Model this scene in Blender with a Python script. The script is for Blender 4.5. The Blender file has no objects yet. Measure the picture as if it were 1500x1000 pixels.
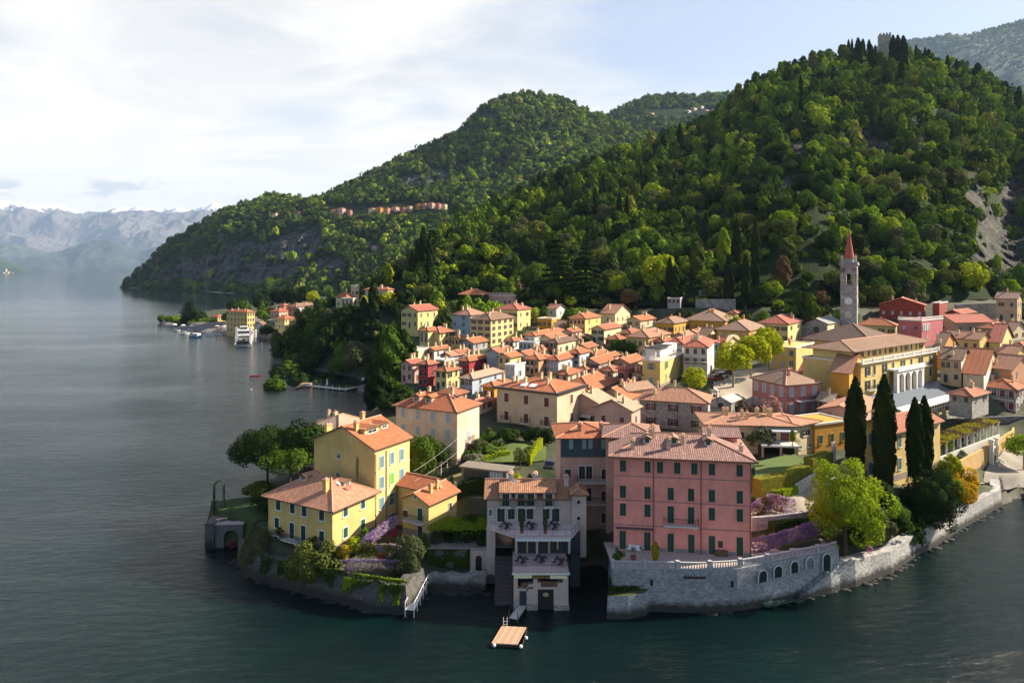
import bpy, math, random
import numpy as np
from mathutils import Vector
R = math.radians
rnd = random.Random(7)
S = bpy.context.scene
COL = S.collection
# ------------------------------------------------------------------ camera, sky, sun, exposure
F, CX, HY, HC = 1000.0, 750.0, 395.0, 44.0
cam = bpy.data.cameras.new('camera'); cam.lens = 24; cam.sensor_width = 36
cam.shift_y = -0.07; cam.clip_start = 1; cam.clip_end = 90000
co = bpy.data.objects.new('camera', cam); COL.objects.link(co)
co.location = (0, 0, HC); co.rotation_euler = (R(90), 0, 0); S.camera = co
SUN_AZ, SUN_EL = 16.0, 32.0          # azimuth from +X towards +Y
SUN_STR, SKY_STR, EXPO = 5.0, 0.064, 1.42
CLOUD = 6.6
S.view_settings.view_transform = 'Standard'; S.view_settings.look = 'None'
S.view_settings.exposure = EXPO; S.view_settings.gamma = 1
S.cycles.use_denoising = True
S.cycles.max_bounces = 6; S.cycles.diffuse_bounces = 3; S.cycles.glossy_bounces = 2
S.cycles.transmission_bounces = 3; S.cycles.transparent_max_bounces = 4; S.cycles.volume_bounces = 0
S.cycles.caustics_reflective = False; S.cycles.caustics_refractive = False
sd = Vector((math.cos(R(SUN_EL)) * math.cos(R(SUN_AZ)), math.cos(R(SUN_EL)) * math.sin(R(SUN_AZ)), math.sin(R(SUN_EL))))
sl = bpy.data.lights.new('sun', 'SUN'); sl.energy = SUN_STR; sl.angle = R(0.5); sl.color = (1.0, 0.87, 0.68)
so = bpy.data.objects.new('sun', sl); COL.objects.link(so)
so.rotation_euler = (-sd).to_track_quat('-Z', 'Y').to_euler(); so.location = (300, 100, 400)

class NT:
    """small node-tree helper"""
    def __init__(s, tree): s.t = tree; s.n = tree.nodes; s.l = tree.links
    def new(s, typ, **kw):
        n = s.n.new(typ)
        for k, v in kw.items():
            if k.startswith('i_'):
                key = k[2:]; key = int(key) if key.isdigit() else key.replace('_', ' ')
                s.set(n.inputs[key], v)
            else: setattr(n, k, v)
        return n
    def set(s, sock, v):
        if isinstance(v, bpy.types.NodeSocket): s.l.new(v, sock)
        elif isinstance(v, bpy.types.Node): s.l.new(v.outputs[0], sock)
        else:
            if isinstance(v, tuple) and len(v) == 3 and sock.type == 'RGBA': v = (*v, 1)
            sock.default_value = v
    def math(s, op, a, b=0.0, clamp=False):
        n = s.n.new('ShaderNodeMath'); n.operation = op; n.use_clamp = clamp
        s.set(n.inputs[0], a); s.set(n.inputs[1], b); return n.outputs[0]
    def mix(s, fac, a, b, mode='MIX'):
        n = s.n.new('ShaderNodeMix'); n.data_type = 'RGBA'; n.blend_type = mode
        s.set(n.inputs[0], fac); s.set(n.inputs[6], a); s.set(n.inputs[7], b); return n.outputs[2]
    def ramp(s, fac, a, b, lo=0.0, hi=1.0):
        n = s.n.new('ShaderNodeMapRange'); n.clamp = True
        s.set(n.inputs[0], fac); n.inputs[1].default_value = a; n.inputs[2].default_value = b
        n.inputs[3].default_value = lo; n.inputs[4].default_value = hi; return n.outputs[0]
    def noise(s, vec, scale, detail=4, rough=.55, dist=0.0):
        n = s.n.new('ShaderNodeTexNoise'); n.inputs['Scale'].default_value = scale
        n.inputs['Detail'].default_value = detail; n.inputs['Roughness'].default_value = rough
        n.inputs['Distortion'].default_value = dist
        if vec is not None: s.l.new(vec, n.inputs['Vector'])
        return n.outputs[0]
    def mapping(s, vec, scale=(1, 1, 1), rot=(0, 0, 0), loc=(0, 0, 0)):
        n = s.n.new('ShaderNodeMapping'); s.l.new(vec, n.inputs['Vector'])
        n.inputs['Scale'].default_value = scale; n.inputs['Rotation'].default_value = rot; n.inputs['Location'].default_value = loc
        return n.outputs[0]

wd = bpy.data.worlds.new('World'); S.world = wd; wd.use_nodes = True
def build_world():
    t = NT(wd.node_tree); t.n.clear()
    sky = t.new('ShaderNodeTexSky', sky_type='NISHITA', sun_disc=False, sun_elevation=R(SUN_EL), sun_rotation=R(90 - SUN_AZ),
                altitude=200, air_density=1.0, dust_density=1.2, ozone_density=1.0)
    d = t.new('ShaderNodeTexCoord').outputs['Generated']
    sp = t.new('ShaderNodeSeparateXYZ'); t.l.new(d, sp.inputs[0])
    x, y, z = sp.outputs
    zz = t.math('MAXIMUM', z, 0.0)
    inv = t.math('DIVIDE', 1.0, t.math('ADD', zz, 0.16))
    cb = t.new('ShaderNodeCombineXYZ'); t.set(cb.inputs[0], t.math('MULTIPLY', x, inv)); t.set(cb.inputs[1], t.math('MULTIPLY', y, inv))
    p = t.mapping(cb.outputs[0], (0.75, 1.25, 1), (0, 0, R(28)), (3.1, 1.7, 0))
    n1 = t.noise(p, 0.9, 7, .52, .5)
    n2 = t.noise(p, 3.2, 5, .6, .8)
    m = t.math('ADD', n1, t.math('MULTIPLY', t.math('SUBTRACT', n2, 0.5), 0.22))
    # more veil towards the west (left) and the horizon
    m = t.math('ADD', m, t.ramp(x, -0.5, 0.75, 0.17, -0.13))
    m = t.math('ADD', m, t.ramp(zz, 0.0, 0.28, 0.16, 0.0))
    m = t.ramp(m, 0.38, 0.64)
    m = t.math('MULTIPLY', m, t.math('MULTIPLY', t.ramp(zz, .38, .58, 1, .15), t.ramp(y, -.3, .3, .12, 1)))
    shade = t.noise(t.mapping(cb.outputs[0], (1, 1.6, 1), (0, 0, R(20)), (9, 2, 0)), 1.5, 6, .55, .6)
    cc = t.mix(t.ramp(shade, .34, .6), (CLOUD * .73, CLOUD * .735, CLOUD * .755), (CLOUD * 1.06, CLOUD * 1.01, CLOUD * .93))
    warm = t.ramp(zz, 0.06, 0.26, 1, 0)
    cc = t.mix(warm, cc, (CLOUD * 1.16, CLOUD * 1.06, CLOUD * .88))
    col = t.mix(t.math('MULTIPLY', m, .93), t.mix(t.math('MULTIPLY', t.ramp(y, -.3, .3, .12, .5), t.ramp(zz, .38, .6, 1, .3)), sky.outputs[0], (CLOUD * .75, CLOUD * .80, CLOUD * .92)), cc)
    # low grey cumulus streaks over the far range
    q = t.new('ShaderNodeCombineXYZ'); t.set(q.inputs[0], t.math('DIVIDE', x, t.math('MAXIMUM', y, .05))); t.set(q.inputs[1], t.math('MULTIPLY', t.math('DIVIDE', z, t.math('MAXIMUM', y, .05)), 3.2))
    n3 = t.noise(q.outputs[0], 11.0, 5, .6)
    el = t.math('DIVIDE', z, t.math('MAXIMUM', y, .05))
    band = t.math('MULTIPLY', t.ramp(el, .085, .105), t.ramp(el, .125, .138, 1, 0))
    az = t.math('DIVIDE', x, t.math('MAXIMUM', y, .05))
    band = t.math('MULTIPLY', band, t.ramp(az, -.36, -.48))
    g = t.math('MULTIPLY', t.ramp(n3, .52, .60), band)
    col = t.mix(t.math('MULTIPLY', g, .75), col, (CLOUD * .58, CLOUD * .60, CLOUD * .66))
    bg = t.new('ShaderNodeBackground', i_Color=col, i_Strength=SKY_STR)
    out = t.new('ShaderNodeOutputWorld'); t.l.new(bg.outputs[0], out.inputs[0])
build_world()

# ------------------------------------------------------------------ geometry helpers
def P(px, py, D): return ((px - CX) / F * D, D, HC - (py - HY) / F * D)
def W(px, py, z=0.0):
    D = (HC - z) / (py - HY) * F
    return ((px - CX) / F * D, D)
def tagk(o, kind): o['kind'] = kind; return o
def tag(o, label=None, cat=None, group=None, kind=None):
    if label: o['label'] = label
    if cat: o['category'] = cat
    if group: o['group'] = group
    if kind: o['kind'] = kind
    return o
def empty(name, loc, rz=0.0, label=None, cat=None, group=None):
    o = bpy.data.objects.new(name, None); COL.objects.link(o); o.location = loc; o.rotation_euler = (0, 0, rz)
    o.empty_display_size = .5
    return tag(o, label, cat, group)
def link(name, mesh, parent=None, loc=(0, 0, 0), rz=0.0):
    o = bpy.data.objects.new(name, mesh); COL.objects.link(o); o.location = loc
    if rz: o.rotation_euler = (0, 0, rz)
    if parent: o.parent = parent
    return o
class MB:
    def __init__(s): s.v = []; s.f = []; s.m = []; s.uv = []
    def face(s, pts, mi=0, uv=None):
        i = len(s.v); s.v += [tuple(p) for p in pts]; s.f.append(tuple(range(i, i + len(pts)))); s.m.append(mi)
        s.uv.append(uv if uv else [(0, 0)] * len(pts)); return s
    def box(s, x0, y0, z0, x1, y1, z1, mi=0):
        a = [(x0, y0, z0), (x1, y0, z0), (x1, y1, z0), (x0, y1, z0), (x0, y0, z1), (x1, y0, z1), (x1, y1, z1), (x0, y1, z1)]
        for q in ((0, 3, 2, 1), (4, 5, 6, 7), (0, 1, 5, 4), (1, 2, 6, 5), (2, 3, 7, 6), (3, 0, 4, 7)): s.face([a[k] for k in q], mi)
        return s
    def prism(s, pts, z0, z1, mi=0, cap=True):      # pts: ccw (x,y)
        n = len(pts)
        for i in range(n):
            a, b = pts[i], pts[(i + 1) % n]
            s.face([(a[0], a[1], z0), (b[0], b[1], z0), (b[0], b[1], z1), (a[0], a[1], z1)], mi)
        if cap:
            s.face([(p[0], p[1], z1) for p in pts], mi); s.face([(p[0], p[1], z0) for p in reversed(pts)], mi)
        return s
    def cyl(s, p0, p1, r0, r1=None, n=8, mi=0, cap=True):
        r1 = r0 if r1 is None else r1
        p0 = Vector(p0); p1 = Vector(p1); d = (p1 - p0)
        if d.length < 1e-6: return s
        d.normalize(); a = d.orthogonal().normalized(); b = d.cross(a)
        A = []; B = []
        for k in range(n):
            t = 2 * math.pi * k / n; q = a * math.cos(t) + b * math.sin(t)
            A.append(p0 + q * r0); B.append(p1 + q * r1)
        for k in range(n):
            j = (k + 1) % n; s.face([A[k], A[j], B[j], B[k]], mi)
        if cap:
            s.face(A[::-1], mi); s.face(B, mi)
        return s
    def lathe(s, prof, n=10, mi=0, c=(0, 0, 0)):
        rings = [[(c[0] + r * math.cos(2 * math.pi * k / n), c[1] + r * math.sin(2 * math.pi * k / n), c[2] + z) for k in range(n)] for r, z in prof]
        for a, b in zip(rings, rings[1:]):
            for k in range(n):
                j = (k + 1) % n; s.face([a[k], a[j], b[j], b[k]], mi)
        s.face(rings[-1], mi); s.face(rings[0][::-1], mi); return s
    def mesh(s, name, mats):
        me = bpy.data.meshes.new(name); me.from_pydata(s.v, [], s.f)
        mats = mats if isinstance(mats, (list, tuple)) else [mats]
        for m in mats: me.materials.append(m)
        me.polygons.foreach_set('material_index', s.m)
        ul = me.uv_layers.new(name='UVMap')
        ul.data.foreach_set('uv', np.array([c for u in s.uv for c in u], dtype=np.float32).ravel())
        me.update(); return me
    def build(s, name, mats, parent=None, loc=(0, 0, 0), rz=0.0): return link(name, s.mesh(name, mats), parent, loc, rz)
def np_mesh(name, V, Q, mats, col=None, smooth=False, uv=None):
    me = bpy.data.meshes.new(name); n, k = Q.shape
    me.vertices.add(len(V)); me.vertices.foreach_set('co', V.astype(np.float32).ravel())
    me.loops.add(n * k); me.loops.foreach_set('vertex_index', Q.astype(np.int32).ravel())
    me.polygons.add(n); me.polygons.foreach_set('loop_start', np.arange(0, n * k, k, dtype=np.int32))
    me.polygons.foreach_set('loop_total', np.full(n, k, dtype=np.int32))
    for m in (mats if isinstance(mats, (list, tuple)) else [mats]): me.materials.append(m)
    if smooth: me.polygons.foreach_set('use_smooth', np.ones(n, dtype=bool))
    if col is not None:
        for nm, c in col.items():
            at = me.attributes.new(nm, 'FLOAT_COLOR', 'POINT')
            if c.shape[1] == 3: c = np.hstack([c, np.ones((len(c), 1))])
            at.data.foreach_set('color', c.astype(np.float32).ravel())
    me.update(calc_edges=True); me.validate(); return me
# value noise
_pt = np.random.RandomState(3).rand(256, 256)
def vnoise(x, y):
    xi = np.floor(x).astype(int); yi = np.floor(y).astype(int); fx = x - xi; fy = y - yi
    fx = fx * fx * (3 - 2 * fx); fy = fy * fy * (3 - 2 * fy)
    g = lambda a, b: _pt[a & 255, b & 255]
    return (g(xi, yi) * (1 - fx) + g(xi + 1, yi) * fx) * (1 - fy) + (g(xi, yi + 1) * (1 - fx) + g(xi + 1, yi + 1) * fx) * fy
def fbm(x, y, o=4, ridged=False):
    s = 0; a = 1.0; t = 0
    for k in range(o):
        v = vnoise(x * 2 ** k + 17.3 * k, y * 2 ** k + 9.1 * k)
        if ridged: v = 1 - abs(2 * v - 1)
        s = s + a * v; t += a; a *= .5
    return s / t

# ------------------------------------------------------------------ materials
_M = {}
def newmat(name):
    m = bpy.data.materials.new(name); m.use_nodes = True; t = NT(m.node_tree)
    b = t.n['Principled BSDF']; b.inputs['Roughness'].default_value = .85
    b.inputs['Specular IOR Level'].default_value = .25
    return m, t, b
def sc(c, k): return tuple(min(1, max(0, x * k)) for x in c)
def plain(name, c, rough=.7, metal=0.0, var=.12, ns=2.5, spec=.3):
    if name in _M: return _M[name]
    m, t, b = newmat(name); _M[name] = m
    o = t.new('ShaderNodeTexCoord').outputs['Object']
    t.set(b.inputs['Base Color'], t.mix(t.noise(o, ns, 4), sc(c, 1 - var), sc(c, 1 + var)))
    b.inputs['Roughness'].default_value = rough; b.inputs['Metallic'].default_value = metal; b.inputs['Specular IOR Level'].default_value = spec
    return m
def plaster(c, dirt=.55):
    c = tuple(.56 * x + .26 * x * x for x in c)
    key = 'plaster_%.2f_%.2f_%.2f' % c
    if key in _M: return _M[key]
    m, t, b = newmat(key); _M[key] = m
    g = t.new('ShaderNodeNewGeometry').outputs['Position']
    n = t.noise(g, .35, 5, .6, .3); n2 = t.noise(t.mapping(g, (1.4, 1.4, .22)), 1.0, 6, .65)
    col = t.mix(t.ramp(n, .3, .7), sc(c, .8), sc(c, 1.13))
    col = t.mix(t.math('MULTIPLY', t.ramp(n2, .52, .78), dirt), col, (c[0] * .5 + .05, c[1] * .5 + .05, c[2] * .5 + .05))
    t.set(b.inputs['Base Color'], t.mix(t.math('MULTIPLY', t.ramp(t.noise(g, 7, 3), .3, .7), .12), col, sc(c, .6)))
    bp = t.new('ShaderNodeBump', i_Strength=.25, i_Distance=.05); t.set(bp.inputs['Height'], t.noise(g, 9, 4)); t.set(b.inputs['Normal'], bp)
    return m
def stone(name, c, scale=1.3, mortar=.62, flat=1.6, moss=0.0, dark=(.03, .03, .028), waterline=False):
    if name in _M: return _M[name]
    m, t, b = newmat(name); _M[name] = m
    g = t.new('ShaderNodeNewGeometry').outputs['Position']
    p = t.mapping(g, (1, 1, flat))
    vo = t.new('ShaderNodeTexVoronoi', feature='F1', i_Scale=scale, i_Randomness=.9); t.l.new(p, vo.inputs['Vector'])
    ve = t.new('ShaderNodeTexVoronoi', feature='DISTANCE_TO_EDGE', i_Scale=scale, i_Randomness=.9); t.l.new(p, ve.inputs['Vector'])
    cell = t.new('ShaderNodeSeparateColor'); t.l.new(vo.outputs['Color'], cell.inputs[0])
    col = t.mix(cell.outputs[0], sc(c, .68), sc(c, 1.28))
    col = t.mix(t.ramp(ve.outputs['Distance'], .0, .09, .55, 0), col, sc(c, mortar))
    n = t.noise(g, .3, 6, .62, .4)
    col = t.mix(t.ramp(n, .5, .72, 0, .6), col, sc(c, .42))
    if moss: col = t.mix(t.ramp(t.noise(t.mapping(g, (1, 1, .5), (0, 0, 0), (5, 5, 5)), .45, 5, .6), .55, .68, 0, moss), col, (.045, .07, .018))
    if waterline:
        z = t.new('ShaderNodeSeparateXYZ'); t.l.new(g, z.inputs[0])
        zn = t.math('ADD', z.outputs[2], t.math('MULTIPLY', t.math('SUBTRACT', t.noise(g, 1.1, 4), .5), 1.1))
        col = t.mix(t.ramp(zn, .7, 1.5, .93, 0), col, dark)
    t.set(b.inputs['Base Color'], col)
    bp = t.new('ShaderNodeBump', i_Strength=.6, i_Distance=.12); t.set(bp.inputs['Height'], t.ramp(ve.outputs['Distance'], 0, .12)); t.set(b.inputs['Normal'], bp)
    return m
def tile(name, c, age=.5):
    if name in _M: return _M[name]
    m, t, b = newmat(name); _M[name] = m
    uv = t.new('ShaderNodeTexCoord').outputs['UV']; g = t.new('ShaderNodeNewGeometry').outputs['Position']
    oi = t.new('ShaderNodeObjectInfo').outputs['Random']
    bt = t.new('ShaderNodeTexBrick', offset=0.0, offset_frequency=2, i_Scale=1.0, i_Mortar_Size=.022, i_Mortar_Smooth=.3, i_Brick_Width=.24, i_Row_Height=.36, i_Bias=0.0)
    t.l.new(uv, bt.inputs['Vector'])
    t.set(bt.inputs['Color1'], sc(c, .78)); t.set(bt.inputs['Color2'], sc((c[0], c[1] * 1.08, c[2] * 1.15), 1.24)); t.set(bt.inputs['Mortar'], sc(c, .42))
    col = bt.outputs['Color']
    n = t.noise(g, .22, 6, .65, .5); n2 = t.noise(g, 1.7, 4, .6)
    col = t.mix(t.ramp(n, .45, .75, 0, age * .75), col, (c[0] * .45, c[1] * .52, c[2] * .6))
    col = t.mix(t.ramp(n2, .54, .74, 0, age * .7), col, (c[0] * .8 + .1, c[1] * .95 + .1, c[2] * 1.1 + .09))
    col = t.mix(t.ramp(oi, 0, 1, 0, .5), col, sc((c[0] * .8, c[1] * .9, c[2]), .7))
    t.set(b.inputs['Base Color'], col)
    wv = t.new('ShaderNodeTexWave', wave_type='BANDS', bands_direction='X', i_Scale=4.1667 / 1.0 * .5 * 2 / 2 / 3.1416 * 1.5708); t.l.new(uv, wv.inputs['Vector'])
    bp = t.new('ShaderNodeBump', i_Strength=.55, i_Distance=.09); t.set(bp.inputs['Height'], t.math('ADD', t.math('MULTIPLY', wv.outputs[1], .6), bt.outputs['Fac'])); bp.invert = False
    t.set(b.inputs['Normal'], bp)
    return m
def leafmat(name, c, trans=.35, attr=False, var=.35):
    if name in _M: return _M[name]
    m = bpy.data.materials.new(name); m.use_nodes = True; _M[name] = m; t = NT(m.node_tree); t.n.clear()
    if attr: base = t.new('ShaderNodeAttribute', attribute_name='tint').outputs['Color']
    else:
        base = c
        oi = t.new('ShaderNodeObjectInfo').outputs['Random']
        base = t.mix(oi, sc((c[0] * .9, c[1], c[2]), 1 - var * .5), sc((c[0] * 1.15, c[1], c[2] * .9), 1 + var * .5))
    g = t.new('ShaderNodeNewGeometry').outputs['Position']
    n = t.noise(g, .9 if not attr else .35, 4, .6)
    base = t.mix(t.ramp(n, .3, .7, .35, 0), base, (.015, .024, .008))
    isl = t.new('ShaderNodeNewGeometry').outputs['Random Per Island']
    base = t.mix(t.math('MULTIPLY', isl, .35), base, (c[0] * 1.7 + .02, c[1] * 1.45 + .01, c[2] * 1.2) if not attr else (.12, .14, .03))
    d = t.new('ShaderNodeBsdfDiffuse'); t.set(d.inputs[0], base)
    tr = t.new('ShaderNodeBsdfTranslucent'); t.set(tr.inputs[0], t.mix(.5, base, (.22, .3, .04), 'ADD') if False else base)
    mx = t.new('ShaderNodeMixShader'); mx.inputs[0].default_value = trans
    t.l.new(d.outputs[0], mx.inputs[1]); t.l.new(tr.outputs[0], mx.inputs[2])
    o = t.new('ShaderNodeOutputMaterial'); t.l.new(mx.outputs[0], o.inputs[0])
    return m
def hillmat(name, green, rock, scale=1.0, snow=None):
    m, t, b = newmat(name); b.inputs['Specular IOR Level'].default_value = .05
    g = t.new('ShaderNodeNewGeometry').outputs['Position']
    at = t.new('ShaderNodeAttribute', attribute_name='rock').outputs['Fac']
    n = t.noise(g, .02 * scale, 7, .6, .5); n2 = t.noise(t.mapping(g, (1, 1, .35)), .09 * scale, 8, .7, .4)
    gc = t.mix(t.ramp(n, .3, .7), sc(green, .6), sc(green, 1.5))
    rc = t.mix(t.ramp(n2, .3, .7), sc(rock, .3), sc(rock, 1.35))
    mask = t.ramp(t.math('ADD', at, t.math('MULTIPLY', t.math('SUBTRACT', n2, .5), .9)), .4, .6)
    col = t.mix(mask, gc, t.mix(t.ramp(t.noise(t.mapping(g, (1, 1, .5)), .3 * scale, 6, .7), .42, .6), rc, sc(green, .8)))
    if snow:
        z = t.new('ShaderNodeSeparateXYZ'); t.l.new(g, z.inputs[0])
        nn = t.math('MULTIPLY', t.math('SUBTRACT', t.noise(g, .0035, 8, .66), .5), 750)
        zz = t.math('ADD', z.outputs[2], nn)
        col = t.mix(t.ramp(zz, 350, 620), (.035, .06, .04), t.mix(n2, (.07, .062, .066), (.15, .125, .115)))
        col = t.mix(t.ramp(zz, snow, snow + 60), col, (.82, .84, .88))
    t.set(b.inputs['Base Color'], col)
    bp = t.new('ShaderNodeBump', i_Strength=.8, i_Distance=4 / scale if not snow else 40); t.set(bp.inputs['Height'], n2); t.set(b.inputs['Normal'], bp)
    return m
# ------------------------------------------------------------------ water
def build_water():
    m, t, b = newmat('lake_water')
    g = t.new('ShaderNodeNewGeometry').outputs['Position']
    n = t.noise(g, .03, 4)
    sp = t.new('ShaderNodeSeparateXYZ'); t.l.new(g, sp.inputs[0])
    sh = t.math('MULTIPLY', t.ramp(sp.outputs[1], 165, 75), t.ramp(t.noise(g, .045, 4, .6, .6), .4, .65))
    t.set(b.inputs['Base Color'], t.mix(sh, t.mix(n, (.0008, .006, .006), (.0014, .009, .009)), (.001, .012, .010)))
    b.inputs['Roughness'].default_value = .07; b.inputs['IOR'].default_value = 1.33; b.inputs['Specular IOR Level'].default_value = .36
    w1 = t.noise(t.mapping(g, (.6, 1.5, 1), (0, 0, R(-18))), .55, 7, .68, .9)
    w2 = t.noise(t.mapping(g, (.35, 1.2, 1), (0, 0, R(22))), .16, 3, .5, .4)
    w3 = t.noise(t.mapping(g, (.5, 1, 1), (0, 0, R(-5))), .018, 4, .6)
    w4 = t.noise(t.mapping(g, (.7, 1.4, 1), (0, 0, R(8))), 1.9, 4, .6, .5)
    h = t.math('ADD', t.math('ADD', t.math('MULTIPLY', w1, .55), t.math('MULTIPLY', w2, .9)), t.math('MULTIPLY', w4, .2))
    amp = t.ramp(w3, .35, .65, .55, 1.3)
    bp = t.new('ShaderNodeBump', i_Strength=.8, i_Distance=.6); t.set(bp.inputs['Height'], t.math('MULTIPLY', t.math('MULTIPLY', h, amp), t.ramp(sp.outputs[1], 90, 1100, 1, .09))); t.set(b.inputs['Normal'], bp)
    q = MB(); q.face([(-15900, -150, 0), (9950, -150, 0), (9950, 24900, 0), (-15900, 24900, 0)])
    tagk(q.build('water', m), 'structure')
build_water()

# ------------------------------------------------------------------ hills (polar lofts: every column runs from its foot over its crest and down behind)
class Hill: pass
def hill(name, cols, mat, nu=160, nv=60, amp=10., wl=120., rocks=(), back=.5, rockn=0.0, seed=0, ridg=True, spur=None, rockamp=0., crest=.25):
    px = np.array([c[0] for c in cols], float); K = len(cols[0][1])
    Dc = np.array([[p[0] for p in c[1]] for c in cols], float)
    Zc = np.array([[HC - (p[1] - HY) / F * p[0] for p in c[1]] for c in cols], float)
    U = np.linspace(px[0], px[-1], nu); tk = np.linspace(0, 1, K)
    T = np.concatenate([np.linspace(0, 1, nv), 1 + np.linspace(0, 1, 10)[1:] * back])
    D = np.zeros((nu, len(T))); Z = np.zeros_like(D)
    Du = np.stack([np.interp(U, px, Dc[:, k]) for k in range(K)], 1); Zu = np.stack([np.interp(U, px, Zc[:, k]) for k in range(K)], 1)
    ker = np.ones(9) / 9                              # soften the kinks between columns
    for A in (Du, Zu):
        for k in range(K): A[:, k] = np.convolve(np.pad(A[:, k], 4, 'edge'), ker, 'valid')
    for i in range(nu):
        D[i] = np.interp(np.minimum(T, 1), tk, Du[i]); Z[i] = np.interp(np.minimum(T, 1), tk, Zu[i])
        e = np.maximum(T - 1, 0); D[i] += e * (Du[i, -1] - Du[i, 0]); Z[i] -= (e ** 1.3) * (Zu[i, -1] - Zu[i, 0]) * .9
    X = (U[:, None] - CX) / F * D
    win = np.clip(np.sin(np.clip(T, 0, 1) * math.pi), 0, 1) ** .6; win = np.maximum(win, np.where(T > .9, crest, 0))[None, :]
    if spur is not None:
        for sx, w, a in spur: D = D - a * win * np.exp(-((U[:, None] - sx) / w) ** 2)
        X = (U[:, None] - CX) / F * D
    nz = fbm(X / wl + seed, D / wl + seed * 1.7, 7 if crest > .27 else 4, ridg) - .5
    Z = Z + amp * 2 * nz * win
    py = HY - (Z - HC) / D * F
    rock = np.zeros_like(Z)
    for rx, ry, ra, rb in rocks:
        rock = np.maximum(rock, np.clip(1.35 - ((U[:, None] - rx) / ra) ** 2 - ((py - ry) / rb) ** 2, 0, 1))
    if rockn: rock = np.maximum(rock, np.clip((fbm(X / wl * 1.3 + 40, D / wl * 1.3, 3) - (1 - rockn)) * 8, 0, 1))
    D = D + rockamp * (fbm(X / 14 + 5, Z / 22, 4, True) - .5) * np.clip(rock * 1.5, 0, 1); X = (U[:, None] - CX) / F * D
    V = np.stack([X, D, Z], -1)
    nvv = len(T); ii, jj = np.meshgrid(np.arange(nu - 1), np.arange(nvv - 1), indexing='ij')
    a = (ii * nvv + jj).ravel(); Q = np.stack([a, a + nvv, a + nvv + 1, a + 1], 1)
    r = rock.reshape(-1, 1); me = np_mesh(name, V.reshape(-1, 3), Q, mat, {'rock': np.repeat(r, 3, 1)}, True)
    o = link(name, me); tagk(o, 'structure')
    h = Hill(); h.V = V; h.U = U; h.T = T; h.py = py; h.rock = rock; h.o = o; h.nv = nv
    return h
def hill_at(h, px, py):
    """point of a hill's front slope seen at a pixel"""
    i = int(np.clip(np.searchsorted(h.U, px), 1, len(h.U) - 1)); k = (px - h.U[i - 1]) / (h.U[i] - h.U[i - 1])
    c = h.V[i - 1] * (1 - k) + h.V[i] * k; pyc = HY - (c[:, 2] - HC) / c[:, 1] * F
    j = 0
    for j in range(1, h.nv):
        if pyc[j] <= py: break
    a, b = pyc[j - 1], pyc[j]; s = 0 if a == b else np.clip((a - py) / (a - b), 0, 1)
    return c[j - 1] * (1 - s) + c[j] * s
def scatter(h, n, rs, rockcut=.45, tmax=1.06):
    V = h.V; J = int(np.searchsorted(h.T, tmax))
    A = V[:-1, :J]; A = A[:, :-1]; B = V[1:, :J][:, :-1]; C = V[:-1, 1:J]
    ar = np.linalg.norm(np.cross(B - A, C - A), axis=-1)
    ar = ar * np.clip(1 - h.rock[:-1, :J][:, :-1] / rockcut, 0.05, 1)
    p = ar.ravel() / ar.sum(); k = rs.choice(len(p), n, p=p); i, j = np.unravel_index(k, ar.shape)
    u = rs.rand(n, 1); v = rs.rand(n, 1)
    return A[i, j] * (1 - u) * (1 - v) + B[i, j] * u * (1 - v) + C[i, j] * v * (1 - u) + V[i + 1, j + 1] * u * v
GRN, ROCK = (.016, .028, .008), (.125, .115, .112)
H1 = hill('castle_hill', [
    (540, [(330, 452), (350, 444), (372, 440), (395, 436)]), (585, [(300, 452), (335, 430), (365, 420), (400, 414)]), (620, [(298, 450), (345, 415), (400, 395), (450, 376)]),
    (660, [(296, 448), (360, 400), (440, 370), (520, 346)]), (710, [(292, 448), (375, 388), (480, 346), (580, 318)]),
    (800, [(290, 448), (380, 380), (500, 320), (620, 272)]), (900, [(286, 448), (380, 370), (500, 300), (640, 232)]),
    (1000, [(282, 446), (380, 352), (500, 275), (660, 198)]), (1055, [(280, 446), (375, 345), (520, 255), (690, 174)]), (1070, [(280, 446), (375, 342), (520, 240), (700, 152)]),
    (1120, [(280, 446), (370, 335), (520, 225), (725, 122)]), (1200, [(280, 446), (370, 335), (520, 215), (760, 90)]),
    (1300, [(290, 446), (390, 335), (560, 205), (780, 84)]), (1400, [(300, 440), (410, 325), (580, 205), (760, 100)]),
    (1450, [(310, 438), (420, 330), (580, 210), (740, 120)]), (1500, [(330, 436), (440, 325), (590, 220), (720, 148)]),
    (1620, [(360, 430), (480, 320), (600, 250), (720, 205)])],
    hillmat('castle_hill_ground', GRN, ROCK, 2.0), 330, 130, 9., 110., seed=2, rockamp=22.,
    rocks=[(1446, 345, 24, 48), (1427, 300, 15, 36), (1488, 335, 32, 80), (1498, 290, 22, 50), (1262, 205, 26, 14), (1285, 222, 26, 18), (1105, 272, 34, 11), (1165, 270, 26, 14), (1172, 225, 12, 22), (1190, 122, 16, 8), (1400, 137, 16, 8), (1000, 262, 16, 8), (1110, 240, 9, 20), (1150, 300, 20, 9)],
    spur=[(1180, 80, 26), (1330, 60, 26), (930, 60, -10), (1480, 30, -45)])
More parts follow.
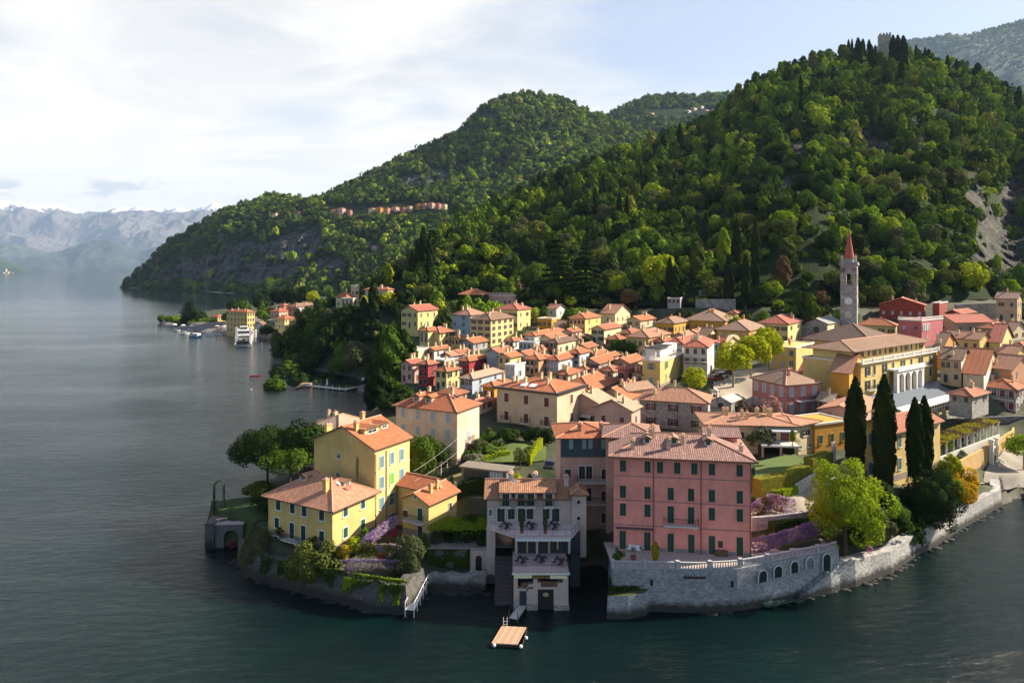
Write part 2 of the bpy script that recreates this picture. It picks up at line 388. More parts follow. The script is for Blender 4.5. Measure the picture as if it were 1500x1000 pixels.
H2 = hill('lake_mountain', [
    (178, [(1650, 421.5), (1655, 421), (1660, 420.5), (1665, 420)]), (195, [(1620, 422), (1632, 417), (1645, 412), (1660, 407)]), (215, [(1600, 422.5), (1630, 409), (1665, 398), (1700, 388)]),
    (240, [(1560, 423.5), (1610, 398), (1650, 380), (1700, 362)]), (290, [(1420, 426), (1490, 388), (1580, 355), (1690, 333)]),
    (330, [(1300, 428.5), (1390, 385), (1500, 340), (1670, 309)]), (360, [(1230, 431), (1330, 380), (1460, 335), (1660, 301)]), (400, [(1150, 433), (1270, 380), (1420, 330), (1650, 289)]),
    (430, [(1110, 435), (1230, 382), (1400, 330), (1630, 294)]), (470, [(1060, 437), (1200, 385), (1380, 330), (1620, 296)]), (530, [(980, 440), (1150, 380), (1400, 315), (1700, 266)]),
    (570, [(940, 440), (1130, 378), (1400, 308), (1750, 244)]), (620, [(900, 440), (1120, 375), (1420, 300), (1790, 219)]), (680, [(900, 440), (1130, 370), (1450, 290), (1840, 193)]),
    (700, [(900, 440), (1130, 370), (1470, 280), (1850, 166)]), (725, [(900, 440), (1130, 370), (1480, 272), (1870, 147)]), (770, [(900, 440), (1130, 365), (1480, 265), (1900, 137)]),
    (815, [(900, 420), (1150, 350), (1480, 262), (1900, 145)]), (850, [(900, 420), (1150, 350), (1480, 262), (1900, 163)]), (900, [(900, 400), (1150, 345), (1500, 265), (1950, 181)]),
    (1000, [(900, 400), (1150, 345), (1500, 270), (2000, 215)]), (1120, [(900, 400), (1150, 345), (1500, 290), (2000, 250)])],
    hillmat('lake_mountain_ground', GRN, (.13, .125, .128), .8), 300, 110, 26., 300., seed=5, rockamp=50.,
    rocks=[(300, 390, 50, 18), (360, 372, 44, 20), (410, 382, 48, 32), (440, 355, 34, 24), (250, 404, 36, 11), (340, 406, 70, 12), (480, 392, 30, 16), (610, 268, 34, 12), (640, 258, 20, 12), (678, 246, 14, 7), (715, 172, 12, 9), (770, 158, 12, 5), (545, 366, 16, 14), (325, 348, 14, 7)])
H3 = hill('saddle_hill', [
    (820, [(2300, 250), (2450, 225), (2550, 210), (2600, 200)]), (880, [(2250, 240), (2400, 210), (2550, 192), (2650, 178)]), (930, [(2200, 240), (2400, 200), (2600, 170), (2750, 153)]),
    (962, [(2200, 240), (2400, 195), (2600, 162), (2800, 140)]), (1000, [(2200, 240), (2400, 190), (2600, 162), (2800, 143)]), (1060, [(2200, 240), (2400, 195), (2600, 165), (2800, 141)]), (1180, [(2200, 240), (2400, 200), (2600, 170), (2800, 150)])],
    hillmat('saddle_hill_ground', GRN, ROCK, .7), 70, 40, 25., 350., seed=9)
H4 = hill('right_ridge', [(x_, [(d_ * 1.4, y_) for d_, y_ in c_]) for x_, c_ in [
    (1240, [(4600, 180), (4900, 130), (5270, 95), (5580, 82)]), (1330, [(4600, 180), (4900, 120), (5270, 80), (5735, 61)]), (1400, [(4600, 180), (4900, 110), (5270, 72), (5735, 51)]),
    (1425, [(4600, 180), (4900, 110), (5270, 75), (5812, 55)]), (1450, [(4600, 180), (4900, 110), (5425, 65), (6200, 42)]), (1500, [(4600, 180), (4900, 110), (5425, 60), (6355, 30)]), (1640, [(4600, 180), (4900, 100), (5425, 40), (6510, 5)])]],
    hillmat('right_ridge_ground', (.04, .06, .02), ROCK, .6), 80, 40, 60., 500., seed=12)
def far_range():
    xs = [-260, -160, -60, 0, 22, 45, 60, 80, 100, 120, 140, 165, 185, 205, 222, 240, 262, 280, 305, 318, 332, 350, 400, 480, 600]
    ys = [300, 292, 300, 297, 297, 303, 304, 301, 309, 313, 311, 306, 303, 298, 305, 304, 305, 310, 303, 301, 306, 312, 306, 315, 330]
    cols = [(x, [(17500, 397.4), (18800, y + (398 - y) * .55), (20600, y + (398 - y) * .2), (21800, y)]) for x, y in zip(xs, ys)]
    hill('far_range', cols, hillmat('far_range_ground', (.05, .06, .05), (.2, .18, .17), .02, snow=1880), 640, 150, 560., 1700., seed=21, crest=.4)
    xs = [-260, -100, 0, 30, 80, 110, 150, 170, 200, 235, 260, 300, 350, 420]
    ys = [345, 352, 356, 362, 374, 362, 350, 354, 370, 362, 360, 374, 370, 378]
    cols = [(x, [(13000, 398.4), (13400, y + (400 - y) * .6), (13900, y + (400 - y) * .25), (14400, y)]) for x, y in zip(xs, ys)]
    hill('middle_range', cols, hillmat('middle_range_ground', (.05, .062, .055), (.14, .13, .12), .05), 200, 70, 190., 950., seed=25)
    cols = [(x, [(8800, 400.0), (8950, y + (400.5 - y) * .6), (9200, y + (400.5 - y) * .25), (9500, y)]) for x, y in zip([-300, -150, -60, 0, 20, 45, 62], [355, 360, 370, 378, 385, 396, 402.5])]
    hill('near_headland', cols, hillmat('near_headland_ground', (.03, .05, .025), (.12, .12, .1), .2), 90, 30, 25., 300., seed=27)
far_range()
# ------------------------------------------------------------------ vegetation
rs = np.random.RandomState(11)
def unit(v): return v / np.maximum(np.linalg.norm(v, axis=-1, keepdims=True), 1e-9)
def cards(c, n, s, jit=.5, asp=.75):
    """leaf cards at c facing about n, half size s"""
    N = len(c); n = unit(n + jit * rs.randn(N, 3) * .7); a = unit(np.cross(n, rs.randn(N, 3))); b = np.cross(n, a)
    s = (np.ones(N) * s * (.65 + .7 * rs.rand(N)))[:, None]
    V = np.stack([c - a * s, c - b * s * asp, c + a * s, c + b * s * asp], 1).reshape(-1, 3)
    return V, np.arange(4 * N).reshape(-1, 4)
def join(parts):
    V = []; Q = []; o = 0
    for v, q in parts: V.append(v); Q.append(q + o); o += len(v)
    return np.concatenate(V), np.concatenate(Q)
def sph(n): return unit(rs.randn(n, 3))
def crown_round(n, k=26, s=.1, low=-.35, flat=1.0, spread=.68, rc=(.26, .42)):
    """unit crown, radius about 1, centre at the origin: clumps of leaf cards over a ball"""
    cl = sph(k * 4); cl = cl[cl[:, 2] > low][:k]; cl = cl * (spread + .14 * rs.randn(len(cl), 1)); cl[:, 2] *= flat
    cl[0] = (0, 0, .1); r = rc[0] + (rc[1] - rc[0]) * rs.rand(len(cl))
    w = r ** 2; i = rs.choice(len(cl), n, p=w / w.sum()); d = sph(n)
    out = unit(cl[i] + 1e-6); flip = (d * out).sum(1) < -.35; d[flip] *= -1
    c = cl[i] + d * r[i][:, None] * (.82 + .25 * rs.rand(n, 1)); c[:, 2] *= 1
    return cards(c, unit(d * .8 + out * .4 + np.array([0, 0, .25])), s)
def crown_cypress(n, s=.05, k=.14, top=.02):
    """unit height spire, base at z=0.04, radius about k"""
    z = 1 - rs.rand(n) ** .62 * .97; a = rs.rand(n) * 2 * math.pi
    pr = k * np.minimum(np.clip((1 - z) * 3.4 + top, 0, 1) ** .7, 1.0) * (.66 + .34 * np.clip(z / .25, 0, 1))
    pr = pr * (.86 + .14 * np.sin(a * 5 + z * 21)) * (.8 + .3 * rs.rand(n))
    c = np.stack([pr * np.cos(a), pr * np.sin(a), z], 1); nn = np.stack([np.cos(a), np.sin(a), .5 + 0 * a], 1)
    return cards(c, nn, s, .6, 1.2)
def crown_cedar(n, tiers=9, s=.05):
    """unit height layered conifer"""
    t = rs.randint(0, tiers, n); z0 = .14 + t / tiers * .82; rmax = .36 * (1 - (t / tiers)) ** .75 + .05
    a0 = rs.randint(0, 9, n) / 9 * 2 * math.pi + t * .9; a = a0 + .24 * rs.randn(n)
    r = rmax * np.sqrt(rs.rand(n)) * (.8 + .25 * np.sin(a0 * 3 + t)); z = z0 - r * .12 + .012 * rs.randn(n)
    return cards(np.stack([r * np.cos(a), r * np.sin(a), z], 1), np.tile([0, 0, 1.], (n, 1)), s, .45)
def crown_column(n, s=.07, k=.2):
    z = rs.rand(n); a = rs.rand(n) * 2 * math.pi; pr = k * np.sqrt(np.clip(np.sin((.06 + .92 * z) * math.pi), 0, 1)) * (.7 + .35 * rs.rand(n)) * (.85 + .15 * np.sin(a * 4 + z * 15))
    return cards(np.stack([pr * np.cos(a), pr * np.sin(a), .1 + .9 * z], 1), np.stack([np.cos(a), np.sin(a), .4 + 0 * a], 1), s)
def core(n=8, r=.7, flat=.85):
    """low dark body inside a crown, so no light leaks through it"""
    V = []; Q = []
    for i in range(n + 1):
        th = math.pi * i / n
        for j in range(n):
            ph = 2 * math.pi * j / n; rr = r * (.85 + .25 * rs.rand())
            V.append((rr * math.sin(th) * math.cos(ph), rr * math.sin(th) * math.sin(ph), rr * flat * math.cos(th)))
    for i in range(n):
        for j in range(n): Q.append((i * n + j, (i + 1) * n + j, (i + 1) * n + (j + 1) % n, i * n + (j + 1) % n))
    return np.array(V), np.array(Q)
BARK = plain('bark', (.09, .065, .045), .95, ns=6)
PALE_BARK = plain('pale_bark', (.3, .27, .2), .9, ns=5)
LM = {k: leafmat('leaf_' + k, c, tr) for k, c, tr in [
    ('bright', (.20, .30, .02), .38), ('lime', (.32, .38, .02), .4), ('mid', (.075, .14, .02), .25), ('dark', (.025, .055, .014), .25), ('deep', (.016, .036, .012), .2),
    ('olive', (.085, .105, .05), .3), ('oliveg', (.11, .14, .035), .35), ('yellow', (.42, .30, .02), .45), ('gold', (.33, .30, .03), .45), ('gold2', (.20, .21, .035), .25), ('cypress', (.018, .034, .010), .12), ('brown', (.13, .09, .05), .3),
    ('wisteria', (.25, .19, .43), .4), ('wisteriapale', (.42, .31, .47), .4), ('pinkflower', (.5, .2, .33), .4), ('silver', (.15, .18, .13), .3), ('magenta', (.45, .02, .16), .3), ('palm', (.08, .11, .03), .3), ('blossom', (.33, .2, .18), .3), ('ivy', (.035, .075, .014), .25), ('ivylime', (.12, .2, .02), .4)]}
_proto = {}
def proto(kind, mat):
    key = (kind, mat)
    if key in _proto: return _proto[key]
    base, lod = kind.split(':') if ':' in kind else (kind, 'n')
    n = {'n': 1.0, 'f': .25, 'x': 2.6}[lod]
    sz = {'n': 1.0, 'f': 1.9, 'x': .62}[lod]
    N = lambda k: int(k * n)
    if base == 'round': VQ = join([crown_round(N(1900), 30, .085 * sz), core(8, .6)])
    elif base == 'tall': VQ = crown_round(N(2000), 34, .085 * sz, low=-.8); VQ = join([(VQ[0] * (1, 1, 1.25), VQ[1]), core(8, .6, 1.1)])
    elif base == 'big': VQ = crown_round(N(5200), 60, .05 * sz, low=-.9, spread=.72, rc=(.2, .34)); VQ = join([(VQ[0] * (1, 1, 1.08), VQ[1]), core(9, .62, 1.0)])
    elif base == 'open': VQ = crown_round(N(900), 22, .085 * sz, spread=.7, rc=(.16, .32))
    elif base == 'umbrella': VQ = join([crown_round(N(3400), 44, .06 * sz, low=-.3, flat=.72, spread=.72), (core(8, .7, .3)[0] + (0, 0, .12), core(8, .7, .3)[1])])
    elif base == 'shrub': VQ = join([crown_round(N(1300), 24, .1 * sz, low=-.25), core(7, .62)])
    elif base == 'cypress': VQ = join([crown_cypress(N(2000), .03 * sz), (core(8, .5)[0] * (.17, .17, .8) + (0, 0, .45), core(8, .5)[1])])
    elif base == 'fatcypress': VQ = join([crown_cypress(N(3200), .03 * sz, .24), (core(8, .5)[0] * (.3, .3, .8) + (0, 0, .42), core(8, .5)[1])])
    elif base == 'cedar': VQ = crown_cedar(N(2600), 10, .036 * sz)
    elif base == 'poplar': VQ = join([crown_column(N(1500), .045 * sz), (core(8, .5)[0] * (.2, .2, .7) + (0, 0, .55), core(8, .5)[1])])
    elif base == 'palm':
        V = []; Q = []
        for k in range(34):
            a = rs.rand() * 6.28; up = rs.rand() * 1.25 - .35; p = np.array([0., 0, 0]); d = np.array([math.cos(a) * math.cos(up), math.sin(a) * math.cos(up), math.sin(up)])
            side = np.array([-math.sin(a), math.cos(a), 0]); pts = []
            for s in range(6):
                w = .13 * math.sin(math.pi * (s + .6) / 6.2); pts.append((p - side * w, p + side * w)); p = p + d * .2; d = d + np.array([0, 0, -.2]); d /= np.linalg.norm(d)
            o = len(V)
            for l, r in pts: V += [l, r]
            for s in range(5): Q.append((o + 2 * s, o + 2 * s + 1, o + 2 * s + 3, o + 2 * s + 2))
        VQ = (np.array(V), np.array(Q))
    me = np_mesh(base + '_crown', VQ[0], VQ[1], LM[mat]); _proto[key] = me; return me
def trunk_mesh(h, r, limbs=4, spread=.5, mat=BARK, lean=0.0):
    q = MB(); q.cyl((0, 0, -.6), (lean * .5, 0, h * .55), r, r * .75, 7); q.cyl((lean * .5, 0, h * .55), (lean, 0, h), r * .75, r * .5, 7)
    for k in range(limbs):
        a = 6.28 * k / max(limbs, 1) + .6; st = h * (.6 + .1 * (k % 3)); ln = spread * h * .55
        q.cyl((lean * .6, 0, st), (lean + math.cos(a) * ln * .8, math.sin(a) * ln * .8, st + ln), r * .42, r * .12, 5)
    return q.mesh('trunk', mat)
_tr = {}
def trunkm(kind):
    if kind not in _tr:
        _tr[kind] = {'t': lambda: trunk_mesh(1, .045, 5, .8), 'p': lambda: trunk_mesh(1, .055, 5, .8, PALE_BARK), 's': lambda: trunk_mesh(1, .03, 0)}[kind]()
    return _tr[kind]
TREES = []
def tree(kind, mat, loc, R_, H, label, name='broadleaf_tree', group=None, cat='tree', trunk='t', base=.0, sx=1.0):
    """crown of radius R_ (ball kinds) or total height H (spires); loc is the foot"""
    root = empty(name, loc, 0, label, cat, group); TREES.append(root)
    b = kind.split(':')[0]
    cr = link('crown', proto(kind, mat), root)
    cr.rotation_euler = (0, 0, rnd.random() * 6.28)
    if b in ('cypress', 'fatcypress', 'cedar', 'poplar'):
        k = {'cypress': .14, 'fatcypress': .24, 'cedar': .4, 'poplar': .2}[b]; s = R_ / k
        cr.scale = (s, s, H)
        tk = link('trunk', trunkm('s'), root); tk.scale = (H * 1.0, H * 1.0, H * .6)
    elif b == 'palm':
        cr.scale = (R_, R_, R_); cr.location = (0, 0, H); tk = link('trunk', trunkm('s'), root); tk.scale = (8, 8, H)
    elif b == 'shrub':
        cr.scale = (R_ * sx, R_, H * .62); cr.location = (0, 0, H * .38)
        tk = link('trunk', trunkm('s'), root); tk.scale = (3, 3, H * .4)
    else:
        vz = {'umbrella': .5, 'tall': 1.25, 'big': 1.08}.get(b, 1.0)
        if b == 'umbrella': cr.scale = (R_, R_, R_ * .9); cz = H - R_ * .5
        else: cr.scale = (R_ * sx, R_, R_); cz = H - R_ * vz * 1.0
        cr.location = (0, 0, max(cz, R_ * .4)); tk = link('trunk', trunkm(trunk), root); th = max(cz, 1.5) + R_ * .1
        tk.scale = (th * .9, th * .9, th)
    return root
# far woods: one mesh per hill
PAL = np.array([[.11, .19, .016], [.08, .15, .016], [.038, .078, .012], [.18, .27, .016], [.30, .37, .02], [.13, .14, .035], [.065, .10, .034], [.016, .034, .009], [.23, .24, .04]])
WOODM = leafmat('woodland_leaf', (.06, .1, .02), .16, attr=True)
def wood(name, label, pts, rad, ncard, csz, wts, seed=1, tintf=None, cyp=.0):
    r = np.random.RandomState(seed); K = 7; prot = []
    for k in range(K):
        if ncard > 100 and k in (4, 5): prot.append(join([crown_round(int(ncard * .8), 16, csz * 1.1, low=-.6, rc=(.14, .34), spread=.86, flat=[.75, 1.2][k - 4]), core(5, .42)]))
        elif ncard > 100 and k == 6: v, q = crown_column(ncard, csz * .6, .3); prot.append((v * 2.6 - (0, 0, .8), q))
        elif ncard > 100: prot.append(join([crown_round(ncard, [9, 13, 18, 24][k % 4], csz, low=-.3, rc=(.24, .46), spread=.66, flat=[1, .8, 1.15][k % 3]), core(6, .6)]))
        else: prot.append(join([crown_round(ncard, 8, csz, low=-.1, rc=(.35, .5), spread=.55), core(5, .6)]))
    VV = []; QQ = []; CC = []; o = 0
    kind = r.randint(0, K, len(pts)); ci = r.choice(len(PAL), len(pts), p=np.array(wts) / sum(wts))
    patch = np.clip((fbm(pts[:, 0] / 60, pts[:, 1] / 60, 2) - .5) * 1.6 + 1, .6, 1.5)
    tint = PAL[ci] * (.65 + .7 * r.rand(len(pts), 1)) * patch[:, None]
    for k in range(K):
        m = kind == k; n = m.sum()
        if not n: continue
        V, Q = prot[k]; a = r.rand(n) * 6.28; sc_ = rad[m]; zs = sc_ * (.75 + .75 * r.rand(n))
        ca, sa = np.cos(a)[:, None], np.sin(a)[:, None]
        X = (V[None, :, 0] * ca - V[None, :, 1] * sa) * sc_[:, None] + pts[m][:, 0:1]; Y = (V[None, :, 0] * sa + V[None, :, 1] * ca) * sc_[:, None] + pts[m][:, 1:2]
        Z = V[None, :, 2] * zs[:, None] + pts[m][:, 2:3] + sc_[:, None] * .55
        VV.append(np.stack([X, Y, Z], -1).reshape(-1, 3)); L = len(V)
        QQ.append((Q[None] + (np.arange(n) * L)[:, None, None]).reshape(-1, 4) + o); o += n * L
        CC.append(np.repeat(tint[m], L, 0))
    me = np_mesh(name, np.concatenate(VV), np.concatenate(QQ), WOODM, {'tint': np.concatenate(CC)})
    ob = link(name, me); tag(ob, label, 'woodland', None, 'stuff'); return ob
# ------------------------------------------------------------------ houses
CTRL = []                                    # terrain control points collected from everything that stands on the ground
_dy = [400, 430, 450, 470, 487, 500, 520, 540, 560, 585, 600, 630, 660, 680, 700, 740, 785, 815]
_dd = [335, 320, 290, 270, 250, 232, 205, 188, 172, 157, 150, 140, 127, 121, 115, 105, 98, 92]
def Df(y): return float(np.interp(y, _dy, _dd))
WALLC = dict(cream=(.80, .69, .46), yellow=(.82, .63, .27), ochre=(.74, .44, .08), white=(.78, .76, .72), pink=(.66, .30, .26), palepink=(.70, .50, .42), peach=(.72, .42, .26), red=(.46, .06, .07),
             brick=(.40, .09, .06), tan=(.60, .47, .33), lilac=(.70, .66, .68), grey=(.46, .46, .47), blue=(.50, .58, .66), lemon=(.80, .68, .34), rose=(.66, .22, .24), sand=(.74, .61, .44), ecru=(.84, .66, .52), orange=(.74, .36, .09))
TILEC = dict(orange=((.52, .165, .072), .5), terra=((.45, .155, .082), .65), pinkish=((.54, .25, .15), .6), brown=((.30, .17, .11), .6), old=((.40, .24, .16), .8), red=((.50, .14, .09), .4), dark=((.20, .12, .09), .6), grey=((.36, .37, .32), .7), sandy=((.50, .36, .24), .7))
SHC = dict(green=(.015, .07, .05), brown=(.12, .05, .035), blue=(.13, .235, .285), grey=(.34, .38, .42), red=(.15, .03, .03), dark=(.03, .035, .03), purple=(.12, .06, .075), lime=(.16, .42, .05), sage=(.2, .32, .22), teal=(.05, .15, .15), slate=(.018, .042, .055), white=(.7, .7, .7))
GLASS = plain('window_glass', (.02, .025, .03), .12, var=.4, spec=.6)
TRIM = plain('stone_trim', (.62, .6, .56), .8); WHITE = plain('white_paint', (.8, .8, .78), .55, var=.05); IRON = plain('dark_iron', (.03, .03, .03), .5)
WOODB = plain('brown_wood', (.13, .075, .045), .8, ns=6); STONEW = stone('rubble_wall', (.36, .345, .32), 2.2)
COPPER = plain('copper_gutter', (.16, .075, .045), .5)
def wallmat(w): return STONEW if w == 'stone' else plaster(WALLC[w])
def tilemat(t): return tile('roof_tile_' + t, *TILEC[t])
def shutmat(s): return plain('shutter_' + s, SHC[s], .6, var=.15, ns=8)
_wm = {}
def win_mesh(w, h, style, sh, trim=TRIM, near=False, bars=True):
    key = (round(w, 2), round(h, 2), style, sh, trim.name, near)
    if key in _wm: return _wm[key]
    q = MB(); t = .09
    q.box(-w / 2 - t, -.07, h, w / 2 + t, .05, h + t * 1.2); q.box(-w / 2 - t * 1.8, -.16, -t * 1.1, w / 2 + t * 1.8, .05, 0)
    q.box(-w / 2 - t, -.07, 0, -w / 2, .05, h); q.box(w / 2, -.07, 0, w / 2 + t, .05, h)
    if style != 'closed' or near:
        q.face([(-w / 2, -.012, 0), (w / 2, -.012, 0), (w / 2, -.012, h), (-w / 2, -.012, h)], 1)
        if style != 'closed':
            q.box(-.03, -.035, 0, .03, 0, h, 0); q.box(-w / 2, -.032, h * .62, w / 2, 0, h * .62 + .05, 0)
    def leaf(x0, x1, y):
        q.box(x0, y - .045, .02, x1, y, h - .02, 2)
        n = max(3, int(h / .16)) if near else 0
        for k in range(n):
            z = .06 + (h - .12) * k / n; q.box(x0 + .05, y - .06, z, x1 - .05, y - .045, z + .05, 2)
    if style == 'closed': leaf(-w / 2 + .01, -.012, -.03); leaf(.012, w / 2 - .01, -.03)
    elif style == 'open': leaf(-w - .06, -w / 2 - .04, -.07); leaf(w / 2 + .04, w + .06, -.07)
    elif style == 'half': leaf(-w - .06, -w / 2 - .04, -.07); leaf(.012, w / 2 - .01, -.03)
    me = q.mesh('window', [trim, GLASS, shutmat(sh), WHITE]); _wm[key] = me; return me
_sm = {}
def shut_mesh(w, h, sh):
    key = (round(w, 2), round(h, 2), sh)
    if key not in _sm:
        q = MB(); q.box(-w / 2, -.05, .02, w / 2, 0, h - .02)
        n = max(4, int(h / .13))
        for k in range(n):
            z = .08 + (h - .2) * k / n; q.box(-w / 2 + .06, -.065, z, w / 2 - .06, -.05, z + .05)
        _sm[key] = q.mesh('shutter', shutmat(sh))
    return _sm[key]
def put_window(root, face, L, Wd, s, z, w, h, style, sh, near=False, trim=TRIM, name='window'):
    """window centred at distance s along a face of a block; faces: B (front, y=0), A (left, x=0), C (right, x=L)"""
    loc, rz = {'B': ((s, 0, z), 0.0), 'A': ((0, s, z), -math.pi / 2), 'C': ((L, s, z), math.pi / 2)}[face]
    if not near: return link(name, win_mesh(w, h, style, sh, trim), root, loc, rz)
    o = link(name, win_mesh(w, h, 'none', sh, trim, True), root, loc, rz)
    if style == 'closed':
        for x in (-w / 4, w / 4): link('shutter', shut_mesh(w / 2 - .02, h, sh), o, (x, -.03, 0))
    elif style == 'open':
        for x in (-w * .77 - .02, w * .77 + .02): link('shutter', shut_mesh(w / 2, h, sh), o, (x, -.075, 0))
    return o
def roof_build(root, L, Wd, z0, kind, tmat, pitch=21, over=.5, caps=True, gable_mb=None, name='roof'):
    """tiled roof over [0,L]x[0,Wd]; returns the object and a height function"""
    q = MB(); o = over; tp = math.tan(R(pitch)); zE = z0 - o * tp + .12; th = .16
    x0, x1, y0, y1 = -o, L + o, -o, Wd + o
    def slope(a, b, c, d=None):                     # a-b is the eave
        A, B_, C = Vector(a), Vector(b), Vector(c); u = (B_ - A).normalized(); n = (B_ - A).cross((Vector(d) if d else C) - A).normalized(); v = n.cross(u)
        pts = [a, b, c] + ([d] if d else [])
        q.face(pts, 0, [((Vector(p) - A).dot(u), (Vector(p) - A).dot(v)) for p in pts])
        q.face([(a[0], a[1], a[2] - th), (b[0], b[1], b[2] - th), b, a], 1)
    ridge = []
    if kind == 'hip':
        if L >= Wd:
            hf = (y1 - y0) / 2; zr = zE + hf * tp; ym = (y0 + y1) / 2; r0, r1 = (x0 + hf, ym, zr), (x1 - hf, ym, zr)
            if L - Wd < .3: r0 = r1 = ((x0 + x1) / 2, ym, zr)
        else:
            hf = (x1 - x0) / 2; zr = zE + hf * tp; xm = (x0 + x1) / 2; r0, r1 = (xm, y0 + hf, zr), (xm, y1 - hf, zr)
        a, b, c, d = (x0, y0, zE), (x1, y0, zE), (x1, y1, zE), (x0, y1, zE)
        if L >= Wd:
            slope(a, b, r1, r0); slope(c, d, r0, r1); slope(b, c, r1); slope(d, a, r0); ridge = [(r0, r1), (a, r0), (d, r0), (b, r1), (c, r1)]
        else:
            slope(a, b, r0); slope(b, c, r1, r0); slope(c, d, r1); slope(d, a, r0, r1); ridge = [(r0, r1), (a, r0), (b, r0), (c, r1), (d, r1)]
        q.face([(x0, y1, zE - th), (x1, y1, zE - th), (x1, y0, zE - th), (x0, y0, zE - th)], 1)
        def H(x, y): return min(zr, zE + tp * min(x - x0, x1 - x, y - y0, y1 - y))
    elif kind in ('gx', 'gy'):
        if kind == 'gx':
            hf = (y1 - y0) / 2; zr = zE + hf * tp; ym = (y0 + y1) / 2; r0, r1 = (x0, ym, zr), (x1, ym, zr)
            slope((x0, y0, zE), (x1, y0, zE), r1, r0); slope((x1, y1, zE), (x0, y1, zE), r0, r1)
            ends = [[(x0, y0, zE), r0, (x0, y1, zE)], [(x1, y1, zE), r1, (x1, y0, zE)]]
            def H(x, y): return zE + tp * min(y - y0, y1 - y)
        else:
            hf = (x1 - x0) / 2; zr = zE + hf * tp; xm = (x0 + x1) / 2; r0, r1 = (xm, y0, zr), (xm, y1, zr)
            slope((x1, y0, zE), (x1, y1, zE), r1, r0); slope((x0, y1, zE), (x0, y0, zE), r0, r1)
            ends = [[(x1, y0, zE), r0, (x0, y0, zE)], [(x0, y1, zE), r1, (x1, y1, zE)]]
            def H(x, y): return zE + tp * min(x - x0, x1 - x)
        dn = lambda p: (p[0], p[1], p[2] - th)
        for e0, rr, e1 in ends:                      # barge ends
            q.face([dn(e0), dn(rr), rr, e0], 1); q.face([dn(rr), dn(e1), e1, rr], 1)
        if kind == 'gx':
            q.face([dn((x0, y0, zE)), dn(r0), dn(r1), dn((x1, y0, zE))], 1); q.face([dn((x0, y1, zE)), dn((x1, y1, zE)), dn(r1), dn(r0)], 1)
        else:
            q.face([dn((x0, y0, zE)), dn((x0, y1, zE)), dn(r1), dn(r0)], 1); q.face([dn((x1, y0, zE)), dn(r0), dn(r1), dn((x1, y1, zE))], 1)
        ridge = [(r0, r1)]
        if gable_mb is not None:
            k = o * tp - .12; g = zr - .2
            if kind == 'gx':
                gable_mb.face([(0, Wd, z0), (0, 0, z0), (0, ym, g)]); gable_mb.face([(L, 0, z0), (L, Wd, z0), (L, ym, g)])
            else:
                gable_mb.face([(0, 0, z0), (L, 0, z0), (xm, 0, g)]); gable_mb.face([(L, Wd, z0), (0, Wd, z0), (xm, Wd, g)])
    else:                                            # flat with parapet
        q.face([(0, 0, z0 - .25), (L, 0, z0 - .25), (L, Wd, z0 - .25), (0, Wd, z0 - .25)], 0)
        o = .18; p = .18
        for a in ((-o, -o, L + o, p), (-o, Wd - p, L + o, Wd + o), (-o, p, p, Wd - p), (L - p, p, L + o, Wd - p)): q.box(a[0], a[1], z0 - .12, a[2], a[3], z0 + .22, 1)
        def H(x, y): return z0 - .25
    if caps:
        for a, b in ridge:
            if (Vector(a) - Vector(b)).length > .4: q.cyl((a[0], a[1], a[2] + .01), (b[0], b[1], b[2] + .01), .13, .13, 5, 2, False)
    obj = q.build(name, [tmat, WOODB if kind != 'flat' else TRIM, CAPM], root)
    return obj, H
CAPM = plain('ridge_tile', (.50, .26, .17), .85, var=.25)
_ch = {}
def chimney(roof, H, x, y, h=1.3, w=.55, kind=0, col='cream', label=None):
    key = (round(h, 1), round(w, 2), kind, col)
    if key not in _ch:
        q = MB(); q.box(-w / 2, -w / 2, -1.2, w / 2, w / 2, h); q.box(-w / 2 - .08, -w / 2 - .08, h, w / 2 + .08, w / 2 + .08, h + .1)
        if kind == 0:
            for a in ((-1, -1), (1, -1), (1, 1), (-1, 1)): q.box(a[0] * w * .36 - .06, a[1] * w * .36 - .06, h + .1, a[0] * w * .36 + .06, a[1] * w * .36 + .06, h + .36)
            z = h + .36; e = w / 2 + .12; q.face([(-e, -e, z), (e, -e, z), (0, -0, z + .3)], 1); q.face([(e, -e, z), (e, e, z), (0, 0, z + .3)], 1); q.face([(e, e, z), (-e, e, z), (0, 0, z + .3)], 1); q.face([(-e, e, z), (-e, -e, z), (0, 0, z + .3)], 1)
        else: q.cyl((0, 0, h + .1), (0, 0, h + .5), .13, .13, 8, 1)
        _ch[key] = q.mesh('chimney', [plaster(WALLC[col]), CAPM])
    return link('chimney', _ch[key], roof, (x, y, H(x, y)))
_bl = {}
def balcony_mesh(w, d=1.0, h=.95, n=None):
    key = (round(w, 1), d)
    if key not in _bl:
        q = MB(); q.box(-w / 2, -d, -.16, w / 2, .05, 0); q.box(-w / 2, -d, h, w / 2, -d + .05, h + .05, 1)
        q.box(-w / 2, -d + .05, h, -w / 2 + .05, 0, h + .05, 1); q.box(w / 2 - .05, -d + .05, h, w / 2, 0, h + .05, 1)
        k = max(4, int(w / .2))
        for i in range(k + 1): x = -w / 2 + .02 + (w - .04) * i / k; q.box(x - .015, -d + .01, 0, x + .015, -d + .04, h, 1)
        for x in (-w / 2 + .02, w / 2 - .02):
            for i in range(1, 4): y = -d + d * i / 4; q.box(x - .015, y - .015, 0, x + .015, y + .015, h, 1)
        for x in (-w * .38, w * .38): q.box(x - .08, -d * .8, -.36, x + .08, 0, -.16)
        _bl[key] = q.mesh('balcony', [TRIM, IRON])
    return _bl[key]
def put_balcony(root, face, L, s, z, w, d=1.0):
    loc, rz = {'B': ((s, 0, z), 0.0), 'A': ((0, s, z), -math.pi / 2), 'C': ((L, s, z), math.pi / 2)}[face]
    return link('balcony', balcony_mesh(w, d), root, loc, rz)
HN = 0
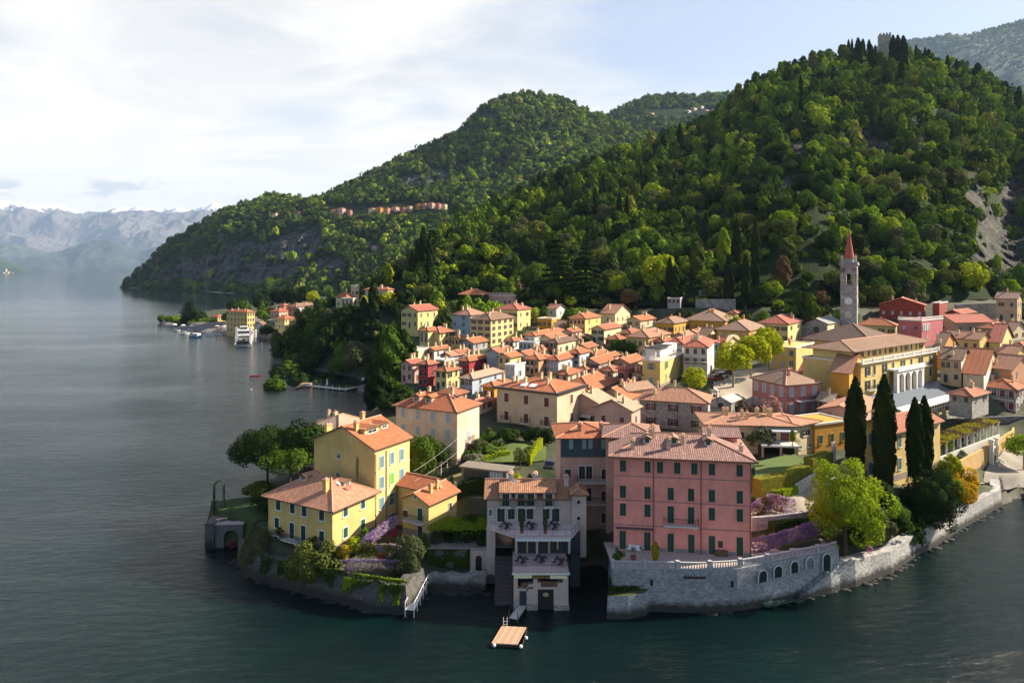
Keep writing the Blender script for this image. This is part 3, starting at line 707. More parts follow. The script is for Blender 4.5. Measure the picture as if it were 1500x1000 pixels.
def house(label, xl, xc, xr, ye, yb, yaw, roof='hip', wall='cream', tl='terra', wA=(3, 2), wB=(2, 2), sh='brown', st='mix', D=None, LA=None, LB=None, pitch=25, chim=2, near=False,
          over=.5, name='house', wall2=None, ww=.85, wh=1.35, caps=True, group='houses of the lakeside town', cat='house', top=.35, chk=0, door=True, trim=None, foot=3.0, skipA=(), skipB=(), chcol='cream', ctrl=True, band=False):
    """a house from its front corner: face A runs left from the corner, face B runs right; lengths come from the edges' bearings"""
    global HN
    trim = trim or (TRIM if near else plaster(tuple(x * .55 + .28 for x in WALLC.get(wall, (.5, .48, .45)))))
    HN += 1; rr = random.Random(HN * 31 + 5)
    D = D or Df(yb); x, y, zb = P(xc, yb, D); ze = HC - (ye - HY) / F * D; h = ze - zb
    cy, sy = math.cos(R(yaw)), math.sin(R(yaw))
    def solve(px, dx, dy):
        a = (px - CX) / F; return (a * y - x) / (dx - a * dy)
    if LB is None: LB = solve(xr, cy, sy)
    if LA is None: LA = solve(xl, -sy, cy)
    if not (1.5 < LB < (26 if D < 300 else 60)) and name not in ('hotel',) and LB != 18.3: print('LB', label, LB); LB = 9.0
    if not (1.5 < LA < 34): print('LA', label, LA); LA = 9.0
    root = empty(name, (x, y, zb), R(yaw), label, cat, group)
    body = MB()
    for a, b in (((0, 0), (LB, 0)), ((LB, 0), (LB, LA)), ((LB, LA), (0, LA)), ((0, LA), (0, 0))):
        body.face([(*a, -foot), (*b, -foot), (*b, h), (*a, h)], 1 if (wall2 and a[1] == b[1] == 0) else 0)
    body.face([(0, 0, h), (LB, 0, h), (LB, LA, h), (0, LA, h)])
    tm = tilemat(tl) if roof != 'flat' else plain('flat_roof', (.24, .205, .18), .9)
    ro, H = roof_build(root, LB, LA, h, roof, tm, pitch, over, caps, body)
    if near or band: body.box(-.03, -.03, -.5, LB + .03, 0, .5, 2); body.box(-.03, 0, -.5, 0, LA, .5, 2)
    wo = body.build('wall', [wallmat(wall), wallmat(wall2 or wall), plaster((.42, .36, .31))], root)
    def grid(face, n, Lf, skip):
        c, r = n
        if not c or not r: return
        fh = h / r if r > 1 else h
        for j in range(r):
            for i in range(c):
                if (i, j) in skip: continue
                s = Lf * (i + .5) / c; w_, h_ = ww, min(wh, fh * .56)
                z = h - (r - 1 - j + 1) * fh + fh * .30 - (.0 if j < r - 1 else top * .3)
                style = st
                if st == 'mix': style = rr.choice(['open', 'open', 'closed', 'closed', 'none'])
                if style == 'open' and Lf / c < w_ * 2.3: style = 'closed'
                if j == 0 and door and i == c // 2 and r > 1: link('door', win_mesh(w_ * 1.05, min(2.1, fh * .72), 'closed', sh, trim), root, {'B': (s, 0, .02), 'A': (0, s, .02)}[face], {'B': 0.0, 'A': -math.pi / 2}[face]); continue
                put_window(root, face, LB, LA, s, z, w_, h_, style, sh, near, trim)
    grid('A', wA, LA, skipA); grid('B', wB, LB, skipB)
    for k in range(chim): chimney(ro, H, LB * rr.uniform(.15, .85), LA * rr.uniform(.15, .85), rr.uniform(.7, 1.25), rr.uniform(.42, .62), chk if chk else rr.choice([0, 0, 1]), chcol)
    if ctrl:
        for fx, fy in ((0, 0), (LB, 0), (0, LA), (LB * .5, LA * .5)): CTRL.append((x + fx * cy - fy * sy, y + fx * sy + fy * cy, zb - .15))
    r_ = Hill(); r_.root = root; r_.L = LB; r_.W = LA; r_.h = h; r_.roof = ro; r_.H = H; r_.x = x; r_.y = y; r_.z = zb; r_.yaw = R(yaw); r_.wall = wo
    return r_
# ------------------------------------------------------------------ the town, house by house (left to right, back to front)
Hs = house
Hs('pale yellow mansion with red-brown roof and gabled front at the wood edge', 588, 612, 641, 455, 481, 60, 'gx', 'lemon', 'red', (3, 2), (3, 2), 'purple')
a2 = Hs('pale yellow tower-like house with tall brown glazed loggia', 615, 627, 645, 484, 508, 60, 'hip', 'lemon', 'orange', (2, 1), (0, 0), 'brown', wh=3.0, st='none', chim=1)
Hs('low pale yellow wing with red roof beside the glazed tower house', 640, 644, 664, 487, 507, 60, 'hip', 'lemon', 'terra', (0, 0), (3, 2), 'brown', LA=6)
Hs('pale yellow terrace house with flat roof and white parapet above the cypress', 579, 604, 632, 514, 532, 60, 'flat', 'cream', 'terra', (2, 1), (2, 1), 'brown', chim=0)
Hs('grey-white apartment house with pinkish hip roof, long shuttered side', 663, 689, 711, 461, 492, 60, 'hip', 'blue', 'pinkish', (4, 3), (2, 3), 'grey', chim=4)
Hs('cream four-storey house with purple-brown shutters and brown hip roof', 689, 719, 752, 468, 506, 60, 'hip', 'lemon', 'brown', (3, 4), (4, 4), 'purple', st='open', chim=5)
Hs('pale yellow house with low brown roof behind the cream four-storey house', 728, 758, 777, 453, 483, 60, 'hip', 'lemon', 'red', (4, 2), (2, 2), 'brown')
a7 = Hs('pale pink villa with battlemented parapet under the dark wood', 716, 750, 756, 433, 449, 75, 'flat', 'palepink', 'terra', (5, 1), (1, 1), 'grey', chim=0)
a8 = Hs('ivy-covered square house with orange hip roof at the foot of the wood', 673, 706, 717, 431, 452, 70, 'hip', 'grey', 'orange', (2, 2), (1, 2), 'grey', chim=1)
Hs('dusky red villa with dark roof in the shade of the cedars', 737, 762, 771, 417, 434, 68, 'hip', 'brick', 'dark', (4, 2), (2, 2), 'grey')
Hs('grey gable house with orange slope below the cream four-storey house', 674, 693, 714, 502, 513, 60, 'gx', 'grey', 'orange', (2, 1), (2, 1), 'brown')
Hs('small dark yellow house in shade beside the grey gable', 661, 672, 678, 494, 508, 60, 'hip', 'yellow', 'terra', (2, 1), (1, 1), 'brown')
Hs('crimson house with white framed windows and orange roof', 672, 687, 715, 528, 548, 60, 'hip', 'red', 'orange', (2, 2), (1, 1), 'white', st='none', chim=3)
Hs('dark red tall house in shade at the harbour end', 613, 627, 640, 533, 565, 60, 'hip', 'red', 'terra', (2, 3), (1, 3), 'dark', chim=2)
Hs('cream house with broad orange roof in front of the crimson house', 638, 654, 673, 543, 571, 60, 'hip', 'lemon', 'orange', (2, 2), (2, 2), 'dark', chim=2)
Hs('white-sided house with gable and terracotta roof above the dark red house', 627, 636, 658, 512, 526, 60, 'gx', 'palepink', 'orange', (1, 1), (2, 1), 'brown', wall2='white')
Hs('dark gabled house with pale orange slope above the cream house', 645, 661, 680, 521, 533, 60, 'gx', 'grey', 'pinkish', (1, 1), (2, 1), 'brown')
Hs('small house with red-orange gable roof among the upper roofs', 662, 672, 688, 516, 528, 60, 'gx', 'tan', 'terra', (1, 1), (1, 1), 'brown')
Hs('small beige flat-roofed house squeezed above the broad orange roof', 639, 651, 666, 528, 541, 60, 'flat', 'sand', 'terra', (1, 1), (2, 1), 'brown', chim=1)
Hs('low pinkish house with red roof and wisteria at the harbour wall', 588, 604, 619, 533, 560, 60, 'gx', 'palepink', 'red', (2, 2), (1, 2), 'brown')
Hs('blue-grey house with old brown tiled hip roof', 675, 692, 736, 554, 582, 60, 'hip', 'blue', 'sandy', (3, 2), (2, 2), 'blue', st='none')
Hs('ochre house with orange roof wedged behind the tan block', 707, 724, 751, 566, 588, 60, 'hip', 'ochre', 'orange', (2, 1), (2, 1), 'brown')
Hs('pale blue gabled house with stacked loggias', 713, 730, 751, 516, 543, 60, 'gx', 'blue', 'terra', (2, 2), (1, 1), 'grey', chim=4)
Hs('cream gabled house with brown shutters between pale blue and white houses', 730, 747, 763, 523, 549, 60, 'gx', 'lemon', 'orange', (2, 2), (1, 1), 'brown', st='open')
b3 = Hs('white flat-roofed house with roof terrace and grey balconies', 740, 754, 769, 535, 559, 60, 'flat', 'white', 'terra', (2, 2), (1, 1), 'grey', chim=1)
Hs('pale gabled house with long brown-orange roof', 756, 773, 804, 520, 534, 60, 'gx', 'white', 'terra', (1, 1), (2, 1), 'brown', chim=3)
b5 = Hs('peach house with orange hip roof and iron balconies', 770, 789, 808, 526, 549, 60, 'hip', 'peach', 'orange', (3, 2), (1, 2), 'dark', chim=3)
Hs('lilac-white house with grey shutters and wide orange roof', 800, 818, 848, 527, 547, 60, 'hip', 'lilac', 'orange', (3, 2), (3, 1), 'grey', chim=3)
Hs('small white house alone under the trees', 801, 815, 828, 452, 464, 55, 'gy', 'white', 'pinkish', (1, 1), (1, 1), 'blue', chim=1)
Hs('ochre flat-roofed house with potted roof terrace', 787, 808, 821, 467, 481, 60, 'flat', 'ochre', 'terra', (3, 1), (2, 1), 'brown', chim=0)
Hs('low brown lean-to house beside the flat ochre house', 811, 822, 836, 478, 487, 60, 'gy', 'tan', 'old', (1, 1), (1, 1), 'brown', chim=0)
Hs('dark ochre house with rows of tall brown shutters and orange hip roof', 834, 857, 880, 466, 490, 60, 'hip', 'yellow', 'orange', (4, 2), (2, 2), 'brown', st='closed', chim=2)
Hs('white house with broad orange roof and planted terrace', 769, 783, 827, 491, 507, 60, 'hip', 'white', 'orange', (2, 1), (2, 1), 'grey', chim=2)
Hs('cream gabled front in the middle of a broad orange roof', 790, 808, 830, 496, 509, 60, 'gx', 'cream', 'orange', (2, 1), (1, 1), 'brown', chim=0)
Hs('long white flat-roofed house with four dark windows', 760, 784, 790, 502, 514, 60, 'flat', 'white', 'terra', (4, 1), (1, 1), 'dark', chim=0, st='none')
Hs('pink and cream house with dark brown roof', 799, 817, 843, 502, 521, 60, 'hip', 'palepink', 'dark', (3, 2), (3, 1), 'dark', wall2='cream', chim=2)
Hs('low house with mossy brown roofs beside the yellow gable', 836, 848, 868, 496, 507, 60, 'hip', 'sand', 'brown', (1, 1), (2, 1), 'brown', chim=2)
Hs('sunlit white house with orange pyramid roof', 830, 849, 864, 517, 537, 60, 'hip', 'white', 'orange', (2, 2), (2, 1), 'dark', chim=1)
Hs('small yellow gable house in the middle of the roofs', 843, 860, 875, 509, 519, 60, 'gx', 'yellow', 'terra', (1, 1), (1, 1), 'brown', chim=1)
Hs('grey stone gable house with pale orange roof', 853, 877, 899, 532, 549, 60, 'gx', 'stone', 'orange', (2, 2), (2, 1), 'dark', chim=2)
Hs('yellow house with open loggia and split roof under the green wood', 880, 901, 923, 459, 475, 55, 'gy', 'cream', 'pinkish', (1, 1), (3, 1), 'dark', chim=3, st='none')
Hs('grey-beige house with small orange roof at the back of the town', 918, 938, 960, 469, 480, 55, 'gx', 'sand', 'orange', (2, 1), (1, 1), 'brown', chim=3)
Hs('pale yellow gable house with dark open shutters', 866, 885, 910, 482, 502, 58, 'gx', 'cream', 'terra', (2, 2), (2, 1), 'dark', st='open', chim=1)
Hs('peach pavilion with red six-sided roof', 887, 907, 919, 497, 508, 55, 'hip', 'peach', 'orange', (3, 1), (1, 1), 'brown', chim=0)
Hs('yellow house with arched ground floor and huge pinkish hip roof', 918, 950, 982, 494, 511, 55, 'hip', 'yellow', 'pinkish', (4, 1), (2, 1), 'dark', chim=3, st='none')
Hs('house with low red roof behind the pavilion', 908, 925, 942, 488, 499, 55, 'hip', 'tan', 'terra', (2, 1), (1, 1), 'brown', chim=1)
Hs('brown gabled house with chimney pipe among orange roofs', 898, 921, 943, 531, 543, 58, 'gx', 'tan', 'orange', (1, 1), (1, 1), 'brown', chim=2, chk=1)
Hs('beige house with curved brown-orange roof', 877, 898, 910, 543, 555, 58, 'hip', 'sand', 'terra', (2, 1), (1, 1), 'grey', chim=1)
Hs('small pink house beside the yellow terrace house', 905, 915, 942, 540, 560, 40, 'hip', 'pink', 'red', (1, 1), (2, 1), 'dark', chim=0)
Hs('house with stepped terracotta roof west of the peach pavilion', 861, 872, 890, 519, 530, 58, 'gx', 'tan', 'orange', (1, 1), (1, 1), 'brown', chim=2)
Hs('house with pale terracotta roof right of the stepped roof', 878, 890, 907, 523, 534, 58, 'gx', 'palepink', 'orange', (1, 1), (1, 1), 'brown', chim=1)
c8 = Hs('golden yellow house with green shutters and white-railed roof terrace', 941, 967, 1001, 529, 566, 58, 'flat', 'yellow', 'terra', (1, 2), (2, 2), 'sage', near=True, chim=0, ww=1.0, wh=1.9)
d1 = Hs('white house with long balcony and rust-brown roof by the piazza', 1001, 1036, 1046, 508, 553, 68, 'hip', 'white', 'red', (3, 3), (1, 3), 'brown', st='closed', chim=5)
Hs('bluish house with brown roof behind the white balcony house', 1040, 1054, 1064, 503, 530, 60, 'gx', 'blue', 'red', (2, 2), (1, 2), 'dark', chim=1)
d4 = Hs('ochre house with grey-brown hip roof and tall shutters behind the plane trees', 1050, 1097, 1121, 484, 512, 55, 'hip', 'ochre', 'old', (4, 2), (2, 2), 'grey', st='closed', chim=4, chcol='ochre')
Hs('golden yellow block with pale brown roof and a lit end wall', 961, 987, 1009, 473, 490, 55, 'hip', 'ochre', 'old', (3, 1), (4, 1), 'dark', chim=3, chcol='ochre')
Hs('long golden yellow wing with brown roof below the terraced garden', 1003, 1062, 1078, 470, 486, 62, 'hip', 'ochre', 'old', (5, 1), (1, 1), 'brown', chim=2, chcol='ochre', st='none')
Hs('little yellow roof tower with red pyramid roof', 1067, 1078, 1089, 458, 470, 48, 'hip', 'yellow', 'red', (1, 1), (1, 1), 'brown', chim=0)
Hs('pinkish roofed house with twin dormer between yellow blocks', 1005, 1022, 1036, 488, 500, 55, 'gx', 'cream', 'pinkish', (1, 1), (1, 1), 'white', chim=1)
d8 = Hs('cream three-storey house with balcony and red-brown roof by the stone church', 1112, 1154, 1174, 474, 503, 54, 'hip', 'lemon', 'red', (4, 2), (2, 2), 'dark', st='open', chim=2)
Hs('pale yellow house with orange roof right of the bell tower', 1257, 1312, 1326, 477, 492, 58, 'hip', 'lemon', 'orange', (4, 1), (1, 1), 'dark', chim=2, D=246)
e4 = Hs('brick red villa with wide gable and grey-blue shutters', 1288, 1354, 1362, 447, 468, 56, 'gx', 'brick', 'red', (5, 1), (1, 1), 'grey', st='closed', D=262, chim=2, pitch=19)
Hs('square brick red chimney-like annex beside the red villa', 1366, 1376, 1388, 444, 464, 48, 'flat', 'brick', 'red', (0, 0), (0, 0), 'grey', D=260, chim=0)
Hs('low red house with double gable behind the large red roof', 1385, 1407, 1430, 459, 472, 38, 'gx', 'brick', 'red', (1, 1), (2, 1), 'grey', D=258, chim=1)
Hs('long tan house with large red-orange roof', 1382, 1399, 1458, 472, 489, 12, 'gx', 'tan', 'red', (1, 1), (4, 1), 'grey', D=244, chim=2, LA=10)
e7 = Hs('rose pink villa with flat roof terrace and arched windows', 1316, 1350, 1381, 470, 508, 38, 'flat', 'rose', 'terra', (2, 2), (2, 1), 'grey', chim=0, D=232)
e8 = Hs('yellow three-storey house with broad pale orange roof and sunlit end', 1383, 1435, 1450, 497, 533, 38, 'gy', 'yellow', 'pinkish', (4, 2), (0, 0), 'red', chim=3, D=205, st='closed')
Hs('tan house with orange hip roof and white right side above the yellow houses', 1432, 1462, 1484, 481, 498, 36, 'hip', 'tan', 'orange', (1, 1), (2, 1), 'blue', wall2='white', chim=2)
Hs('bright yellow house with iron balcony under a reddish gable', 1449, 1465, 1484, 501, 531, 45, 'gy', 'lemon', 'red', (0, 0), (2, 2), 'dark', chim=1, D=206)
Hs('low yellow house with pale pink roof in front of the balcony house', 1462, 1487, 1506, 519, 536, 34, 'gy', 'yellow', 'pinkish', (2, 1), (1, 1), 'brown', chim=1)
Hs('tan house with orange roof cut by the right edge', 1482, 1499, 1522, 506, 519, 32, 'hip', 'tan', 'orange', (1, 1), (1, 1), 'brown', chim=1)
Hs('yellow-ochre house with flat roof terrace left of the hotel', 1127, 1166, 1192, 510, 541, 52, 'flat', 'yellow', 'terra', (3, 2), (1, 1), 'grey', chim=2, D=183, chcol='ochre')
Hs('yellow church nave with long dark brown roof below the bell tower', 1176, 1281, 1324, 504, 515, 40, 'hip', 'yellow', 'dark', (0, 0), (2, 1), 'dark', chim=0, D=206, name='church_nave', cat='church', pitch=24)
e16 = Hs('orange-yellow gabled house with pinkish roof in front of the hotel', 1217, 1244, 1271, 546, 587, 50, 'gy', 'ochre', 'pinkish', (0, 0), (1, 2), 'teal', near=True, st='closed', chim=0, D=152)
e17 = Hs('salmon pink house with blue-grey shutters and speckled brown hip roof', 1102, 1151, 1201, 563, 612, 21, 'hip', 'pink', 'old', (4, 2), (3, 2), 'grey', near=True, st='closed', D=150, ww=1.0, wh=1.9, chim=2, chcol='pink', door=False)
Hs('cluster house with small red roof between pink house and hotel', 1171, 1195, 1216, 547, 562, 50, 'gy', 'cream', 'red', (2, 1), (1, 1), 'blue', chim=1, D=170)
Hs('low house with broad tan roof behind the first tall cypress', 1200, 1262, 1290, 606, 626, 50, 'gx', 'palepink', 'pinkish', (2, 1), (1, 1), 'brown', chim=1, D=136, pitch=16)
e20 = Hs('yellow house with pinkish tiled roof and green shutters behind the cypresses', 1270, 1305, 1377, 633, 702, 34, 'gx', 'yellow', 'terra', (1, 2), (3, 2), 'teal', near=True, st='closed', D=116, LA=6.5, ww=1.05, wh=2.0, chim=1, over=.6)
e21 = Hs('low ochre house with balustraded roof terrace and green shutters', 1190, 1194, 1243, 622, 662, 24, 'flat', 'ochre', 'terra', (0, 0), (3, 1), 'green', st='closed', D=129, LA=7, chim=0, wh=1.6, door=False)
Hs('beige house with white gable end and orange roof left of the stone house', 1411, 1441, 1465, 548, 567, 46, 'gy', 'sand', 'orange', (0, 0), (1, 1), 'brown', wall2='white', chim=1, D=168)
e23 = Hs('grey rubble stone house with red shutters and orange hip roof', 1437, 1488, 1530, 570, 606, 40, 'hip', 'stone', 'orange', (4, 2), (3, 2), 'red', near=True, st='mix', D=166, ww=1.0, wh=1.7, chim=2)
Hs('peach house with blue shutters and pale red roof', 1440, 1482, 1512, 541, 558, 34, 'gy', 'peach', 'pinkish', (1, 1), (2, 1), 'blue', chim=1, D=172)
Hs('tan house behind the palm with white gable side', 1378, 1408, 1421, 527, 562, 46, 'gy', 'tan', 'brown', (2, 2), (1, 1), 'dark', wall2='white', chim=2, D=172)
Hs('orange-red house with white gable and blue arched shutters by the hotel', 1367, 1378, 1403, 512, 540, 44, 'gy', 'orange', 'brown', (0, 0), (2, 1), 'blue', wall2='white', st='open', chim=1, D=190)
Hs('tall grey-brown house at the right edge below the hillside wall', 1459, 1490, 1530, 437, 470, 45, 'gy', 'tan', 'old', (2, 2), (2, 2), 'dark', D=252, chim=1)
# low houses filling the gaps
for x0, x1, x2, ye, yb, yw, rf, w_, t_, lab in [
    (975, 1000, 1026, 503, 524, 58, 'hip', 'white', 'red', 'white house with big rust roof behind the golden terrace house'), (984, 1006, 1020, 493, 506, 56, 'gx', 'palepink', 'pinkish', 'pinkish house with small gable above the rust roof'), (1022, 1036, 1052, 494, 508, 56, 'gy', 'cream', 'brown', 'cream house with brown roof between the rust roof and ochre block'),
    (955, 972, 986, 500, 512, 56, 'hip', 'tan', 'terra', 'low tan house right of the yellow arched house'), (936, 950, 966, 512, 526, 56, 'hip', 'white', 'brown', 'white house with brown roof under the yellow arched house'), (640, 666, 684, 578, 592, 60, 'hip', 'tan', 'terra', 'low terracotta roof in the lane below the cream house'),
    (690, 704, 722, 590, 604, 60, 'gx', 'palepink', 'red', 'small pink house with chimney wedged left of the tan block'), (812, 832, 850, 548, 562, 60, 'hip', 'sand', 'orange', 'sand-coloured house with orange roof behind the tan block'), (846, 866, 884, 556, 568, 60, 'gx', 'tan', 'orange', 'tan house with orange gable roof left of the curved-roof house'),
    (1390, 1424, 1448, 580, 594, 36, 'hip', 'stone', 'terra', 'dark stone lean-to house with terracotta roof left of the rubble house'), (1462, 1484, 1504, 484, 498, 34, 'gy', 'sand', 'old', 'sand-coloured house with mottled roof at the right edge'), (1476, 1494, 1515, 528, 545, 34, 'hip', 'cream', 'pinkish', 'cream house with pinkish roof at the right edge'),
    (1404, 1424, 1440, 531, 546, 38, 'gy', 'white', 'brown', 'white house with brown gable below the yellow three-storey house'), (1062, 1084, 1100, 498, 512, 52, 'gx', 'cream', 'old', 'cream house with old roof behind the chapel front'), (780, 796, 812, 512, 524, 60, 'hip', 'cream', 'terra', 'cream house with terracotta roof above the peach house'),
    (740, 752, 768, 499, 511, 60, 'hip', 'white', 'terra', 'white house with terracotta roof beside the long flat-roofed house'), (846, 858, 872, 540, 552, 60, 'hip', 'lilac', 'terra', 'lilac house with terracotta roof below the stone gable'), (926, 940, 952, 548, 562, 58, 'gx', 'tan', 'terra', 'tan house with terracotta gable left of the golden house'),
    (1198, 1216, 1230, 588, 604, 46, 'gy', 'white', 'sandy', 'white shed with sandy roof between pink house and first cypress'), (700, 712, 728, 548, 560, 60, 'hip', 'tan', 'orange', 'tan house with orange roof behind the blue-grey house'), (824, 838, 852, 486, 498, 60, 'gx', 'palepink', 'terra', 'pale pink house with terracotta roof under the dark ochre house')]:
    Hs(lab, x0, x1, x2, ye, yb, yw, rf, w_, t_, (2, 1), (2, 1), 'brown', chim=2)
# middle distance
m1 = Hs('peach-cream house with grey-blue shutters, two dormers and orange hip roof', 580, 668, 702, 602, 677, 63, 'hip', 'ecru', 'orange', (4, 3), (0, 0), 'grey', near=True, st='closed', D=122, ww=1.05, wh=1.7, chim=3, door=False)
m2 = Hs('large tan house with dark red shutters, many chimneys and two white skylights', 728, 816, 857, 577, 634, 57, 'hip', 'sand', 'orange', (3, 2), (1, 2), 'red', near=True, st='closed', D=140, ww=1.1, wh=1.9, chim=9, door=False, pitch=17)
m3 = Hs('pink-tan gable house with brown roof and two dark windows', 871, 925, 938, 601, 631, 60, 'gx', 'palepink', 'sandy', (2, 1), (1, 1), 'brown', st='closed', D=135, chim=2, door=False, pitch=24)
m4 = Hs('pinkish house with balcony and striped awning left of the gable house', 828, 880, 899, 592, 630, 60, 'gx', 'palepink', 'sandy', (3, 1), (0, 0), 'dark', st='open', D=146, chim=1, door=False, pitch=24)
Hs('house with wide flat orange roof behind the tan house', 815, 866, 904, 572, 590, 60, 'hip', 'palepink', 'orange', (1, 1), (1, 1), 'brown', D=160, chim=4, pitch=26)
Hs('house with smooth orange roof above the grey stone house', 872, 922, 950, 584, 600, 60, 'gx', 'palepink', 'orange', (1, 1), (1, 1), 'brown', D=153, chim=3, pitch=26)
Hs('low house with lichen-spotted brown roof and cream eave', 900, 920, 957, 572, 590, 35, 'gx', 'cream', 'old', (1, 1), (2, 1), 'brown', D=157, chim=1, pitch=25)
m6s = Hs('large grey rubble stone house with brown shutters and pinkish hip roof', 937, 1037, 1046, 590, 634, 71, 'hip', 'stone', 'pinkish', (3, 2), (0, 0), 'brown', near=True, st='open', D=139, LB=9, ww=1.0, wh=1.5, chim=3, door=False, pitch=23)
cb = Hs('long cream villa with pale pink flat-pitched roof, chimneys and deep terrace', 1036, 1166, 1176, 623, 667, 84, 'hip', 'cream', 'pinkish', (0, 0), (0, 0), 'brown', D=126, LB=10, chim=9, pitch=9, over=.8)
# ferry landing village
gA = 'houses at the ferry landing'
h1 = Hs('tall yellow hotel with many balconied windows at the ferry landing', 332, 362, 373, 457, 489, 62, 'hip', 'yellow', 'orange', (6, 4), (3, 4), 'grey', D=448, chim=5, name='hotel', cat='hotel', ww=1.1, wh=1.9, group=gA, st='none')
Hs('small yellow pavilion with red pyramid roof near the ferry dock', 309, 319, 330, 464, 471, 55, 'hip', 'yellow', 'red', (2, 1), (2, 1), 'brown', D=500, chim=0, group=gA)
Hs('low shed with brown roof right of the tall landing hotel', 372, 388, 394, 477, 486, 66, 'gx', 'white', 'brown', (3, 1), (1, 1), 'brown', D=445, chim=0, group=gA)
Hs('pale yellow house with orange roof near the landing hotel', 403, 417, 433, 467, 481, 60, 'hip', 'lemon', 'orange', (3, 2), (3, 2), 'brown', D=430, chim=1, group=gA)
Hs('long pink and white building with brown roof behind the landing', 422, 434, 467, 449, 464, 60, 'hip', 'pink', 'brown', (2, 2), (6, 2), 'brown', D=470, wall2='lilac', chim=1, group=gA)
Hs('red-roofed house with small roof turret at the landing', 396, 409, 424, 456, 467, 60, 'hip', 'palepink', 'red', (2, 1), (2, 1), 'brown', D=480, chim=1, group=gA)
Hs('little red-roofed house high among the landing trees', 410, 416, 424, 447, 456, 55, 'hip', 'peach', 'red', (1, 1), (1, 1), 'brown', D=490, chim=0, group=gA)
Hs('terracotta-roofed house half hidden in trees near the landing', 464, 476, 488, 447, 458, 60, 'hip', 'sand', 'orange', (1, 1), (2, 1), 'brown', D=430, chim=1, group=gA)
h7 = Hs('villa with steep orange mansard roof on the wooded promontory', 492, 508, 520, 435, 452, 60, 'hip', 'cream', 'orange', (2, 1), (2, 1), 'dark', D=330, pitch=38, chim=1, name='villa', cat='villa')
Hs('cream veranda wing with tall windows below the mansard villa', 500, 517, 524, 437, 451, 66, 'flat', 'cream', 'terra', (3, 1), (1, 1), 'grey', D=318, wh=2.6, ww=1.2, st='none', chim=0, name='villa', cat='villa')
h8 = Hs('large villa with broad orange roof and red balconies behind tall cypresses', 535, 568, 576, 424, 450, 66, 'hip', 'sand', 'orange', (5, 2), (1, 2), 'grey', D=318, chim=3, name='villa', cat='villa')
Hs('square pale tower between the two promontory villas', 514, 520, 526, 418, 436, 55, 'flat', 'sand', 'terra', (1, 1), (1, 1), 'dark', D=335, chim=0, name='villa_tower', cat='tower')
# hamlet high on the mountain
gB = 'houses of the hillside hamlet'
vr = random.Random(5)
for i, (x, y, w) in enumerate([(488, 307, 9), (500, 305, 12), (512, 308, 8), (545, 305, 11), (556, 304, 10), (567, 305, 10), (579, 303, 11), (591, 304, 8), (600, 302, 9), (613, 299, 9), (622, 298, 9), (632, 297, 10), (642, 298, 9), (651, 299, 8), (672, 309, 8), (668, 316, 6), (549, 360, 9), (437, 310, 8), (403, 312, 7)]):
    q = hill_at(H2, x, y + 9); D_ = q[1]
    how = ['wide peach', 'low pale pink', 'tall rosy', 'narrow cream', 'small orange'][i % 5]; where = 'above the cliff' if x < 520 else ('below the hamlet' if y > 350 else 'on the hamlet terrace')
    Hs('%s house with orange roof %s' % (how, where),
       x - w * .5, x + w * .1, x + w * .55, y, y + 9, 50, 'hip', ['peach', 'palepink', 'pink', 'cream', 'orange'][i % 5], 'orange', (2, 1), (2, 1), 'brown', D=D_, chim=0, ww=1.8, wh=2.2, foot=12, ctrl=False, group=gB, caps=False, pitch=18, door=False)
for i, (x, y, w) in enumerate([(955, 166, 6), (1008, 162, 8), (1016, 158, 10), (1027, 156, 8), (1034, 161, 9), (1048, 160, 12)]):
    q = hill_at(H3, x, y + 4); D_ = q[1]
    Hs('%s far house on the saddle between the hills' % ['lone cream', 'low white', 'red-roofed', 'narrow white', 'pale pink', 'wide white'][i], x - w * .5, x + w * .1, x + w * .55, y - 1, y + 4, 45, 'hip', ['cream', 'white', 'palepink', 'white', 'palepink', 'white'][i], 'terra', (2, 1), (2, 1), 'brown', D=D_, chim=0, foot=20, ctrl=False, group='houses on the far saddle', caps=False, ww=3, wh=4, pitch=18, door=False)
for i, (x, y, w) in enumerate([(4, 399, 7), (11, 398, 6), (17, 399, 8), (24, 400, 6), (29, 401, 5), (8, 394, 5)]):
    Hs('%s house of the tiny village on the far left shore' % ['leftmost white', 'cream', 'wide pinkish', 'small white', 'last pale', 'upper cream'][i], x - w * .5, x + w * .1, x + w * .55, y, y + 3.4, 50, 'hip', ['white', 'cream', 'palepink', 'white', 'lilac', 'cream'][i], 'terra', (0, 0), (0, 0), 'brown', D=8780 + 8 * i, chim=0, foot=20, ctrl=False, group='village on the far left shore', caps=False, door=False)
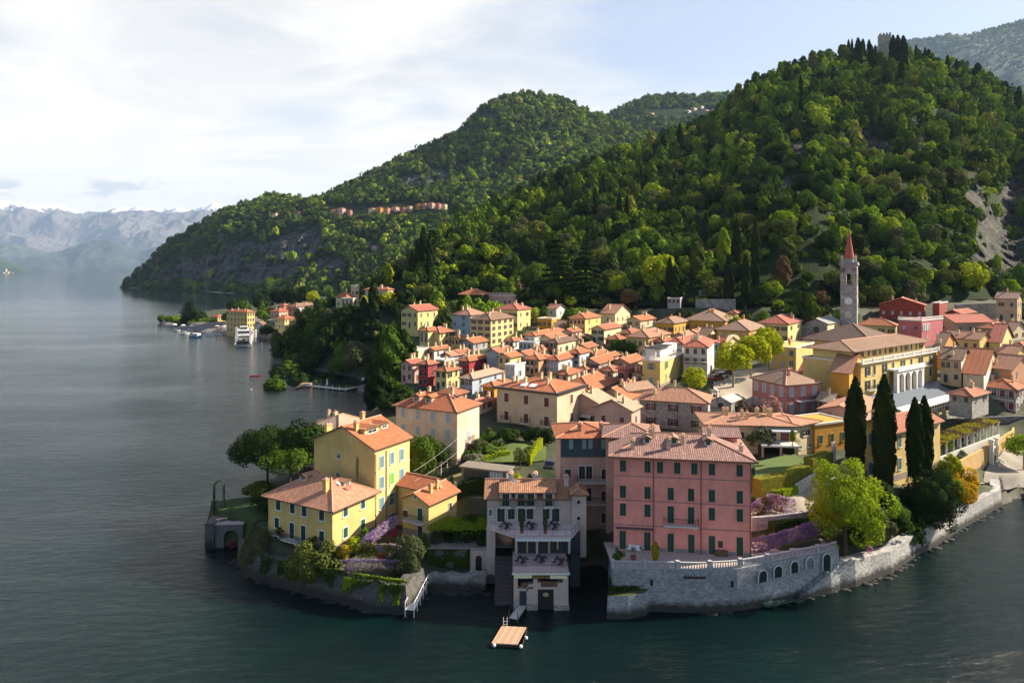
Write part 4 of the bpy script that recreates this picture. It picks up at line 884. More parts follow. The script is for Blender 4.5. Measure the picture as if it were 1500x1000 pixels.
# ------------------------------------------------------------------ foreground houses
def dormer(roof, H, x, y, w=1.3, d=2.0, h=1.1, rz=0.0, wallc='cream', tl='terra', sh='green', closed=False):
    """a small dormer facing local -y after turning by rz"""
    q = MB(); b = -1.0; q.box(-w / 2, 0, b, w / 2, d, h * .8)
    q.face([(-w / 2, 0, h * .8), (w / 2, 0, h * .8), (0, 0, h * 1.1)])
    o = q.build('dormer', [plaster(WALLC[wallc])], roof, (x, y, H(x, y)), rz)
    r = MB(); e = .2
    for s in (-1, 1):
        pts = [(s * (w / 2 + e), -e, h * .72), (s * (w / 2 + e), d + .4, h * .72), (0, d + .4, h * 1.16), (0, -e, h * 1.16)]
        if s > 0: pts = pts[::-1]
        r.face(pts[::-1] if s > 0 else pts[::-1], 0, [(0, 0), (d, 0), (d, w * .6), (0, w * .6)])
        r.face([(p[0], p[1], p[2] - .1) for p in pts], 1)
    r.face([(-(w / 2 + e), -e, h * .62), (w / 2 + e, -e, h * .62), (w / 2 + e, -e, h * .72), (0, -e, h * 1.16), (-(w / 2 + e), -e, h * .72)], 1)
    r.build('dormer_roof', [tilemat(tl), WOODB], roof, (x, y, H(x, y)), rz)
    wm = link('window', win_mesh(w * .55, h * .62, 'closed' if closed else 'none', sh), roof, (x + math.sin(rz) * 0, y, H(x, y) + .02), rz)
    return o
def skylight(roof, H, x, y, w, l, mat, axis='y', pitch=20, sgn=1):
    q = MB(); q.box(-w / 2, -l / 2, .02, w / 2, l / 2, .12)
    o = q.build('skylight', mat, roof, (x, y, H(x, y) + .05)); 
    o.rotation_euler = (R(pitch) * sgn, 0, 0) if axis == 'y' else (0, -R(pitch) * sgn, 0); return o
def dish(parent, x, y, z, r=.4, mat=None, rz=0.0):
    q = MB(); q.lathe([(.02, 0), (r * .5, .05), (r * .85, .14), (r, .22)], 12); q.cyl((0, 0, -.1), (0, 0, 0), .05)
    o = q.build('satellite_dish', mat or WHITE, parent, (x, y, z + r * .6)); o.rotation_euler = (R(70), 0, rz)
    m = MB(); m.cyl((0, 0, -.6), (0, .1, r * .6), .03); m.build('mast', IRON, parent, (x, y, z)); return o
# lower yellow house
y1 = house('big yellow garden house with white window frames on the tip of land', 393, 487, 549, 744, 806, 61, 'hip', 'yellow', 'pinkish', (0, 0), (0, 0), 'dark', D=96, near=True, chim=0, pitch=28, over=.7, group=None, door=False)
for f, s, z, hh in [('A', 2.0, 3.9, 1.5), ('A', 5.4, 3.9, 1.5), ('A', 7.8, 3.9, 1.5), ('A', 10.7, 3.9, 1.5), ('A', 2.0, .9, 1.5), ('A', 5.6, .2, 2.3), ('A', 7.9, .2, 2.3), ('A', 11.0, 1.2, 1.5), ('A', 7.9, -2.3, 1.9), ('A', 11.2, -2.0, 1.9), ('B', 2.6, 4.0, 1.45), ('B', 6.3, 4.0, 1.45), ('B', 2.6, .95, 1.45), ('B', 6.3, .95, 1.45)]:
    put_window(y1.root, f, y1.L, y1.W, s, z, .92, hh, 'closed', 'slate' if f == 'A' else 'green', True, WHITE)
put_balcony(y1.root, 'A', y1.L, 6.7, .12, 5.2, .9)
chimney(y1.roof, y1.H, 2.2, 3.4, 1.35, .7, 0, 'yellow')
dormer(y1.roof, y1.H, 3.2, 9.0, 1.5, 2.2, .8, -math.pi / 2, 'yellow', 'pinkish'); dormer(y1.roof, y1.H, 5.6, 2.4, 1.4, 2.0, .8, 0.0, 'yellow', 'pinkish')
skylight(y1.roof, y1.H, 4.4, 3.0, .5, .8, WHITE); dish(y1.roof, 5.0, 1.7, y1.H(5.0, 1.7), .45, plain('dish_red', (.5, .2, .16)), R(-30))
# tall yellow house
y2 = house('tall yellow house with blank gable, blue shutters and one lime green shutter', 460, 549, 600, 657, 790, 60, 'gx', 'yellow', 'orange', (0, 0), (0, 0), 'blue', D=104, near=True, chim=0, pitch=23, over=.45, group=None, wall2='lemon', door=False, foot=4)
for c, s in enumerate((1.6, 4.0, 6.4)):
    for r_, z in enumerate((1.0, 4.2, 7.4, 10.6)):
        if r_ == 0 and c == 0: continue
        put_window(y2.root, 'B', y2.L, y2.W, s, z, .95, 1.75, 'closed' if r_ > 1 or c == 0 else 'open', 'lime' if (r_ == 2 and c == 1) else ('blue' if r_ > 1 or c == 0 else 'sage'), True)
bands = MB()
for z in (3.6, 6.8, 10.0): bands.box(-.02, -.05, z, y2.L + .02, .02, z + .22)
bands.build('string_course', plaster(WALLC['cream']), y2.root)
for s, z in ((7.4, 11.4), (7.6, 8.4)): put_window(y2.root, 'A', y2.L, y2.W, s, z, .7, .7, 'none', 'dark', True)
stn = MB(); stn.face([(-.012, 3.6, 8.4), (-.012, 3.35, 8.4), (-.012, 3.2, 11.8), (-.012, 3.7, 12.3), (-.012, 3.9, 10.5)]); stn.build('damp_stain', plain('damp_stain', (.22, .16, .05), .95, var=.4, ns=5), y2.root)
pp = MB(); pp.cyl((2.6, -.12, .2), (2.6, -.12, 13), .06); pp.cyl((.1, -.12, .2), (.1, -.12, 13), .06); pp.build('downpipe', COPPER, y2.root)
dormer(y2.roof, y2.H, 3.0, 3.2, 3.4, 2.6, 1.1, 0.0, 'lemon', 'orange'); dormer(y2.roof, y2.H, 6.2, 3.4, 1.8, 2.4, 1.0, 0.0, 'lemon', 'orange')
for x, y_ in ((1.2, 11.2), (2.2, 11.6), (5.4, 7.4), (.9, 4.6)): chimney(y2.roof, y2.H, x, y_, 1.0, .6, 0, 'yellow')
dish(y2.roof, 2.4, 9.6, y2.H(2.4, 9.6), .4, plain('dish_red', (.5, .2, .16)))
# white house behind
y3 = house('white villa with sandy grey hip roof and thin roof mast behind the tall yellow house', 450, 497, 548, 633, 690, 60, 'hip', 'lilac', 'sandy', (3, 2), (1, 1), 'dark', D=122, chim=3, group=None, door=False)
q = MB(); q.cyl((0, 0, -.2), (0, 0, 4.6), .05, .02); q.cyl((-.5, 0, 3.9), (.5, 0, 3.9), .02); q.cyl((0, -.4, 3.4), (0, .4, 3.4), .02)
q.build('mast', IRON, y3.roof, (y3.L * .5, y3.W * .5, y3.H(y3.L * .5, y3.W * .5)))
# small yellow house
y4 = house('small yellow house with round gable window and flower-hung balcony', 590, 628, 669, 737, 786, 58, 'gx', 'yellow', 'orange', (0, 0), (0, 0), 'green', D=100, near=True, chim=0, pitch=24, over=.5, group=None, door=False)
put_window(y4.root, 'A', y4.L, y4.W, 1.6, 2.1, .9, 1.8, 'closed', 'green', True); put_window(y4.root, 'A', y4.L, y4.W, 1.6, -.5, .9, 1.8, 'closed', 'dark', True); put_window(y4.root, 'A', y4.L, y4.W, 4.4, 2.1, .9, 1.0, 'closed', 'brown', True)
put_window(y4.root, 'B', y4.L, y4.W, 5.2, 2.4, .6, 1.1, 'closed', 'dark', True)
put_balcony(y4.root, 'A', y4.L, 2.6, 1.95, 3.6, .9)
q = MB(); q.lathe([(.42, 0), (.42, .1), (.3, .1)], 16); o = q.build('round_window', [WHITE], y4.root, (-.02, y4.W / 2, y4.h + .55)); o.rotation_euler = (0, -math.pi / 2, 0)
q = MB(); q.lathe([(.01, 0), (.3, 0), (.3, .03)], 16); o = q.build('pane', [GLASS], y4.root, (-.09, y4.W / 2, y4.h + .55)); o.rotation_euler = (0, -math.pi / 2, 0)
chimney(y4.roof, y4.H, 2.2, 1.4, .8, .45, 0, 'yellow'); chimney(y4.roof, y4.H, 4.0, 1.6, .8, .45, 0, 'yellow'); dish(y4.roof, 4.6, 1.5, y4.H(4.6, 1.5), .35, plain('dish_red', (.5, .2, .16)))
wg = MB(); wg.box(4.0, y4.W - 1.5, -3, 9.0, y4.W + 4.5, y4.h + .25); wo = wg.build('rear_wing', plaster(WALLC['yellow']), y4.root)
rw, _ = roof_build(y4.root, 5.0, 6.0, y4.h + .25, 'gy', tilemat('orange'), 22, .5); rw.location = (4.0, y4.W - 1.5, 0)
# dormers and fittings of the middle houses
dormer(m1.roof, m1.H, 1.4, 9.6, 1.5, 2.6, 1.2, -math.pi / 2, 'palepink', 'orange'); dormer(m1.roof, m1.H, 1.4, 6.9, 1.5, 2.6, 1.2, -math.pi / 2, 'palepink', 'orange')
for x in (3.6, 5.0): skylight(m1.roof, m1.H, x, 3.0, .6, 1.0, GLASS)
put_window(m1.root, 'B', m1.L, m1.W, 4.6, 2.9, .9, 1.8, 'closed', 'grey', True); put_balcony(m1.root, 'B', m1.L, 4.6, 2.8, 1.8, .7)
q = MB(); q.cyl((.1, -.1, 0), (.1, -.1, m1.h), .07); q.build('downpipe', COPPER, m1.root)
for s in (9.2, 7.0): skylight(m2.roof, m2.H, 2.0, s, 1.5, 1.4, plain('white_panel', (.75, .78, .8), .2, spec=.6), 'x', 17)
for s in (2.5, 7.4, 12.3): put_balcony(m2.root, 'A', m2.L, s, 1.2, 2.2, .8)
q = MB(); q.box(-.7, -.7, m2.h + .02, m2.L + .7, m2.W + .7, m2.h + .2); q.build('gutter', IRON, m2.root)
put_balcony(m4.root, 'A', m4.L, 3.4, .9, 2.4, .8)
aw = MB()
for k in range(10): aw.face([(-.02, 2.2 + .25 * k, 3.0), (-.9, 2.2 + .25 * k, 2.55), (-.9, 2.45 + .25 * k, 2.55), (-.02, 2.45 + .25 * k, 3.0)][::-1], k % 2)
aw.build('awning', [WHITE, plain('awning_grey', (.2, .22, .24))], m4.root)
# glass storey house
n6 = house('tall pale pink house with glazed top floor and flat orange roof beside the pink house', 820, 820.5, 899, 639, 790, 1, 'hip', 'palepink', 'orange', (0, 0), (0, 0), 'dark', D=106, LA=8.5, near=True, chim=0, pitch=15, over=.8, group=None, door=False, foot=5)
BLUEG = plain('blue_glass', (.02, .06, .09), .06, spec=.8, var=.6, ns=.8)
q = MB(); q.face([(.25, -.03, n6.h - 3.1), (n6.L - .1, -.03, n6.h - 3.1), (n6.L - .1, -.03, n6.h - .1), (.25, -.03, n6.h - .1)], 0)
for k in range(9): x = .2 + (n6.L - .3) * k / 8; q.box(x - .06, -.1, n6.h - 3.15, x + .06, 0, n6.h - .05, 1)
for z in (n6.h - 3.2, n6.h - 2.1, n6.h - .16): q.box(.15, -.11, z, n6.L - .05, -.0, z + .12, 1)
for k in (1, 3, 4, 6): x = .2 + (n6.L - .3) * (k + .5) / 8; q.face([(x - .28, -.036, n6.h - 1.95), (x + .28, -.036, n6.h - 1.95), (x + .36, -.036, n6.h - .2), (x - .36, -.036, n6.h - .2)], 2)
q.build('window_band', [BLUEG, plain('steel_frame', (.05, .09, .11), .4), plain('curtain', (.26, .34, .34), .9)], n6.root)
for z, xs in ((n6.h - 6.6, (1.2, 3.4, 4.5, 6.9)), (n6.h - 10.0, (3.4, 4.4, 6.9)), (n6.h - 13.4, (3.4, 6.9))):
    for x in xs: put_window(n6.root, 'B', n6.L, n6.W, x, z, .95, 2.0 if 3 < x < 5 else 1.5, 'closed', 'dark', True)
for z in (n6.h - 6.9, n6.h - 10.2): put_balcony(n6.root, 'B', n6.L, 5.3, z, 5.4, 1.2)
for x in (3.2, 6.6): chimney(n6.roof, n6.H, x, 1.6, .9, .55, 0, 'tan')
# pink house
pk = house('large pink waterfront house with dark green shutters above the stone lake wall', 890, 899, 1100, 665, 803, -8.5, 'hip', 'rose', 'old', (0, 0), (0, 0), 'green', D=94.6, LA=11.5, LB=18.3, near=True, chim=0, pitch=17, over=.75, group=None, door=False)
pk.root['label'] = 'large pink waterfront house with dark green shutters above the stone lake wall'
PINKM = stone('pink_render', (.64, .2, .185), .9, .9); pk.wall.data = pk.wall.data.copy(); pk.wall.data.materials[0] = pk.wall.data.materials[1] = plaster((1.0, .46, .39), .6); pk.wall.data.materials[2] = plaster((.42, .40, .42))
pk.roof.data.materials[0] = tile('roof_tile_rosebrown', (.34, .185, .15), .25)
PKT = plaster((1.0, .49, .42), .6)
def pxl(z): return (z - 55) / 593 * 18.3
for z in (96, 204, 259, 333, 407, 482, 599): put_window(pk.root, 'B', 18.3, pk.W, pxl(z), 10.75, .82, 1.55, 'closed', 'green', True, PKT)
for z in (96, 204, 305, 393, 482, 600): put_window(pk.root, 'B', 18.3, pk.W, pxl(z), 7.1, .82, 1.7, 'closed', 'green', True, PKT)
for z in (96, 204, 482, 600): put_window(pk.root, 'B', 18.3, pk.W, pxl(z), 4.65, .82, 1.7, 'closed', 'green', True, PKT)
for z in (305, 393): put_window(pk.root, 'B', 18.3, pk.W, pxl(z), 4.0, .85, 2.3, 'closed', 'green', True, PKT)
for z in (95, 203, 305, 394, 482, 600): put_window(pk.root, 'B', 18.3, pk.W, pxl(z), .05, .85, 2.5, 'closed', 'green', True, PKT, name='door')
put_balcony(pk.root, 'B', 18.3, pxl(348), 3.85, 4.6, .9)
q = MB()
for z in (3.35, 6.75, 10.1): q.box(-.03, -.05, z, 18.33, .02, z + .1)
q.build('string_course', plaster((.46, .3, .3)), pk.root)
q = MB(); q.box(.3, -.5, 2.95, 5.3, 0, 3.1); q.build('awning_box', plain('awning_case', (.1, .08, .08)), pk.root)
q = MB(); q.cyl((5.4, -.12, 0), (5.4, -.12, 13), .06); q.cyl((11.75, -.12, 0), (11.75, -.12, 13), .06); q.cyl((18.2, -.1, 0), (18.2, -.1, 13), .06); q.build('downpipe', COPPER, pk.root)
q = MB(); q.box(-.85, -.85, pk.h - .32, 19.15, -.72, pk.h - .16); q.build('gutter', COPPER, pk.root)
q = MB(); q.box(14.0, -.04, 1.0, 14.6, .02, 1.9); q.box(13.6, -.5, 0, 15.2, -.05, .7, 1); q.build('niche', [plain('niche_dark', (.06, .03, .03)), WOODB], pk.root)
for z in (210, 330, 482):
    x = pxl(z) - .1; dormer(pk.roof, pk.H, x, 3.0, 1.1, 2.2, .85, 0.0, 'sand', 'old', 'green', True)
for z, y_, hh in ((140, 1.4, 1.0), (225, 4.2, 1.0), (300, 1.6, 1.3), (365, 3.0, 1.0), (235, 4.6, 1.3), (620, 2.6, .8), (490, 4.8, 1.2)): chimney(pk.roof, pk.H, pxl(z), y_, hh, .5, 0 if z != 620 else 1, 'sand')
wg = MB(); wg.box(-1.2, 8.0, -3, 6.6, 15.5, pk.h + .55); wg.build('rear_wing', plaster(WALLC['palepink']), pk.root)
rw, _ = roof_build(pk.root, 7.8, 7.5, pk.h + .55, 'hip', pk.roof.data.materials[0], 17, .6); rw.location = (-1.2, 8.0, 0)
rw, _ = roof_build(pk.root, 4.6, 5.0, pk.h + 1.2, 'gx', tile('roof_tile_rosebrown', (.34, .185, .15), .25), 17, .4); rw.location = (13.4, 7.6, 0)
wg = MB(); wg.box(13.6, 7.8, pk.h - 3, 17.8, 12.4, pk.h + 1.25); wg.build('rear_wing', plaster((1.0, .46, .39), .6), pk.root)
# ------------------------------------------------------------------ lakeside restaurant hotel
CREAMW = plaster((.68, .58, .54), .3)
rt = empty('lakeside_hotel', (0, 88.4, 0), 0, 'small pink-white lakeside hotel with terraces stepping down to a boat door', 'hotel')
def rb(name, boxes, mats):
    q = MB()
    for b in boxes: q.box(b[0], b[1] - 88.4, b[2], b[3], b[4] - 88.4, b[5], b[6] if len(b) > 6 else 0)
    return q.build(name, mats, rt)
DARKM = plain('dark_opening', (.012, .012, .014), .8)
PAVM = plain('terrace_paving', (.40, .31, .31), .85, ns=3)
rb('boathouse_wall', [(.2, 88.4, -1, .75, 97, 4.7), (.75, 88.4, 2.45, 2.1, 97, 2.75), (.75, 88.4, -1, .95, 97, 2.5), (1.9, 88.4, -1, 3.35, 97, 2.95), (1.15, 88.4, 2.75, 1.2, 97, 3.0), (2.1, 88.4, 2.75, 2.75, 97, 3.3), (2.75, 88.4, 2.95, 3.3, 97, 4.7), (3.35, 88.4, 2.65, 5.4, 97, 2.95), (5.4, 88.4, -1, 7.3, 97, 2.95), (6.6, 88.4, 2.95, 7.3, 97, 4.7), (5.9, 88.4, 2.95, 6.6, 97, 3.5), (3.3, 88.4, 2.95, 3.75, 97, 3.5), (.2, 88.4, 4.35, 7.3, 97, 4.7)], [CREAMW])
rb('opening', [(.7, 89.3, -.5, 7.0, 96, 4.4)], [DARKM])
rb('plinth', [(1.95, 88.25, -1, 3.3, 88.5, .75), (5.45, 88.2, -1, 7.4, 96, .6)], [STONEW])
rb('boat_door', [(3.37, 88.5, -.6, 5.38, 88.6, 2.62)], [plain('door_dark', (.018, .02, .024), .6)]); rb('side_door', [(.97, 88.5, .4, 1.88, 88.6, 2.44)], [plain('door_blue', (.03, .045, .06), .6)])
q = MB(); q.lathe([(.01, 0), (.33, 0), (.35, .03)], 18); o = q.build('emblem', plain('emblem_gold', (.38, .33, .2)), rt, (4.37, .09, 1.95)); o.rotation_euler = (R(90), 0, 0); o.scale = (1.1, .75, 1)
rb('parapet', [(1.2, 88.45, 2.75, 2.1, 88.6, 3.5)], [WOODB]); rb('parapet', [(3.75, 88.45, 2.95, 5.9, 88.6, 3.65)], [WOODB])
rb('awning', [(.25, 88.0, 4.25, 2.55, 88.42, 4.6), (4.9, 88.0, 4.2, 7.1, 88.42, 4.55)], [plain('awning_cream', (.72, .68, .45))])
sg = rb('sign_board', [(2.5, 88.1, 4.15, 4.95, 88.3, 4.62)], [plain('sign_dark', (.02, .016, .012))])
def text(s, size, loc, parent, mat, rot=(R(90), 0, 0), ext=.015, name='lettering'):
    c = bpy.data.curves.new(name, 'FONT'); c.body = s; c.size = size; c.extrude = ext; c.align_x = 'CENTER'; c.align_y = 'CENTER'; c.materials.append(mat)
    o = bpy.data.objects.new(name, c); COL.objects.link(o); me = bpy.data.meshes.new_from_object(o); bpy.data.objects.remove(o); o = link(name, me, parent, loc); o.rotation_euler = rot; return o
text('Hotel Du Lac', .40, (3.72, -.325, 4.38), sg, plain('sign_gold', (.5, .36, .1)))
rb('terrace', [(.05, 88.2, 4.7, 7.45, 95, 4.85)], [PAVM]); rb('cornice', [(.0, 88.1, 4.62, 7.5, 88.2, 4.9)], [TRIM])
def rail(pts, z, h, parent, name='railing', step=.28, base=(0, 88.4, 0), mat=IRON, post=None):
    q = MB()
    for a, b in zip(pts, pts[1:]):
        A = Vector((a[0] - base[0], a[1] - base[1], z - base[2])); B_ = Vector((b[0] - base[0], b[1] - base[1], (b[2] if len(b) > 2 else z) - base[2])); n = max(1, int((B_ - A).length / step))
        q.cyl(A + Vector((0, 0, h)), B_ + Vector((0, 0, h)), .03, n=5); q.cyl(A + Vector((0, 0, .08)), B_ + Vector((0, 0, .08)), .02, n=4)
        for k in range(n + 1): p = A.lerp(B_, k / n); q.cyl(p, p + Vector((0, 0, h)), .012 if k % 6 else .028, n=4, cap=False)
    return q.build(name, mat, parent)
rail([(.1, 95), (.1, 88.3), (7.4, 88.3), (7.4, 95)], 4.85, .95, rt)
rb('glass_front', [(.7, 94.4, 4.85, 7.9, 94.5, 7.3), (-2.4, 96.2, 5.0, .5, 96.3, 7.2)], [plain('restaurant_glass', (.03, .035, .04), .1, spec=.7, var=.5)])
rb('column', [(.4, 94.2, 4.85, .75, 95, 7.3), (3.3, 94.2, 4.85, 3.6, 95, 7.3), (7.75, 94.2, 4.85, 8.05, 95, 7.3), (-2.7, 95.9, 4.6, -2.35, 97, 7.3)], [CREAMW])
rb('curtain', [(2.0, 94.3, 4.9, 2.2, 94.38, 7.1), (5.0, 94.3, 4.9, 5.25, 94.38, 7.1), (6.2, 94.3, 5.4, 6.4, 94.38, 7.1)], [plain('curtain_tan', (.42, .32, .2))])
aw = MB()
for k in range(30): x = .5 + .25 * k; aw.box(x, 93.0 - 88.4, 7.0 + .06 * (k % 2), x + .25, 93.15 - 88.4, 7.34, 0); aw.face([(x, 4.6, 7.34), (x + .25, 4.6, 7.34), (x + .25, 5.9, 7.5), (x, 5.9, 7.5)], 0)
aw.build('awning', [plain('awning_stripe', (.62, .66, .66))], rt)
q = MB(); q.prism([(.35, 93.1 - 88.4), (8.2, 93.1 - 88.4), (9.6, 96.4 - 88.4), (9.6, 99 - 88.4), (-3.5, 99 - 88.4), (-3.0, 96.0 - 88.4)], 7.42, 7.62); q.build('terrace', [plain('terrace_pink', (.56, .47, .46), .85)], rt)
rail([(-3.0, 96.1), (.35, 93.2), (8.15, 93.2), (9.5, 96.4)], 7.62, .95, rt)
rb('wall', [(-3.6, 98.4, 4, 8.6, 105, 11.2), (8.6, 97.4, 3, 10.6, 101.5, 12.0), (-3.6, 96.2, -1, -2.4, 98.4, 7.4)], [CREAMW])
mr, mH = roof_build(rt, 12.2, 6.6, 11.2, 'gx', tilemat('brown'), 25, .45); mr.location = (-3.6, 10.0, 0); mr.data.materials[0] = tile('roof_tile_rust', (.42, .20, .11), .45)
tr2, _ = roof_build(rt, 2.0, 4.1, 12.0, 'hip', tile('roof_tile_rust', (.42, .20, .11), .45), 22, .35); tr2.location = (8.6, 9.0, 0)
for x in (-.9, 1.3, 2.7, 5.3):                       # tall windows cut into the eaves
    q = MB(); q.box(x - .85, 9.7, 10.4, x + .85, 12.2, 12.15, 0); q.build('dormer', [CREAMW], rt)
    link('window', win_mesh(1.0, 1.75, 'closed', 'dark'), rt, (x, 9.7, 10.1))
    link('balcony', balcony_mesh(1.5, .35, .8), rt, (x, 9.68, 10.05))
q = MB(); q.face([(-1.9, 9.35, 12.1), (6.4, 9.35, 12.1), (6.4, 12.6, 12.95), (-1.9, 12.6, 12.95)], 0, [(0, 0), (8.3, 0), (8.3, 3.4), (0, 3.4)]); q.face([(-1.9, 9.35, 12.0), (-1.9, 12.6, 12.8), (6.4, 12.6, 12.8), (6.4, 9.35, 12.0)], 1); q.box(-1.9, 9.35, 11.98, 6.4, 9.4, 12.1, 1)
q.build('dormer_roof', [tile('roof_tile_rust', (.42, .20, .11), .45), WOODB], rt)
for x, w_ in ((-1.6, 1.1), (-.1, 1.0), (1.4, 1.1), (2.6, 1.0), (4.9, 1.0), (6.3, 1.1)): link('window', win_mesh(w_, 1.9 if w_ > 1 else 1.5, 'closed', 'dark', TRIM), rt, (x, 10.0, 7.75 if w_ > 1 else 8.1))
link('window', win_mesh(.5, .9, 'closed', 'teal'), rt, (-3.1, 10.0, 8.6))
for z in (10.9, 8.6):
    q = MB(); q.lathe([(.36, 0), (.36, .08), (.27, .08), (.27, .02), (.01, .02)], 14); o = q.build('round_window', [plain('round_trim', (.42, .46, .5))], rt, (9.5, 9.0, z)); o.rotation_euler = (R(90), 0, 0)
    q = MB(); q.lathe([(.01, 0), (.26, 0), (.26, .04)], 14); o = q.build('pane', [GLASS], rt, (9.5, 8.95, z)); o.rotation_euler = (R(90), 0, 0)
for x, y_ in ((3.4, 2.8), (7.0, 2.8), (11.6, 2.2)): chimney(mr, mH, x, y_, 1.0, .62, 0, 'lilac')
dish(mr, 4.0, 2.3, mH(4.0, 2.3), .42, WHITE, R(-15))
rb('stair_enclosure', [(8.0, 93.5, .6, 9.3, 97.5, 4.4), (8.3, 96, 1.5, 9.6, 99, 7.0)], [plain('steel_teal', (.012, .03, .04), .35, spec=.6)])
st = MB()
for k in range(12): st.box(-2.3, 1.2 + k * .55, -.5, .1, 1.8 + k * .55, .25 + k * .32)
st.build('stair', [plain('stair_stone', (.07, .065, .06), .9)], rt)
q = MB()
for x, n in ((.2, 7.9),): pass
def cafe_set(x, y, z, label, mat=IRON, chairs=4):
    r_ = empty('cafe_table', (x, y, z), rnd.random(), label, 'table', 'cafe tables of the lakeside hotel')
    t = MB(); t.lathe([(.02, .70), (.42, .70), (.42, .74)], 12); t.build('tabletop', mat, r_); t = MB(); t.cyl((0, 0, 0), (0, 0, .7), .03); t.lathe([(.02, 0), (.24, 0), (.24, .03)], 10); t.build('pedestal', mat, r_)
    for k in range(chairs):
        a = k * 6.28 / chairs + .4; c = empty('cafe_chair', (x + .8 * math.cos(a), y + .8 * math.sin(a), z), a + 1.57, label.replace('dark round cafe table', 'chair at the cafe table'), 'chair', 'cafe chairs of the lakeside hotel')
        if not hasattr(cafe_set, 'ms'):
            s = MB(); s.box(-.22, -.22, .43, .22, .22, .47); b = MB(); b.box(-.22, .19, .47, .22, .22, .88); l = MB(); l.cyl((0, 0, 0), (0, 0, .43), .018, n=5)
            cafe_set.ms = (s.mesh('seat', mat), b.mesh('backrest', mat), l.mesh('leg', mat))
        ms = cafe_set.ms; link('seat', ms[0], c); link('backrest', ms[1], c)
        for p in ((-.2, -.2), (.2, -.2), (.2, .2), (-.2, .2)): link('leg', ms[2], c, (*p, 0))
for x, y_, w_ in ((1.3, 91.2, 'left'), (3.8, 91.5, 'middle'), (6.3, 90.8, 'right')): cafe_set(x, y_, 4.85, 'dark round cafe table at the %s of the lower hotel terrace' % w_)
for x, w_ in ((2.6, 'between the potted cypresses'), (5.8, 'right of the potted cypresses'), (-.9, 'left of the potted cypresses')): cafe_set(x, 96.0, 7.62, 'dark round cafe table on the upper hotel terrace %s' % w_)
# gangway and bathing raft
def px3(x, y, z): p = W(x, y, z); return Vector((p[0], p[1], z))
g0, g1 = px3(770, 880, .55), px3(752, 905, .5)
gw = empty('gangway', g0, 0, 'narrow wooden gangway with handrails running from the boat door towards the raft', 'gangway')
q = MB(); d = g1 - g0; n_ = Vector((-d.y, d.x, 0)).normalized() * .55
q.face([n_, -n_, d - n_, d + n_]); q.face([-n_ - Vector((0, 0, .1)), n_ - Vector((0, 0, .1)), d + n_ - Vector((0, 0, .1)), d - n_ - Vector((0, 0, .1))]); q.face([n_ - Vector((0, 0, .1)), n_, d + n_, d + n_ - Vector((0, 0, .1))]); q.face([d - n_, -n_, -n_ - Vector((0, 0, .1)), d - n_ - Vector((0, 0, .1))]); q.face([d + n_, d - n_, d - n_ - Vector((0, 0, .1)), d + n_ - Vector((0, 0, .1))])
q.build('deck', plain('grey_planks', (.46, .44, .43), .85, ns=8), gw)
for s in (-1, 1): rail([(g0.x + n_.x * s, g0.y + n_.y * s), (g1.x + n_.x * s, g1.y + n_.y * s)], .5, .95, gw, 'handrail', .9, g0)
for s in (-1, 1): q = MB(); q.cyl(d + n_ * s * 1.05 - Vector((0, 0, 2)), d + n_ * s * 1.05 + Vector((0, 0, .9)), .06); q.build('post', WOODB, gw)
c4 = [px3(735, 916, .45), px3(772, 918, .45), px3(765, 943, .45), px3(720, 941, .45)]; cc = sum(c4, Vector()) / 4
rf = empty('bathing_raft', cc, 0, 'square wooden bathing raft with orange planks floating before the hotel', 'raft')
e1 = (c4[1] - c4[0]); e2 = (c4[3] - c4[0]); NP = 11
q = MB()
for k in range(NP):
    a = c4[0] + e1 * (k / NP) - cc; b = c4[0] + e1 * ((k + .9) / NP) - cc
    q.face([a + e2, b + e2, b, a], k % 3); dz = Vector((0, 0, .12)); q.face([a + e2 - dz, b + e2 - dz, b + e2, a + e2], k % 3)
q.build('deck', [plain('plank_a', (.46, .29, .19), .85, ns=6), plain('plank_b', (.41, .255, .165), .85, ns=6), plain('plank_c', (.50, .33, .23), .85, ns=6)], rf)
q = MB(); ins = [p - cc for p in c4]
for a, b in ((0, 1), (1, 2), (2, 3), (3, 0)): q.face([ins[b] - Vector((0, 0, .75)), ins[b] - Vector((0, 0, .02)), ins[a] - Vector((0, 0, .02)), ins[a] - Vector((0, 0, .75))][::-1])
q.build('float', plain('float_dark', (.03, .028, .025)), rf)
q = MB(); q.lathe([(.02, -.2), (.17, -.1), (.2, .05), (.14, .18), (.02, .22)], 12); bm_ = q.mesh('fender', WHITE)
for k, f in ((3, .08), (2, -.04)): link('fender', bm_, rf, (c4[k] + Vector((f * 4, -.15, -.2)) - cc))
link('fender', bm_, rf, (c4[1].lerp(c4[2], .55) + Vector((.2, 0, -.2)) - cc))
q = MB(); a = c4[0] - cc
for s in (0, .45): q.cyl(a + Vector((.2 + s, .1, -.8)), a + Vector((.2 + s, .1, 1.0)), .03)
for z in (-.3, .1, .5): q.cyl(a + Vector((.2, .1, z)), a + Vector((.65, .1, z)), .025)
q.build('ladder', WHITE, rf)
